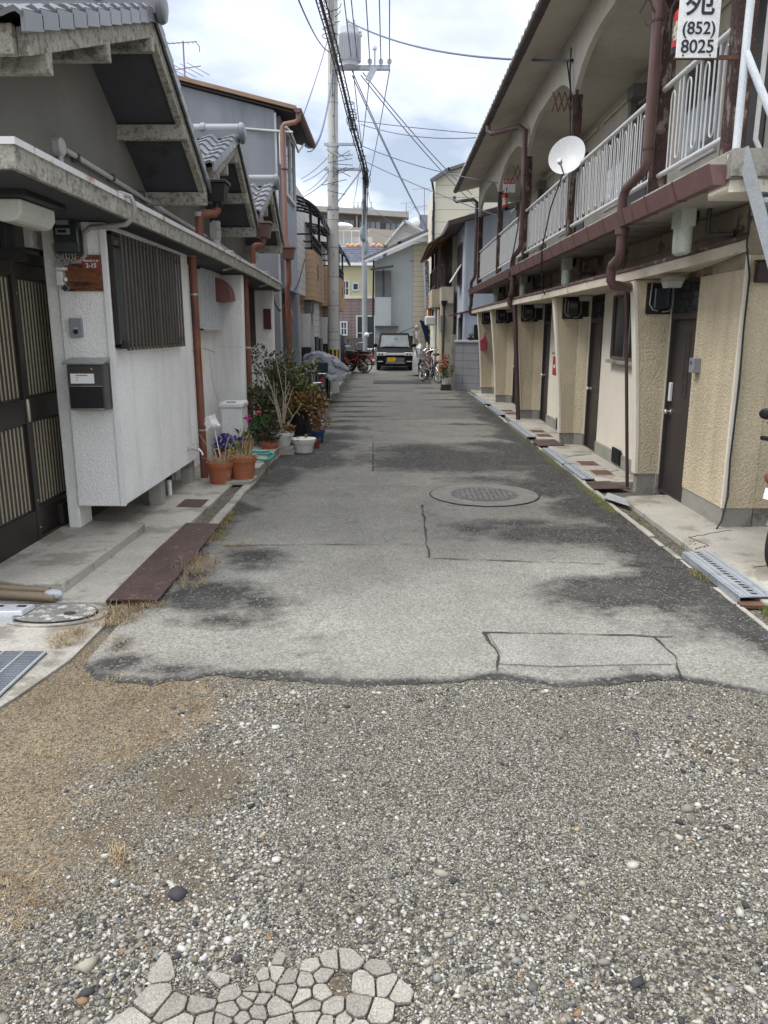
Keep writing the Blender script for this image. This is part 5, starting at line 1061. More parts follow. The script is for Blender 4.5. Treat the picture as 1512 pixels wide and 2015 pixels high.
# ---------------------------------------------------------------- end of the lane
yh=thing('yellow_house',(-2,43,0),'yellow house with brick base, white windows and dark tiled roof at the lane end','house')
B().box(-8,-.6,42,48,3.35,4.95).build('upper_wall',M('yellow_render',(.56,.51,.33),.85,.05,2,.04),yh)
B().box(-8,-.6,41.98,48,0,3.22).build('brick_base',M('mauve_brick',(.24,.185,.175),.85,.12,9,.1,20,lines=(('z',.16,.02),('x',.42,.02))),yh); B().box(-8,-.55,41.94,48,3.222,3.348).build('belt_course',M('cream_belt',(.66,.62,.50),.7),yh)
b=B(); K=9
for k in range(K): y0,z0=41.7+.25*k,4.95+.118*k; b.hexa([(-8,y0,z0),(-.4,y0,z0),(-.4,y0+.27,z0+.12),(-8,y0+.27,z0+.12),(-8,y0,z0+.07),(-.4,y0,z0+.07),(-.4,y0+.27,z0+.14),(-8,y0+.27,z0+.14)])
rf=b.build('tiled_roof',M('blue_black_tile',(.13,.145,.18),.25,.35,3,.1,8,spec=.6),yh); b=B()
for i in range(14): b.ball((-.5-.14*i,43.9+.03*(i%3),6.02+.05*(i%2)),.13,8,5)
b.build('ridge_tiles',M('orange_ridge',(.48,.27,.16),.6,.2,5),rf,True); B().box(-8,-.4,41.66,41.72,4.86,5.0).build('roof_gutter',white_pl,yh)
def wwin(par,x0,x1,z0,z1,y,bars=1):
    g_=B().box(x0,x1,y-.03,y-.02,z0,z1).build('window',glass,par); b=B(); f=.07
    for p in ((x0-f,x1+f,z0-f,z0),(x0-f,x1+f,z1,z1+f),(x0-f,x0,z0,z1),(x1,x1+f,z0,z1)): b.box(p[0],p[1],y-.06,y-.0,p[2],p[3])
    for k in range(1,bars+1): x=x0+(x1-x0)*k/(bars+1); b.box(x-.02,x+.02,y-.045,y-.032,z0,z1)
    if bars: z=(z0+z1)/2; b.box(x0,x1,y-.045,y-.032,z-.02,z+.02)
    b.build('window_frame',M('white_frame',(0,0,0)),g_)
wwin(yh,-2.62,-2.22,3.42,4.08,42,2); wwin(yh,-1.95,-1.72,3.68,3.96,42,0); wwin(yh,-2.6,-2.35,1.4,2.0,41.98,1); wwin(yh,-1.75,-.9,.62,2.3,41.98,1)
gw=thing('block_wall',(-2.2,40,0),'dark weathered block wall before the brick house','wall'); b=B()
for i in range(4):
    for j in range(5): b.box(-2.75+.405*i,-2.75+.405*i+.395,39.9,40.05,.25*j,.25*j+.24)
b.build('blocks',M('dark_block',(.11,.105,.10),.9,.25,4,.2,40),gw)
g2=thing('blue_grey_house',(.5,37,0),'pale blue grey house closing the lane behind the van with a sloping roof','house')
pb=M('pale_blue_render',(.40,.44,.47),.85,.07,1,.03,40,streak=.3,ss=2); bs_=M('beige_siding',(.50,.45,.36),.75,.05,1.5,.02,40,lines=(('z',.22,.015),))
B().prism([(-.72,0),(1.02,0),(1.02,5.35),(-.72,4.62)],'y',36.3,42).build('wall',pb,g2); B().prism([(1.02,0),(2.6,0),(2.6,5.65),(1.02,5.35)],'y',36.25,42).build('siding_wall',bs_,g2)
B().prism([(-.70,3.05),(.02,3.05),(.02,1.8),(-.70,1.8)],'y',35.9,36.3).build('balcony_box',pb,g2); B().box(-.70,.02,36.0,36.29,3.06,4.2).build('balcony_recess',M('recess_grey',(.15,.16,.17),.8),g2)
B().box(-.70,.35,35.85,36.3,1.74,1.79).build('balcony_floor_edge',M('dark_edge',(.06,.06,.062),.7),g2); b=B(); b.bar((-.9,35.6,4.22),(.12,35.6,4.36),.5,.06); b.box(-.35,-.30,35.95,36.0,3.05,4.25); b.build('balcony_awning',MC['dark_edge'],g2)
b=B(); b.bar((-1.2,36,4.62),(.45,36,5.35),.9,.10); b.bar((.3,36,5.32),(2.0,36,6.0),.9,.10); b.build('roof_edge',M('roof_grey',(.12,.12,.125),.6),g2); b=B(); b.bar((-1.15,35.54,4.55),(1.9,35.54,5.85),.03,.09); b.build('bargeboard',M('white_board',(.58,.6,.62),.6),g2)
b=B(); b.box(-.72,.30,36.2,36.3,.3,1.25); b.build('shutter',M('ribbed_shutter',(.30,.33,.37),.5,.08,4,lines=(('x',.07,.02),)),g2); B().box(.50,.98,36.22,36.298,0,1.35).build('doorway',M('door_dark2',(.07,.07,.072),.7),g2)
B().prism([(.36,1.42),(1.0,1.62),(1.0,1.36),(.36,1.36)],'y',35.8,36.298).build('door_awning',pb,g2); b=B(); b.bar((.33,35.78,1.44),(1.03,35.78,1.74),.03,.03); b.build('awning_trim',MC['dark_edge'],g2)
b=B(); b.tube([(-.75,35.7,4.6),(-.80,36.2,2.5),(-.80,36.2,0)],.04,8); b.build('drain_pipe',black,g2); b=B(); b.tube([(1.05,36.2,1.5),(1.05,36.2,0)],.03,8); b.tube([(1.3,36.2,1.6),(1.3,36.2,0)],.03,8); b.build('white_pipe',white_pl,g2)
B().box(1.12,1.24,36.12,36.24,1.2,1.55).build('meter_box',white_pl,g2,bev=.02); B().box(.22,.46,36.05,36.29,1.15,1.5).build('water_heater',white_pl,g2,bev=.03); B().ball((1.18,36.18,1.75),.10,10,6).build('round_vent',steel,g2,True)
wg=thing('white_gable_house',(1,49,0),'pale gabled house top with a small dish above the blue grey roof','house'); B().prism([(-.2,0),(2.6,0),(2.6,6.7),(.8,7.65),(-.2,6.65)],'y',48,54).build('wall',M('pale_wall',(.48,.47,.47),.85,.08,1),wg); b=B(); b.bar((-.35,47.8,6.5),(.82,47.8,7.82),.5,.12); b.bar((.78,47.8,7.82),(2.8,47.8,6.75),.5,.12); b.build('roof_edge',M('pale_grey_board',(.45,.45,.45),.6),wg)
B().ball((1.45,47.6,7.72),.26,12,8,(1,.35,1)).build('dish',white_pl,wg,True)
# distant flats
fl=thing('apartment_block',(-3,75,0),'distant beige apartment block with long balconies across the end of the view','apartment block')
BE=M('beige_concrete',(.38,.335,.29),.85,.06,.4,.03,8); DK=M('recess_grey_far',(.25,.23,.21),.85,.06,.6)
def slope(x): return .055*(1.4-x)
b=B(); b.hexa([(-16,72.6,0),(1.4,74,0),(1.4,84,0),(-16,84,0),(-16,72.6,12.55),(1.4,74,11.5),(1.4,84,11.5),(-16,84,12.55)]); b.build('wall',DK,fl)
for z in (11.35,8.75,6.15):
    if z>11: b=B(); b.hexa([(-16,71.2,z+.95),(1.6,72.6,z-.0),(1.6,74.5,z),(-16,74,z+.95),(-16,71.2,z+1.4),(1.6,72.6,z+.45),(1.6,74.5,z+.45),(-16,74,z+1.4)]); b.build('roof_slab',M('roof_slab_c',(.36,.34,.31),.85,.05),fl)
    b=B(); b.hexa([(-16,71.3,z-2.05+.75),(1.4,72.7,z-2.35),(1.4,73.0,z-2.35),(-16,71.6,z-2.05+.75),(-16,71.3,z-.75+.75),(1.4,72.7,z-1.15),(1.4,73.0,z-1.15),(-16,71.6,z-.75+.75)]); b.build('balcony_front',BE,fl)
    for k in range(7):
        x=-14.6+2.35*k; zz_=z-1.0+.045*(1.4-x); 
        if k%3==2: B().box(x-.25,x-.12,71.6+.08*(x+16),72.9+.08*(x+16),zz_-1,zz_+1.0).build('party_screen',BE,fl)
        if True: w_=B().box(x,x+1.95,72.45+.08*(x+16),72.55+.08*(x+16),zz_-.4,zz_+.55).build('window',M('far_window',(.30,.33,.35),.3,.3,.9,0,spec=.4),fl); b=B(); [b.box(x+.487*q_-.03,x+.487*q_+.03,72.40+.08*(x+16),72.43+.08*(x+16),zz_-.4,zz_+.55) for q_ in range(5)]; b.build('mullions',M('mullion_dark',(.05,.05,.055),.5),w_)
B().box(1.45,2.6,73.5,82,0,10.9).build('stair_tower',BE,fl); b=B(); [b.box(1.7+.42*i,2.03+.42*i,73.4,73.49,9.5-.5*j,9.85-.5*j) for i in range(2) for j in range(4)]; b.build('stair_window',glass,fl)
pt=thing('grey_penthouse',(3.5,76,0),'blue grey rooftop block with a ladder right of the distant flats','building'); B().box(2.65,6.5,75,82,0,11.9).build('wall',M('slate_panel',(.19,.21,.255),.7,.05,1,lines=(('x',.9,.05),)),pt); b=B()
for x in (4.0,4.55): b.box(x-.03,x+.03,74.9,74.96,8,13.2)
for k in range(9): b.box(4.0,4.55,74.9,74.94,8.2+.45*k,8.25+.45*k)
b.build('ladder',white_pl,pt)
tg=thing('tree_house_roof',(-3,52,0),'small white curved roof and balcony behind the blue black tiled roof','house'); tg.name='low_house'; B().box(-6,-1.2,52,58,0,7.4).build('wall',M('pale_wall',(0,0,0)),tg); B().ball((-3.1,51.6,8.0),.55,16,8,(1.3,1,.4)).build('curved_roof',white_pl,tg,True); b=B(); [b.box(-5+.5*i,-4.96+.5*i,51.5,51.54,6.9,7.7) for i in range(8)]; b.box(-5,-1.3,51.5,51.54,7.7,7.75); b.build('balcony_rail',white_pl,tg)
# ---------------------------------------------------------------- right side beyond the apartment house
bw=thing('block_wall',(2.3,21,0),'grey concrete block garden wall past the apartment house','wall')
B().prism([(1.76,21.36),(2.9,20.62),(2.9,20.8),(1.80,21.5)],'z',0,1.28).build('blocks',M('blue_grey_block',(.27,.275,.295),.9,.06,3,.08,50,bump=.3,bs=50,lines=(('z',.2,.012),('x',.39,.010))),bw); B().prism([(1.72,21.34),(2.93,20.55),(2.93,20.85),(1.78,21.55)],'z',1.285,1.345).build('coping',M('pale_coping',(.45,.46,.47),.7),bw,bev=.01)
B().box(1.66,1.80,21.6,21.75,0,1.48).build('gate_pillar',concrete,bw,bev=.006)
pp=thing('planter_bowl',(2.15,21.1,1.345),'small dark bowl planter on the grey block wall coping','plant pot'); B().lathe((2.15,21.15,1.345),[(.06,0),(.10,.03),(.11,.07),(.10,.07),(.09,.05)],14).build('bowl',M('dark_bowl',(.07,.04,.035),.6),pp,True); b=B()
for i in range(40): a=R.uniform(0,6.28); b.bar((2.15,21.15,1.40),(2.15+.1*math.cos(a)*R.random(),21.15+.1*math.sin(a)*R.random(),1.42+.12*R.random()),.006,.004)
b.build('foliage',M('dull_green',(.06,.075,.03),.8,.3,9),pp)
lb=thing('light_blue_house',(2.6,23,0),'light blue house with brown eaves beyond the block wall','house'); LB=M('light_blue_render',(.47,.52,.60),.85,.05,1,.03,60,streak=.25,ss=3)
B().prism([(2.02,0),(6,0),(6,5.6),(2.02,4.62)],'y',21.9,22.1).build('gable_wall',LB,lb); B().box(2.02,2.3,22.1,25,0,4.5).build('front_wall',LB,lb)
w_=B().box(2.005,2.019,22.8,24.0,2.95,3.95).build('window',glass,lb); b=B()
for p in ((22.75,24.05,2.9,2.95),(22.75,24.05,3.95,4.0),(22.75,22.8,2.95,3.95),(24.0,24.05,2.95,3.95),(23.37,23.42,2.95,3.95)): b.box(1.97,2.019,*p)
b.build('window_frame',M('brown_frame',(.10,.06,.05),.5),w_); b=B(); b.prism([(23.0,3.5),(23.9,3.5),(23.9,3.45),(23.0,3.45)],'x',1.6,2.0); B().hexa([(1.72,22.7,2.95),(2.0,22.7,3.4),(2.0,23.6,3.4),(1.72,23.6,2.95),(1.72,22.7,2.98),(2.0,22.7,3.43),(2.0,23.6,3.43),(1.72,23.6,2.98)]).build('window_awning',white_pl,lb)
b=B(); b.hexa([(1.52,21.6,4.30),(6,21.6,5.5),(6,26,5.5),(1.52,26,4.30),(1.52,21.6,4.42),(6,21.6,5.62),(6,26,5.62),(1.52,26,4.42)]); b.build('roof',M('brown_tin_roof',(.075,.055,.05),.5,.15,3),lb); B().box(1.99,2.05,21.88,22.0,0,4.6).build('corner_board',M('pale_corner',(.55,.6,.66),.7),lb)
b=B(); b.hexa([(1.68,21.85,1.98),(2.3,21.85,2.12),(2.3,23.3,2.12),(1.68,23.3,1.98),(1.68,21.85,2.03),(2.3,21.85,2.17),(2.3,23.3,2.17),(1.68,23.3,2.03)]); b.build('door_awning',M('red_brown_awning',(.14,.06,.05),.6),lb); B().box(1.95,2.019,22.2,22.9,0,1.95).build('doorway',MC['door_dark2'],lb); B().box(2.3,2.45,21.86,21.898,.0,1.75).build('side_door',black,lb)
cb=thing('cream_balcony_house',(2.2,26.5,0),'weathered cream house with a dark wooden balcony and patched tin eaves','house'); CRM=M('aged_cream',(.50,.45,.34),.9,.1,1.5,.05,50,streak=.35,sc=(.25,.2,.14))
B().box(1.92,6,25.05,25.2,0,4.9).build('side_wall',CRM,cb); B().box(1.75,2.2,25.2,31,0,2.4).build('front_wall',CRM,cb); B().box(1.55,1.92,24.4,25.04,0,2.45).build('wing_wall',CRM,cb); B().box(1.30,1.9,25.3,28.8,2.32,2.86).build('balcony_box',CRM,cb); B().box(1.54,1.9,24.2,25.29,2.40,2.88).build('balcony_box',CRM,cb)
B().box(1.93,2.5,25.22,31,2.4,4.8).build('upper_wall',M('brown_boards',(.10,.07,.055),.8,.25,4,lines=(('y',.16,.02),)),cb)
b=B()
for k in range(9): y=24.25+.55*k; b.box(1.40 if y>25.3 else 1.56,(1.44 if y>25.3 else 1.6),y,y+.05,2.87,3.55)
for z in (2.95,3.5): b.box(1.40,1.44,25.3,28.8,z,z+.05); b.box(1.56,1.6,24.2,25.28,z,z+.05)
for y in (24.25,26.2,28.2): b.box(1.42,1.5,y,y+.07,2.87,4.15)
b.box(1.44,1.47,25.35,28.7,2.9,3.45); b.build('balcony_rail',M('brown_rail',(.055,.037,.03),.6),cb)
b=B(); b.hexa([(1.08,23.9,4.02),(2.6,23.9,4.95),(2.6,30,4.95),(1.08,30,4.02),(1.08,23.9,4.08),(2.6,23.9,5.01),(2.6,30,5.01),(1.08,30,4.08)]); b.build('roof',M('brown_tin_roof',(0,0,0)),cb); b=B()
for k in range(8): b.hexa([(1.12+.17*k,23.95,4.00+.1*k),(1.24+.17*k,23.95,4.07+.1*k),(1.24+.17*k,29.9,4.07+.1*k),(1.12+.17*k,29.9,4.0+.1*k),(1.12+.17*k,23.95,4.015+.1*k),(1.24+.17*k,23.95,4.085+.1*k),(1.24+.17*k,29.9,4.085+.1*k),(1.12+.17*k,29.9,4.015+.1*k)])
b.build('eaves_boards',M('orange_board',(.36,.20,.09),.7,.25,5),cb); B().box(1.70,1.749,25.4,27.6,0,1.95).build('slatted_shutter',M('brown_shutter',(.11,.075,.06),.7,.15,3,lines=(('y',.11,.025),)),cb)
B().lathe((1.62,24.15,2.30),[(.05,0),(.09,.12),(.10,.17)],10).build('rain_collector',black,cb); B().tube([(1.62,24.15,2.3),(1.60,24.15,0)],.035,8).build('drain_pipe',brown_metal,cb,True); B().box(1.52,1.68,24.3,24.39,1.55,2.05).build('outdoor_unit',MC['grey_unit'],cb,bev=.02)
b=B(); b.hexa([(1.16,27.6,3.9),(1.30,27.6,3.9),(1.30,29,3.9),(1.16,29,3.9),(1.24,27.6,2.35),(1.36,27.6,2.35),(1.36,29,2.35),(1.24,29,2.35)]); b.build('hanging_blind',M('striped_cloth',(.42,.42,.43),.8,.3,20,0,c2=(.13,.14,.16),c2t=.5,c2s=14,c2v=(1,1,2)),cb)
sp_=thing('barber_pole_sign',(1.33,27.6,0),'orange and white striped pole sign beside the cream balcony house','sign pole'); B().box(1.29,1.37,27.4,27.5,1.0,2.3).build('white_stripes',M('white_stripe',(.6,.6,.6),.6,.1,4,0,c2=(.05,.05,.06),c2t=.5,c2s=9,c2v=(.1,.1,1)),sp_); B().box(1.29,1.37,27.4,27.5,.0,.98).build('orange_base',M('orange_sign',(.45,.16,.05),.6,.2,5),sp_); B().box(1.28,1.40,27.3,27.38,2.0,2.75).build('orange_panel',MC['orange_sign'],sp_)
wp=thing('white_pole',(1.45,25.9,0),'slim white pole carrying a round white cap beside the cream house','pole'); B().tube([(1.45,25.9,0),(1.45,25.9,2.35)],.045,10).build('post',white_pl,wp,True); B().box(1.12,1.5,25.85,26.2,1.75,2.05).build('lamp_box',white_pl,wp,bev=.05)
um=thing('umbrella',(1.2,27.0,1.6),'closed navy umbrella hanging in front of the beige wall','umbrella'); B().hexa([(1.22,26.9,1.2),(1.28,26.9,1.2),(1.28,27.1,1.2),(1.22,27.1,1.2),(.98,26.8,1.95),(1.28,26.8,1.85),(1.28,27.2,1.85),(.98,27.2,1.95)]).build('canopy_cloth',M('navy_cloth',(.02,.03,.08),.7),um,bev=.04); B().tube([(1.2,27,1.15),(1.05,27,2.02)],.012,6).build('shaft',steel,um)
th=thing('tall_cream_house',(3,31,0),'tall cream sided house rising behind the light blue house','house'); B().prism([(1.62,0),(7,0),(7,8.6),(2.0,7.15),(1.62,6.95)],'y',30,36).build('wall',M('cream_siding',(.58,.55,.44),.75,.04,1,.02,50,lines=(('z',.42,.02),)),th); b=B(); b.bar((1.45,29.9,6.85),(2.1,29.9,7.25),.3,.12); b.bar((2.05,29.9,7.22),(7,29.9,8.7),.3,.10); b.build('roof_edge',M('roof_grey',(0,0,0)),th); B().box(1.55,1.619,30.1,31,4.9,6.2).build('window',glass,th); B().tube([(1.5,29.95,6.8),(1.56,29.95,6.5),(1.58,29.95,2)],.04,8).build('drain_pipe',black,th,True)
# ---------------------------------------------------------------- utility poles, transformer and wires
up=thing('utility_pole',(-1.485,20.285,0),'thick concrete utility pole with transformer and black cable bundle on the left kerb','utility pole')
B().tube([(-1.485,20.285,-.1),(-1.45,20.285,3),(-1.41,20.285,6.2),(-1.352,20.285,10.6)],[.155,.142,.128,.112],28).build('shaft',pole_c,up,True)
b=B()
for z in (.32,.62,1.35,1.55,2.2,2.9,3.6,4.25,4.5,5.05,6.9,7.3): b.lathe((-1.485+.0125*z,20.285,z),[(.157-.0042*z,0),(.157-.0042*z,.018)],24)
b.build('steel_bands',M('band_grey',(.22,.22,.215),.6),up,True)
b=B()
for i in range(20): z=1.2+.45*i; b.tube([(-1.485+.0125*z+.02,20.16,z),(-1.485+.0125*z+.02,20.11,z)],.012,6)
b.build('step_bolts',M('bolt_dark',(.06,.06,.065),.6),up)
b1,b2=B(),B(); n=36
for i in range(n):
    a0,a1=2*PI*i/n,2*PI*(i+1)/n; bb=(b1 if (i//2)%2 else b2); r_=.1565
    bb.quad(*[( -1.475+r_*math.cos(a),20.285+r_*math.sin(a),z) for a,z in ((a0,.68),(a1,.68),(a1,1.12),(a0,1.12))])
b1.build('yellow_stripes',M('hazard_yellow',(.55,.36,.03),.5),up); b2.build('black_stripes',black,up)
b=B()
for z,x1 in ((5.98,-.83),(5.42,-.60)): b=B(); b.box(-1.62,x1,20.18,20.24,z-.03,z+.03); b.lathe((-1.41,20.285,z-.05),[(.145,0),(.145,.1)],24); b.build('cable_bracket',galv,up)
B().box(-1.42,-.02,20.14,20.24,7.60,7.70).build('cross_arm',galv,up); b=B(); b.bar((-1.40,20.21,4.55),(-.72,20.21,5.40),.03,.03); b.lathe((-1.43,20.285,4.50),[(.155,0),(.155,.07)],20); b.build('bracket_stay',galv,up)
tf=B(); 
prf=[(.17,0),(.20,.02),(.20,.10),(.235,.12),(.235,.70),(.21,.74),(.21,.80),(.19,.85),(.0,.86)]
tf.lathe((-.965,20.0,7.60),prf,32); t_=tf.build('transformer',M('transformer_grey',(.42,.44,.465),.5,.06,3),up,True); b=B()
for i in range(36):
    a=2*PI*i/36; b.obox((-.965+.245*math.cos(a),20+.245*math.sin(a),8.0),(.03,.008,.56),(0,0,a))
b.build('cooling_fins',MC['transformer_grey'],t_); b=B(); 
for x,y in ((-.85,19.9),(-1.0,19.85)): b.lathe((x,y,8.44),[(.02,0),(.03,.02),(.015,.04),(.03,.06),(.015,.08),(.02,.12)],10)
b.lathe((-.72,20.0,8.25),[(.035,0),(.05,.03),(.03,.06),(.04,.1)],10); b.box(-1.35,-1.19,19.98,20.04,7.9,8.1); b.build('bushings',pvc,t_,True)
b=B()
for x in (-.5,-.24,-.04): b.lathe((x,20.1,7.70),[(.03,0),(.055,.03),(.055,.10),(.03,.12)],12)
b.lathe((-.385,20.1,7.70),[(.02,0),(.025,.30),(.05,.31),(.05,.36),(.02,.40)],12); b.obox((-.47,20.05,7.48),(.13,.12,.32),(0,.5,0)); b.build('insulators',M('insulator_grey',(.45,.48,.54),.35),up,True)
# pole-mounted coils and drop cables
b=B()
for k in range(9):
    z=8.3+.22*k; pts=[(-1.42+.2*math.cos(a)+.02*k,20.1+.1*math.sin(a),z+.10*math.sin(a+k)) for a in [i*PI/6 for i in range(11)]]; b.tube(pts,.009,5,False)
for k in range(5):
    pts=[(-1.50+.04*k+.02*math.sin(z*3+k),20.285-.155-.01*k,z) for z in [10-.5*i for i in range(int(3+k*1.5))]]; b.tube(pts,.007,5,False)
for k in range(10): x=R.uniform(-1.55,-1.25); z=R.uniform(5.1,6.1); b.tube([(x,20.1,z),(x+R.uniform(-.2,.3),20.0,z-.2),(x+R.uniform(0,.6),20.1,z-R.uniform(0,.4))],.008,5,False)
b.build('pole_cables',wire_m,up,True)
p2=thing('utility_pole',(-1.3,40,0),'slim farther utility pole with three insulators before the yellow house','utility pole'); B().tube([(-1.3,40,0),(-1.3,40,7.75)],[.15,.11],16).build('shaft',M('pole_pale_blue',(.27,.285,.295),.85,.15,1.5),p2,True); b=B(); b.box(-1.85,-.85,39.9,40.0,7.35,7.42)
for x in (-1.8,-1.6,-1.42,-.95): b.lathe((x,39.95,7.42),[(.025,0),(.04,.05),(.02,.2),(.035,.25)],8)
b.build('cross_arm',galv,p2); b=B(); b.ball((-1.38,39.85,6.2),.2,10,8,(.8,.8,1.8)); b.ball((-1.2,39.85,5.6),.16,10,8,(.8,.8,2.2)); b.build('cable_boxes',M('teal_wrap',(.17,.22,.225),.6,.3,6),p2,True)
def wire(pts,r,label,mat=None,group='overhead wires along the lane',name='overhead_wire'):
    mat=mat or wire_b; return tag(B().tube(pts,r,6,False).build(name,mat,None,True,rec=False),label,'wire',group)
bund=[(-1.3,39.9,6.6),(-1.1,34,6.05),(-.8,26,5.4),(-.63,20.9,5.12),(-.61,20.3,5.16),(-.64,20.0,5.42),(-.83,18.6,5.93),(-.93,16,6.2),(-.985,13.5,6.22),(-1.02,12,6.2),(-1.05,9,6.4),(-1.1,3,7.2)]
bc=thing('cable_bundle',(-.9,18,5.9),'thick black communication cable bundle sweeping past the concrete pole','cable bundle')
b=B(); b.tube(bund,.020,8,False); b.tube([(x+.05,y,z+.06) for x,y,z in bund],.012,6,False); b.tube([(x-.035,y,z+.05) for x,y,z in bund],.012,6,False); b.tube([(x-.06,y,z-.03+.02*math.sin(y)) for x,y,z in bund],.011,6,False); b.build('cables',wire_m,bc,True,rec=False)
hp=[]
for i in range(520):
    t=i/519; y=21-14*t; 
    for (a,c) in zip(bund,bund[1:]):
        if c[1]<=y<=a[1]: u=(a[1]-y)/(a[1]-c[1]); q=[a[k]+(c[k]-a[k])*u for k in range(3)]
    hp.append((q[0]+.07*math.cos(i*.55),y,q[2]+.03+.07*math.sin(i*.55)))
B().tube(hp,.0055,4,False).build('spiral_hanger',wire_m,bc,rec=False)
b=B(); b.ball((-.615,20.25,5.27),.065,12,10,(1,1,3.2)); b.build('splice_case',black,bc,True)
b=B()
for k in range(40):
    y=R.uniform(17,20.3); i=[j for j in range(len(bund)-1) if bund[j+1][1]<=y<=bund[j][1]][0]; a,c=bund[i],bund[i+1]; u=(a[1]-y)/(a[1]-c[1]); q=[a[k_]+(c[k_]-a[k_])*u for k_ in range(3)]
    B().ring((q[0]+R.uniform(-.04,.06),y,q[2]+R.uniform(-.08,.05)),R.uniform(.05,.11),.006,R.choice('xyz'),12,4).build('slack_loop',wire_m,bc)
wire(sag((-1.04,20.0,8.59),(2.16,10.3,4.76),.22),.016,'long dark wire sagging from the pole top to the arched fascia on the right')
wire(sag((-.93,20.2,7.6),(1.62,37,6.2),.15),.014,'wire from the transformer down to the right end of the blue grey roof')
wire(sag((-.93,20.2,7.5),(1.9,37,5.65),.15),.014,'lower wire from the transformer towards the blue grey house')
wire(sag((-.72,20.2,7.5),(2.97,29,5.9),.12),.013,'wire slanting from under the cross arm to the tall cream house')
wire(sag((-.67,20.2,7.55),(2.85,29,6.25),.12),.013,'upper wire slanting from the cross arm to the tall cream house')
for i,(x,l) in enumerate(((-.93,'leftmost high wire running overhead beside the transformer'),(-.79,'second high wire above the transformer'),(-.5,'middle high wire meeting the cross arm'),(-.24,'high wire on the inner cross arm insulator'),(-.04,'high wire on the outermost cross arm insulator'))):
    wire([(x,20.2,7.75),(x+.02,12,8.1),(x+.02,2,9.0)],.012,l); 
for i,(x,l) in enumerate(((-.5,'wire continuing past the cross arm to the second pole, middle'),(-.04,'wire continuing past the cross arm to the second pole, outer'),(-.9,'wire continuing below the transformer to the second pole'))):
    wire(sag((x,20.25,7.6),(-1.8+.4*i,39.95,7.65),.35),.012,l)
wire(sag((-1.15,9,5.4),(-1.46,20.2,8.0),.2),.012,'dark twisted wire left of the pole rising to its top')
wire(sag((-1.5,20.2,8.24),(-1.62,15.2,5.3),.05),.013,'straight wire from the pole to the grey house gutter corner')
wire(sag((-1.39,20.15,7.5),(-1.6,15.5,4.95),.55),.02,'thicker blue wire drooping from the pole to the grey house eaves',M('blue_cable',(.10,.14,.22),.5))
wire(sag((-1.45,20.15,7.1),(-1.58,15.8,4.9),.35),.010,'thin wire drooping beside the blue cable')
for i,(a,c,l) in enumerate((((-1.42,20.2,5.8),(-2.5,23,5.7),'topmost thin wire from the pole to the terrace houses'),((-1.42,20.2,5.6),(-2.55,24,5.8),'second thin wire from the pole to the terrace houses'),((-1.42,20.2,5.5),(-2.55,25,5.7),'third thin wire from the pole to the terrace houses'),((-1.42,20.2,5.3),(-2.5,22,5.0),'lowest thin wire from the pole to the terrace houses'))): wire(sag(a,c,.06),.009,l)
wire(sag((-.8,20.2,6.5),(2.2,17,5.45),.02),.010,'upper level wire from the bundle bracket to the right eaves'); wire(sag((-.72,20.2,6.42),(2.2,17,5.45),.16),.010,'sagging level wire from the bundle bracket to the right eaves')
wire(sag((-.74,20.2,5.96),(2.2,17,4.55),.1),.011,'wire from the lower bracket to the apartment fascia'); wire(sag((-.64,20.2,5.6),(2.2,17.2,3.95),.05),.010,'wire from the splice case to the balcony railing')
wire(sag((-1.2,39.9,6.4),(1.5,36,5.4),.1),.012,'wire from the second pole to the blue grey house'); wire(sag((-.9,39.9,7.4),(2.4,48,6.9),.3),.012,'wire from the second pole to the pale gabled house'); wire(sag((-1.3,39.9,5.9),(1.0,36.1,4.6),.12),.012,'lower wire from the second pole across the blue grey wall')
for k,(a,c) in enumerate((((-1.2,34,6.3),(-.62,20.9,5.5)),((-1.25,36,6.9),(-.7,20.9,6.0)),((-1.1,38,5.6),(-.6,21,5.0)))): wire(sag(a,c,.25),.010,['upper loose wire beside the cable bundle beyond the pole','middle loose wire beside the cable bundle beyond the pole','lower loose wire beside the cable bundle beyond the pole'][k])
wire([(-2.0,13.35,2.30),(-1.95,13.5,2.02),(-1.93,13.8,1.93),(-1.90,14.4,2.05),(-1.84,16,2.5),(-1.86,17.5,3.1)],.012,'black cable drooping from the row house canopy across the grey house',wire_m)
wire([(2.13,13.35,4.35),(2.05,13.2,3.2),(2.02,13.6,2.66),(2.03,14.0,2.2),(2.2,14.1,2.02)],.011,'black cable hanging down the third balcony post',wire_m); wire([(2.1,10.05,3.5),(2.02,10.4,3.1),(2.0,10.75,2.65),(2.06,11.0,2.2),(2.12,11.0,2.07)],.009,'black cable from the dish over the balcony gutter',wire_m)
b=B(); b.tube([(2.2,10.35,4.78),(2.17,10.35,4.78)],.015,6); b.tube([(2.16,10.3,4.9),(2.16,10.3,4.62),(2.18,10.25,4.3)],.010,6); b.tube([(2.14,10.4,4.78),(2.12,10.3,4.74),(2.15,10.2,4.45),(2.18,10.2,3.9)],.009,6); tag(b.build('wire_bracket',wire_m,None,True),'small black wire bracket on the arched fascia above the dish','bracket')
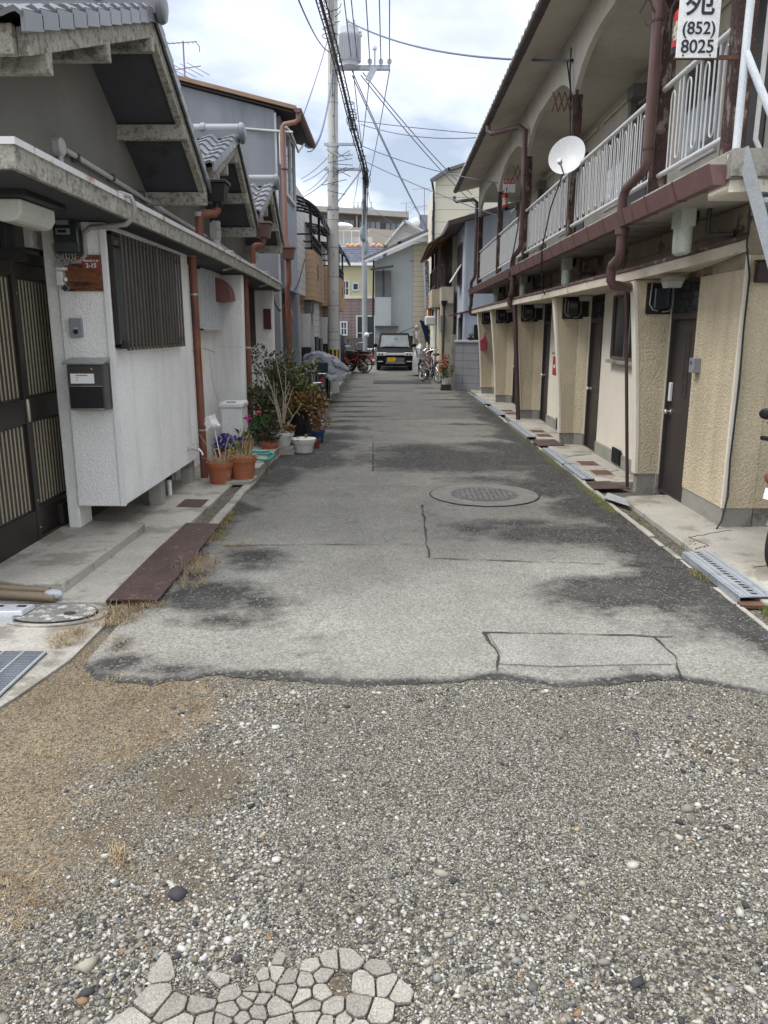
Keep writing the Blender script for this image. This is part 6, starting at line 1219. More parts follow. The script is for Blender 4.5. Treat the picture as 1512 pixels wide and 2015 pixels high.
# aerials
def aerial(x,y,z,label,s=1.):
    t=thing('tv_aerial',(x,y,z),label,'aerial','roof aerials'); m=M('aerial_mauve',(.22,.17,.24),.5)
    B().tube([(x,y,z),(x,y,z+1.25*s)],.016,8).build('mast',m,t); b=B(); b.tube([(x-.35*s,y,z+1.2*s),(x+.28*s,y,z+1.24*s)],.010,6); b.tube([(x-.32*s,y,z+.70*s),(x+.32*s,y+.1,z+.82*s)],.010,6)
    for k in range(5): xx=x-.28*s+.14*s*k; b.tube([(xx-.20*s,y-.1,z+.66*s+.02*k+.08),(xx+.20*s,y+.15,z+.66*s+.02*k-.08)],.007,5)
    for k in range(6): xx=x-.3*s+.1*s*k; b.tube([(xx,y-.09*s,z+1.2*s),(xx,y+.09*s,z+1.22*s)],.006,5)
    b.tube([(x+.25*s,y,z+1.24*s),(x+.33*s,y,z+1.15*s),(x+.33*s,y,z+1.05*s)],.010,6); b.build('elements',m,t)
aerial(-4.25,17.5,6.1,'mauve tv aerial above the grey house roof',1.0); aerial(1.55,38,6.0,'slim tall aerial above the blue grey house roof',1.6); aerial(.9,47.9,7.6,'low aerial in front of the grey penthouse',1.0)
# ---------------------------------------------------------------- drain covers, gratings
DG_='drain covers of the lane'
def slotgrate(name,poly4,z,label,n=9,m=None,t=.012,rot=0):
    # channel grate: flat plate with two rolled ribs and a row of slots
    m=m or galv; (x0,x1,y0,y1)=poly4; c=thing(name,((x0+x1)/2,(y0+y1)/2,z),label,'drain cover',DG_)
    b=B(); b.box(x0,x1,y0,y1,z-t,z); p=b.build('plate',m,c,bev=.003)
    b=B(); w=x1-x0
    for k in (.10,.30,.70,.90): b.box(x0+w*k-.006,x0+w*k+.006,y0+.005,y1-.005,z+.0005,z+.006)
    b.build('ribs',M('bright_rib',(.50,.53,.56),.4,.1,6,metal=.5),c,bev=.002); b=B()
    for k in range(n): y=y0+(y1-y0)*(k+.6)/(n+.2); b.hexa([(x0+w*.42,y,z+.0004),(x0+w*.58,y-.012,z+.0004),(x0+w*.58,y+.012,z+.0004),(x0+w*.42,y+.024,z+.0004),(x0+w*.42,y,z+.0012),(x0+w*.58,y-.012,z+.0012),(x0+w*.58,y+.012,z+.0012),(x0+w*.42,y+.024,z+.0012)])
    b.build('slots',black,c); b=B()
    for x in (x0,x1-.003): b.box(x,x+.003,y0,y1,z-.05,z-t-.001)
    b.build('side_flange',m,c); return c
g1=slotgrate('drain_grate',(2.085,2.285,4.36,5.34),.062,'long grey slotted steel drain grate at the near right road edge',17)
g1.rotation_euler=(rad(-.6),rad(-2.5),rad(-1.0))
lip=B().prism([(2.06,4.30),(2.30,4.28),(2.30,4.39),(2.07,4.37)],'z',.01,.03).build('drain_end_lip',rust2,None); tag(lip,'rusty lip plate at the near end of the long drain grate','drain lip','drain covers of the lane')
def plate(name,pts,z,label,m,t=.008,g=DG_,cat='drain cover',tilt=None):
    o=B().prism(pts,'z',z-t,z).build(name,m,None,bev=.002); return tag(o,label,cat,g)
chk=M('checker_plate',(.45,.47,.48),.45,.12,7,.15,70,metal=.5,bump=.6,bs=90)
plate('drain_plate',[(2.03,7.18),(2.13,7.42),(2.22,7.15),(2.17,6.82)],.055,'silver checker plate over the gap in front of the nearest fin',chk)
plate('iron_cover',[(2.05,7.62),(2.06,8.02),(2.32,8.04),(2.42,7.66)],.05,'rusty iron plate between the first fin and the second drain grate',rust)
slotgrate('drain_grate',(2.055,2.19,8.15,9.05),.055,'grey drain grate just past the rusty plate on the right',8)
slotgrate('drain_grate',(2.05,2.18,9.12,10.35),.055,'second grey drain grate along the right edge past the manhole',9)
plate('iron_cover',[(2.05,10.6),(2.05,11.2),(2.40,11.25),(2.42,10.65)],.05,'flat brown iron plate before the second fin',rust)
slotgrate('drain_grate',(2.04,2.18,11.5,13.4),.055,'grey drain grate between the second and third fins',11)
slotgrate('drain_grate',(2.03,2.17,14.6,16.2),.055,'grey drain grate near the fourth fin',9)
slotgrate('drain_grate',(2.02,2.17,16.8,18.8),.055,'farthest grey drain grate on the right by the last fins',9)
for i,(x,y,l) in enumerate(((2.37,9.18,'rusty square inspection lid nearer the window wall on the right, farther of the pair'),(2.37,8.55,'rusty square inspection lid in the right pavement, nearer of the pair'),(2.33,12.2,'brown inspection lid before the third fin, farther one'),(2.33,11.7,'brown inspection lid before the third fin, nearer one'),(2.32,15.4,'small inspection lid by the fourth fin, farther one'),(2.32,14.9,'small inspection lid by the fourth fin, nearer one'))):
    t=thing('inspection_lid',(x,y,.042),l,'inspection lid','square inspection lids'); B().box(x-.12,x+.12,y-.15,y+.15,.036,.046).build('frame',concrete,t); B().box(x-.10,x+.10,y-.13,y+.13,.0465,.052).build('lid',rust2,t,bev=.002)
t=thing('inspection_lid',(-1.83,7.0,.037),'rusty square lid in the left pavement before the raised bay','inspection lid','square inspection lids'); B().prism([(-1.93,6.85),(-1.74,6.83),(-1.74,7.12),(-1.93,7.14)],'z',.033,.041).build('lid',rust,t); B().prism([(-1.95,6.83),(-1.72,6.81),(-1.72,7.14),(-1.95,7.16)],'z',.03,.038).build('frame',rust2,t)
o=plate('rust_plate',[(-1.69,4.33),(-1.385,4.335),(-1.39,5.0),(-1.41,6.2),(-1.70,6.22),(-1.71,5.4)],.040,'large brown rusted steel plate along the left road edge',rust,.010,None,'steel plate')
b=B()
for z,x in ((.0555,-1.62),): b.bar((-1.60,4.33,.044),(-1.42,4.33,.044),.012,.008)
tag(b.build('edge_bar',rust2),'thin rusty bar along the front edge of the large steel plate','bar')
# near left: grating, round concrete lid, offcuts
t=thing('steel_grating',(-1.95,3.3,.02),'blue grey steel bar grating in the near left pavement','grating')
def gr(u,v): # local frame of the grating (skewed to the kerb)
    return (-1.735-.30*u+.0*v, 3.61-.62*v-.0*u)
b=B(); 
for k in range(34): v=k/33; p=gr(0,v); q=gr(1,v); b.bar((p[0],p[1],.019),(q[0],q[1],.019),.004,.014)
b.build('bars',galv,t); b=B()
for u in (0,.36,.7,1): p=gr(u,0); q=gr(u,1); b.bar((p[0],p[1],.024),(q[0],q[1],.024),.010,.010)
b.build('cross_rods',M('bright_rib',(0,0,0)),t); B().box(-2.04,-1.73,2.98,3.615,.0125,.0135).build('dark_pit',black,t)
t=thing('concrete_lid',(-1.94,4.16,.012),'speckled round concrete lid with a rusty plug near the left step','manhole cover')
B().lathe((-1.93,4.15,.0095),[(.31,0),(.31,.012)],40,sy=.62).build('lid_frame',concrete,t); B().lathe((-1.93,4.15,.022),[(.245,0),(.245,.006),(.238,.012)],40,sy=.62).build('lid',M('speckled_concrete',(.17,.165,.15),.9,.15,6,.2,60,bump=.6,bs=50,c2=(.43,.42,.39),c2t=.55,c2s=20),t)
B().lathe((-1.82,4.12,.034),[(.035,0),(.033,.004)],18,sy=.7).build('plug',M('dark_plug',(.05,.03,.026),.8),t)
b=B().ring((-1.93,4.15,.0235),.248,.008,'z',40,6); b.xf(Matrix.Translation((0,4.15,0))@Matrix.Scale(.62,4,(0,1,0))@Matrix.Translation((0,-4.15,0))); b.build('lid_gap',black,t)
t=thing('aluminium_channel',(-2.2,4.1,.06),'bent aluminium channel cover lying beside the round lid','metal offcut'); b=B(); b.hexa([(-2.7,4.02,.035),(-2.07,4.07,.035),(-2.045,4.20,.035),(-2.7,4.22,.035),(-2.7,4.03,.065),(-2.075,4.08,.065),(-2.05,4.19,.065),(-2.7,4.21,.065)]); b.build('channel_body',M('pale_alu',(.60,.62,.65),.4,.08,6,metal=.4),t,bev=.006); b=B(); [b.box(-2.65+.13*k,-2.60+.13*k,4.14,4.165,.0655,.067) for k in range(5)]; b.build('slots',black,t); b=B(); b.box(-2.7,-2.09,4.0,4.02,.012,.06); b.build('flange',MC['pale_alu'],t)
t=thing('brown_pipes',(-2.2,4.32,.08),'two dull brown plastic pipes lying against the step','pipe'); t.name='loose_pipe'; B().tube([(-2.9,4.36,.10),(-1.98,4.31,.06)],.028,10).build('pipe_length',M('dull_brown_pipe',(.19,.145,.095),.5,.1,5),t,True); B().tube([(-2.9,4.41,.115),(-2.05,4.40,.07)],.024,10).build('pipe_length',MC['dull_brown_pipe'],t,True); b=B(); b.ball((-2.0,4.33,.075),.045,12,8,(1.3,.8,.7)); b.build('plastic_wrap',M('crumpled_film',(.42,.45,.47),.25,.3,14,bump=1,bs=40),t,True)
# ---------------------------------------------------------------- pots and plants
def leaf(b,p,d,L,w,fold=.25):
    d=Vector(d).normalized(); s=d.cross(Vector((R.uniform(-1,1),R.uniform(-1,1),R.uniform(.2,1)))).normalized(); n=s.cross(d); p=Vector(p)
    m=p+d*L*.45; b.add([p,m+s*w+n*fold*w,p+d*L,m-s*w+n*fold*w,m],[(0,4,1),(1,4,2),(2,4,3),(3,4,0)])
def clump(b,c,r,n,L,w,up=.3):
    for _ in range(n):
        v=Vector((R.gauss(0,1),R.gauss(0,1),R.gauss(0,1))).normalized(); q=R.random()**.45
        p=Vector(c)+Vector((v.x*r[0],v.y*r[1],v.z*r[2]))*q; d=v+Vector((R.uniform(-.8,.8),R.uniform(-.8,.8),R.uniform(-.4,.8)+up)); s=R.uniform(.6,1.25); leaf(b,p,d,L*s,w*s)
def lm(name,c,c2=None): return M(name,c,.55,.3,14,0,spec=.3,island=.45,c2=c2,c2t=.5,c2s=7)
gr_d=lm('leaf_dark_green',(.045,.07,.03),(.09,.085,.04)); gr_l=lm('leaf_yellow_green',(.15,.17,.045),(.10,.13,.03)); gr_b=lm('leaf_bright_green',(.055,.12,.03),(.03,.075,.02)); gr_o=lm('leaf_olive',(.085,.105,.045),(.12,.105,.06)); br_l=lm('leaf_brown',(.21,.10,.04),(.15,.12,.045)); rd_l=lm('leaf_dark_red',(.10,.03,.03),(.06,.03,.03)); pk=lm('petal_pink',(.62,.06,.16),(.70,.20,.16)); pu=lm('petal_purple',(.16,.13,.48),(.035,.02,.10)); dead=M('dead_stem',(.42,.33,.21),.8,.2,9,island=.3); twig=M('pale_branch',(.36,.30,.21),.8,.2,9); stemd=M('brown_stem',(.10,.075,.045),.8,.2,9)
def pot(t,x,y,z,r,h,m,rim=True,base=.78,sl=1.):
    pr=[(r*base,0),(r*.97,h*.80)]
    if rim: pr+=[(r*1.06,h*.80),(r*1.09,h),(r*.98,h),(r*.95,h*.9)]
    else: pr+=[(r,h),(r*.92,h),(r*.9,h*.9)]
    p=B().lathe((x,y,z),pr,24).build('pot',m,t,True); B().lathe((x,y,z+h*.84),[(r*.93,0),(r*.93,.006)],18).build('soil',soil,t)
    return z+h*.88
def plant(loc,r,h,m,label,rim=True,base=.78): x,y,z=loc; t=thing('potted_plant',loc,label,'potted plant','potted plants along the left wall'); return t,pot(t,x,y,z,r,h,m,rim,base)
def stalks(t,x,y,z,n,h,spread,m,r=.004,name='dry_stalks'):
    b=B()
    for _ in range(n):
        a=R.uniform(0,6.28); q=R.random()*.75; px_,py_=x+spread*.6*q*math.cos(a),y+spread*.6*q*math.sin(a); hh=h*R.uniform(.4,1); b.tube([(px_,py_,z-.02),(px_+.02*math.cos(a)+R.uniform(-.02,.02),py_+.02*math.sin(a),z+hh*.5),(px_+spread*.6*math.cos(a)*q+R.uniform(-.04,.04),py_+spread*.5*math.sin(a)*q,z+hh)],[r,r*.8,r*.4],5)
    return b.build(name,m,t)
t,z=plant((-1.79,7.98,.036),.135,.225,terra,'terracotta pot of dry straw stalks standing against the drain pipe foot'); stalks(t,-1.79,7.98,z,60,.13,.22,dead,.003); stalks(t,-1.79,7.98,z,7,.42,.3,dead,.0045,'tall_stalks')
bag=thing('plastic_bag',(-1.86,8.05,.65),'crumpled white plastic bag on a stick above the dry terracotta pot','bag'); b=B().ball((-1.87,8.05,.65),.085,24,18,(.95,.8,1.0)); b.v=[(x+.045*nz(x*1.3,y+z,16,1)+.03*(z-.66),y+.035*nz(y,z,15,4),z+.045*nz(z,x,17,7)) for x,y,z in b.v]; b.build('bag_film',M('white_bag',(.66,.63,.64),.45,.12,16,bump=.9,bs=26,c2=(.60,.42,.44),c2t=.62,c2s=14),bag); B().tube([(-1.78,8.0,.27),(-1.84,8.04,.60)],.005,6).build('stick',white_pl,bag)
t,z=plant((-1.575,8.10,.062),.145,.235,terra,'larger terracotta pot with cut stems on a concrete slab nearest the road'); stalks(t,-1.575,8.1,z,26,.12,.22,dead,.004); stalks(t,-1.575,8.1,z,6,.38,.25,twig,.005,'cut_stems'); b=B(); clump(b,(-1.62,8.1,z+.08),(.09,.09,.07),16,.06,.02); b.build('leaves',gr_l,t,rec=False)
tag(B().prism([(-1.76,7.9),(-1.46,7.93),(-1.44,8.24),(-1.74,8.24)],'z',.02,.062).build('concrete_slab',concrete,None,bev=.006),'small flat concrete slab under the terracotta pot at the kerb','slab')
t,z=plant((-1.84,8.75,.032),.165,.23,terra_d,'dark terracotta pot of purple pansies behind the dry pots'); b=B(); clump(b,(-1.84,8.75,z+.04),(.16,.16,.07),70,.06,.02); b.build('leaves',gr_d,t,rec=False); b=B()
for _ in range(26):
    a=R.uniform(0,6.28); q=R.random()**.5*.17; c=Vector((-1.84+q*math.cos(a),8.72+q*math.sin(a)*.8,z+.08+R.uniform(0,.12)))
    for k in range(5): a2=k*1.256+R.random(); leaf(b,c,(math.cos(a2),-.4,math.sin(a2)),.045,.022,.1)
b.build('flowers',pu,t,rec=False)
t,z=plant((-1.80,9.35,.032),.125,.27,M('khaki_pot',(.24,.155,.06),.5,.1,5),'khaki pot with a single magenta flower behind the pansies'); stalks(t,-1.8,9.35,z,7,.24,.15,twig,.005,'stems'); b=B(); clump(b,(-1.80,9.35,z+.05),(.13,.13,.06),30,.08,.03); b.build('leaves',gr_o,t,rec=False); b=B(); clump(b,(-1.72,9.3,z+.30),(.025,.025,.025),18,.035,.016); b.build('flower',lm('petal_magenta',(.40,.03,.20)),t,rec=False)
t,z=plant((-1.68,10.15,.032),.10,.14,M('grey_pot',(.30,.29,.25),.6),'bright green leafy bush in a small grey pot'); b=B(); clump(b,(-1.66,10.1,z+.17),(.19,.17,.19),600,.045,.014); b.build('foliage',gr_b,t,rec=False); stalks(t,-1.68,10.15,z,10,.25,.3,stemd,.003,'stems'); b=B(); clump(b,(-1.70,10.0,z+.40),(.02,.02,.02),14,.03,.014); b.build('flower',pk,t,rec=False)
t,z=plant((-1.545,9.80,.032),.105,.17,terra,'small terracotta pot of dark leaves beside the concrete blocks'); b=B(); clump(b,(-1.56,9.85,z+.16),(.15,.15,.16),120,.06,.02); b.build('foliage',lm('leaf_blackish',(.03,.032,.022),(.05,.03,.025)),t,rec=False); stalks(t,-1.545,9.8,z,10,.3,.25,stemd,.003,'stems')
t,z=plant((-1.41,10.05,.125),.14,.175,M('white_glaze',(.60,.60,.56),.4,.06,6,c2=(.42,.41,.37),c2t=.6,c2s=9),'white bowl pot with bare pale branches on stacked blocks',True,.62); b=B(); clump(b,(-1.41,10.05,z+.06),(.16,.14,.07),110,.06,.022); b.build('leaves',lm('leaf_mottled',(.11,.10,.04),(.16,.08,.03)),t,rec=False)
b=B()
for ex,ez in ((-1.62,.78),(-1.50,.70),(-1.33,.86),(-1.24,.62),(-1.46,.95),(-1.14,.40),(-1.58,.5)): q=Vector((-1.41,10.05,z)); e=Vector((ex,10.05+R.uniform(-.1,.15),z+ez)); m_=q.lerp(e,.5)+Vector((R.uniform(-.06,.06),0,.03)); b.tube([q,m_,e],[.009,.007,.004],6); b.tube([m_,m_+Vector((R.uniform(-.1,.1),0,.16))],[.006,.003],5)
b.build('bare_branches',twig,t,True)
b=B(); b.box(-1.56,-1.26,9.92,10.2,.016,.066); b.box(-1.55,-1.27,9.94,10.2,.069,.122); tag(b.build('block_stack',concrete,None,bev=.005),'pair of stacked concrete slabs under the white bowl pot','concrete block')
t,z=plant((-1.16,10.2,.018),.155,.17,MC['white_glaze'],'wide white planter with a thick rim at the road edge'); B().lathe((-1.16,10.2,z+.0),[(.165,.01),(.172,.018),(.172,.035),(.15,.036)],24).build('rim',MC['white_glaze'],t,True); b=B(); clump(b,(-1.16,10.2,z+.03),(.1,.1,.03),12,.05,.02); b.build('leaves',gr_o,t,rec=False)
t,z=plant((-1.36,11.55,.10),.18,.30,black,'black bucket of rust-brown leaves behind the white planter',False,.85); b=B(); clump(b,(-1.28,11.5,z+.16),(.36,.28,.19),460,.075,.028); b.build('foliage',br_l,t,rec=False); stalks(t,-1.36,11.55,z,14,.3,.4,stemd,.004,'stems')
b=B(); b.box(-1.56,-1.14,11.38,11.72,.018,.098); o=b.build('block_stack',M('black_crate',(.02,.02,.022),.5),None); tag(o,'black crate under the bucket of brown leaves','crate')
t,z=plant((-1.06,11.2,.018),.10,.16,M('blue_glaze',(.02,.05,.12),.3),'dark blue pot with trailing dry twigs by the road'); b=B(); clump(b,(-1.02,11.2,z+.14),(.14,.14,.16),60,.05,.018); b.build('leaves',br_l,t,rec=False); stalks(t,-1.06,11.2,z,14,.34,.35,stemd,.003,'twigs')
t,z=plant((-1.06,10.62,.018),.09,.11,terra_d,'small low terracotta pot beside the blue pot'); b=B(); clump(b,(-1.06,10.62,z+.03),(.07,.07,.04),20,.04,.015); b.build('leaves',rd_l,t,rec=False)
def shrub(x,y,z,h,rad_,m,label,n,L,w,cl,ms=stemd,pm_=None):
    t=thing('shrub',(x,y,z),label,'shrub','shrubs along the left wall'); zz=pot(t,x,y,z,.15,.24,pm_ or terra_d); b=B(); lv=B()
    for k in range(cl):
        a=R.uniform(0,6.28); q=rad_*R.random()**.6; e=Vector((x+q*math.cos(a),y+q*math.sin(a)*.8,z+h*R.uniform(.38,1))); s=Vector((x,y,zz-.03)); m_=s.lerp(e,.55)+Vector((R.uniform(-.06,.06),R.uniform(-.06,.06),.08)); b.tube([s,m_,e],[.010,.006,.003],5); clump(lv,e-Vector((0,0,.03)),(.11,.11,.10),n,L,w)
    b.build('stems',ms,t,True); lv.build('foliage',m,t,rec=False); return t
shrub(-1.80,11.5,.02,1.32,.40,gr_o,'tall greyish leggy shrub against the drain pipe of the row houses',50,.05,.018,40)
shrub(-1.50,11.9,.02,1.05,.38,gr_l,'yellow green shrub with broad leaves before the bicycles',30,.085,.030,34)
shrub(-1.72,10.75,.02,.82,.32,gr_d,'dark tangled shrub behind the white bowl pot',40,.055,.02,30)
shrub(-1.32,12.6,.02,.62,.26,rd_l,'dark red leaved shrub in front of the first bicycle',34,.06,.022,22)
shrub(-1.30,13.1,.02,.70,.2,gr_b,'small green shrub at the bicycle wheel',20,.06,.02,10)
# hollow concrete blocks along the kerb with holes to the road
for i in range(4):
    y=8.34+.405*i; t=thing('hollow_block',(-1.53,y+.19,.035),['nearest hollow concrete block on the left kerb','second hollow concrete block on the left kerb','third hollow concrete block beside the green hose','fourth hollow concrete block under the stacked slabs'][i],'concrete block','hollow blocks along the left kerb')
    b=B(); x0,x1=-1.60,-1.44; b.box(x0,x1,y,y+.39,.03,.045); b.box(x0,x1,y,y+.39,.115,.13); [b.box(x0+.002,x1-.002,y+.0487*k+.001*(k==0),y+.0487*k+.016,.0455,.1145) for k in range(8)] ; b.build('block_shell',concrete,t); B().box(x0+.01,x0+.02,y+.004,y+.386,.046,.114).build('dark_core',black,t)
tag(B().box(-1.95,-1.605,8.4,9.98,.03,.125).build('planting_slab',pale_conc,None,bev=.006),'pale concrete slab carrying pots beside the hollow blocks','slab')
hs=M('teal_hose',(.03,.30,.24),.4,.1,8); b=B(); pts=[(-1.50+.10*math.cos(a)*1.1+.02*math.sin(2*a),8.95+.26*math.sin(a),.155+.012*math.sin(3*a)) for a in [i*PI/10 for i in range(-6,19)]]; b.tube(pts,.013,8); b.tube([(p[0]-.05,p[1]+.05,p[2]+.02) for p in pts[6:20]],.013,8); b.tube([(-1.72,8.03,.06),(-1.66,8.3,.14),(-1.6,8.5,.15)],.012,8); tag(b.build('garden_hose',hs,None,True),'coiled teal garden hose on the hollow blocks','hose')
bn=thing('dustbin',(-1.97,9.75,.03),'tall white plastic dustbin with lid against the stucco fin','bin'); B().hexa([(-2.10,9.62,.03),(-1.86,9.62,.03),(-1.86,9.95,.03),(-2.10,9.95,.03),(-2.115,9.60,.66),(-1.845,9.60,.66),(-1.845,9.97,.66),(-2.115,9.97,.66)]).build('bin_body',white_pl,bn,bev=.015); B().box(-2.13,-1.83,9.58,9.99,.662,.725).build('lid',M('bin_lid',(.68,.68,.66),.4,.04),bn,bev=.018); B().box(-2.04,-1.93,9.62,9.70,.7255,.732).build('lid_handle',M('dark_slot',(.08,.08,.08),.5),bn); B().box(-2.05,-1.91,9.60,9.612,.08,.22).build('bottom_hatch',M('bin_lid',(0,0,0)),bn,bev=.004); B().box(-2.04,-1.92,9.592,9.599,.13,.17).build('hatch_recess',M('hatch_grey',(.35,.35,.34),.5),bn)
# ---------------------------------------------------------------- bicycles
def bicycle(loc,rz,label,mf,group,basket=True,child=False,mb=None,lean=0):
    t=thing('bicycle',loc,label,'bicycle',group); t.rotation_euler=(0,0,0); o=Vector(loc)
    X=Matrix.Translation(o)@Matrix.Rotation(rz,4,'Z')@Matrix.Rotation(lean,4,'Y')
    def P(*ps): return [X@Vector(p) for p in ps]
    Rw=.325
    for y in (0,1.08):
        b=B().ring((0,y,Rw),Rw-.018,.018,'x',36,8); b.xf(X); w=b.build('wheel_tyre',rubber,t,True); b=B().ring((0,y,Rw),Rw-.041,.007,'x',36,6); 
        for k in range(20): a=2*PI*k/20; b.tube([(0.02*(-1)**k,y,Rw),(0,y+(Rw-.045)*math.cos(a),Rw+(Rw-.045)*math.sin(a))],.0016,4)
        b.tube([(-.04,y,Rw),(.04,y,Rw)],.022,8); b.xf(X); b.build('rim_spokes',steel,w,True)
        b=B(); n=12; pts=[(y+(Rw+.025)*math.cos(a),Rw+(Rw+.025)*math.sin(a)) for a in [rad(25+ (150*i/n)) for i in range(n+1)]]
        for (y0,z0),(y1,z1) in zip(pts,pts[1:]): b.bar((0,y0,z0),(0,y1,z1),.055,.004,(0,0,1))
        b.xf(X); b.build('mudguard',M('dull_mudguard',(.16,.16,.165),.4,metal=.4),w)
    b=B(); b.tube([(0,.42,.28),(0,.30,.62),(0,.24,.82)],.016,8); b.tube([(0,.42,.28),(0,.85,.45),(0,.93,.70)],.018,8); b.tube([(0,.33,.55),(0,.62,.45),(0,.90,.62)],.014,8)
    for s in (-.055,.055): b.tube([(s*.3,.30,.58),(s,0,Rw)],.009,6); b.tube([(s*.3,.42,.28),(s,0,Rw)],.010,6); b.tube([(s*.4,.95,.66),(s,1.08,Rw)],.011,6)
    b.tube([(0,.92,.62),(0,.90,.86)],.018,8); b.xf(X); b.build('frame',mf,t,True)
    b=B(); b.tube([(-.28,.62,.98),(-.24,.78,1.0),(-.1,.90,.95),(0,.89,.88),(.1,.90,.95),(.24,.78,1.0),(.28,.62,.98)],.012,8); b.xf(X); h=b.build('handlebar',steel,t,True); [B().tube([(s*.28,.62,.98),(s*.275,.74,.995)],.018,8).xf(X).build('grip',black,h,True) for s in(-1,1)]
    b=B(); b.ball((0,.20,.86),.12,12,8,(.95,1.1,.35)); b.xf(X); b.build('saddle',black,t,True)
    b=B(); [b.tube([(s,.25,.68),(s,-.28,.70)],.007,6) for s in (-.07,0,.07)]; [b.tube([(s,-.2,.70),(s*.8,0,Rw)],.006,6) for s in (-.07,.07)]; b.tube([(-.07,-.28,.70),(.07,-.28,.70)],.007,6); b.xf(X); b.build('rear_rack',steel,t,True)
    b=B(); b.lathe((.035,.42,.28),[(.09,-.004),(.09,.004)],20,'x'); b.bar((.05,.42,.28),(.05,.50,.14),.012,.015); b.bar((-.05,.42,.28),(-.05,.34,.42),.012,.015); b.box(.05,.13,.47,.53,.12,.145); b.box(-.13,-.05,.31,.37,.41,.435); b.xf(X); b.build('crank_pedals',black,t)
    b=B(); b.tube([(-.08,-.02,.30),(-.11,-.10,.02),(.11,-.10,.02),(.08,-.02,.30)],.009,6); b.xf(X); b.build('kickstand',steel,t,True)
    B().box(0,0,0,0,0,0)
    b=B(); b.box(-.035,.035,-.36,-.33,.52,.60); b.xf(X); b.build('reflector',red,t)
    if basket:
        b=B(); 
        for z,s in ((.70,.13),(.78,.145),(.86,.155),(.95,.17)): b.tube([(-s,1.0,z),(s,1.0,z),(s,1.0+s*1.6,z),(-s,1.0+s*1.6,z),(-s,1.0,z)],.004,5)
        for k in range(7): u=-1+2*k/6; b.tube([(u*.13,1.0,.70),(u*.17,1.0,.95)],.003,4); b.tube([(u*.13,1.21,.70),(u*.17,1.27,.95)],.003,4); b.tube([(-.13,1.1+u*.1,.70),(-.17,1.13+u*.13,.95)],.003,4); b.tube([(.13,1.1+u*.1,.70),(.17,1.13+u*.13,.95)],.003,4)
        b.box(-.125,.125,1.0,1.2,.698,.704); b.xf(X); b.build('basket',mb or M('black_wire_basket',(.05,.05,.055),.5),t)
    if child: b=B(); b.box(-.13,.13,-.22,.08,.72,.78); b.box(-.13,.13,-.25,-.20,.72,.93); b.xf(X); b.build('child_seat',M('blue_black_plastic',(.012,.02,.035),.5),t,bev=.02)
    return t
GB='bicycles parked along the lane'
bicycle((-1.30,13.72,.02),rad(14),'silver bicycle with a rear rack leaning among the shrubs, nearest on the left',M('silver_frame',(.50,.51,.52),.3,.05,5,metal=.6),GB,True,False,None,rad(-3))
bicycle((-1.46,16.6,.02),rad(6),'dark blue bicycle with rear child seat in front of the grey cover',M('dark_blue_frame',(.012,.03,.06),.35,.05),GB,True,True)
bicycle((1.48,23.95,.02),rad(-155)+PI,'black tyred bicycle with grey front basket beside the rose pot',M('grey_frame',(.25,.26,.27),.35,.05,5,metal=.5),GB,True,False,M('grey_basket',(.30,.31,.33),.5)).name='bicycle.010'
bicycle((1.20,25.9,.02),rad(8),'cream framed bicycle between the covered one and the rose pot',M('cream_frame',(.50,.42,.18),.35,.05),GB,True)
bicycle((1.42,27.3,.02),rad(5),'dark bicycle standing deepest in the right hand row',M('black_frame',(.02,.02,.022),.35,.05),GB,True)
bicycle((-.95,39.0,.02),rad(60),'distant dark bicycle by the second pole',M('black_frame',(0,0,0)),GB,False)
def cover(name,c,rx,ry,h,mat,label,rz=0,sd=1,belly=1.):
    t=thing(name,c,label,'cover'); b=B(); n,mm=28,14
    for j in range(mm+1):
        v=j/mm
        for i in range(n):
            a=2*PI*i/n; k=(1-.12*v)*(1-max(0,v-.55)**2*3.2); k=max(k,.04); fold=1+.07*math.sin(a*5+sd)*(1-v)+.06*nz(math.cos(a)*2,math.sin(a)*2+v*2,1.3,sd)
            ridge=.10*math.cos(a)*v
            x,y=rx*k*fold*math.cos(a),ry*k*fold*math.sin(a); b.v.append((x,y,h*(v-.0)+.05*h*nz(a,v*3,1,sd)*v+ridge*h*.6))
    b.f=[(j*n+i,j*n+(i+1)%n,(j+1)*n+(i+1)%n,(j+1)*n+i) for j in range(mm) for i in range(n)]; b.f.append(tuple(mm*n+i for i in range(n)))
    b.xf(Matrix.Translation(Vector(c))@Matrix.Rotation(rz,4,'Z')); b.build('cover_cloth',mat,t,True,ang=24); return t
cv=M('grey_cover_cloth',(.20,.21,.23),.42,.08,6,bump=.4,bs=18)
t=thing('bicycle_cover',(-1.42,17.6,.6),'grey waterproof cover draped over a bicycle beside the pole','cover'); b=B()
# tent-like drape: ridge from the handlebar to the tail with hanging skirts
sec=[(-.50,.98,.10,.78),(-.30,1.12,.26,.66),(-.05,1.10,.34,.58),(.2,1.02,.36,.50),(.45,.88,.30,.46),(.62,.74,.12,.52)]
def lerp_(a,b_,t): return [x+(y-x)*t for x,y in zip(a,b_)]
NU,NV=26,30
for k in range(NU+1):
    q=k/NU*5; i0=min(int(q),4); u,zr,hw_,zb=lerp_(sec[i0],sec[i0+1],q-i0)
    pr=[(-1.15,zb),(-1.0,zb+.12),(-.62,zr-.06),(0,zr),(.55,zr-.08),(.95,zb+.14),(1.1,zb-.02)]
    for j in range(NV+1):
        w=j/NV*6; j0=min(int(w),5); s_,z_=lerp_(pr[j0],pr[j0+1],w-j0)
        n1_=nz(u*5,s_*2.2+z_*3,1.6,6); n2_=abs(nz(u*3+z_*4,s_*3,2.4,9))
        b.v.append((-1.50+u*.9+.05*nz(s_*2,u*3,2,1),17.6+s_*hw_+.07*n1_,z_+.05+.05*n1_-.09*n2_))
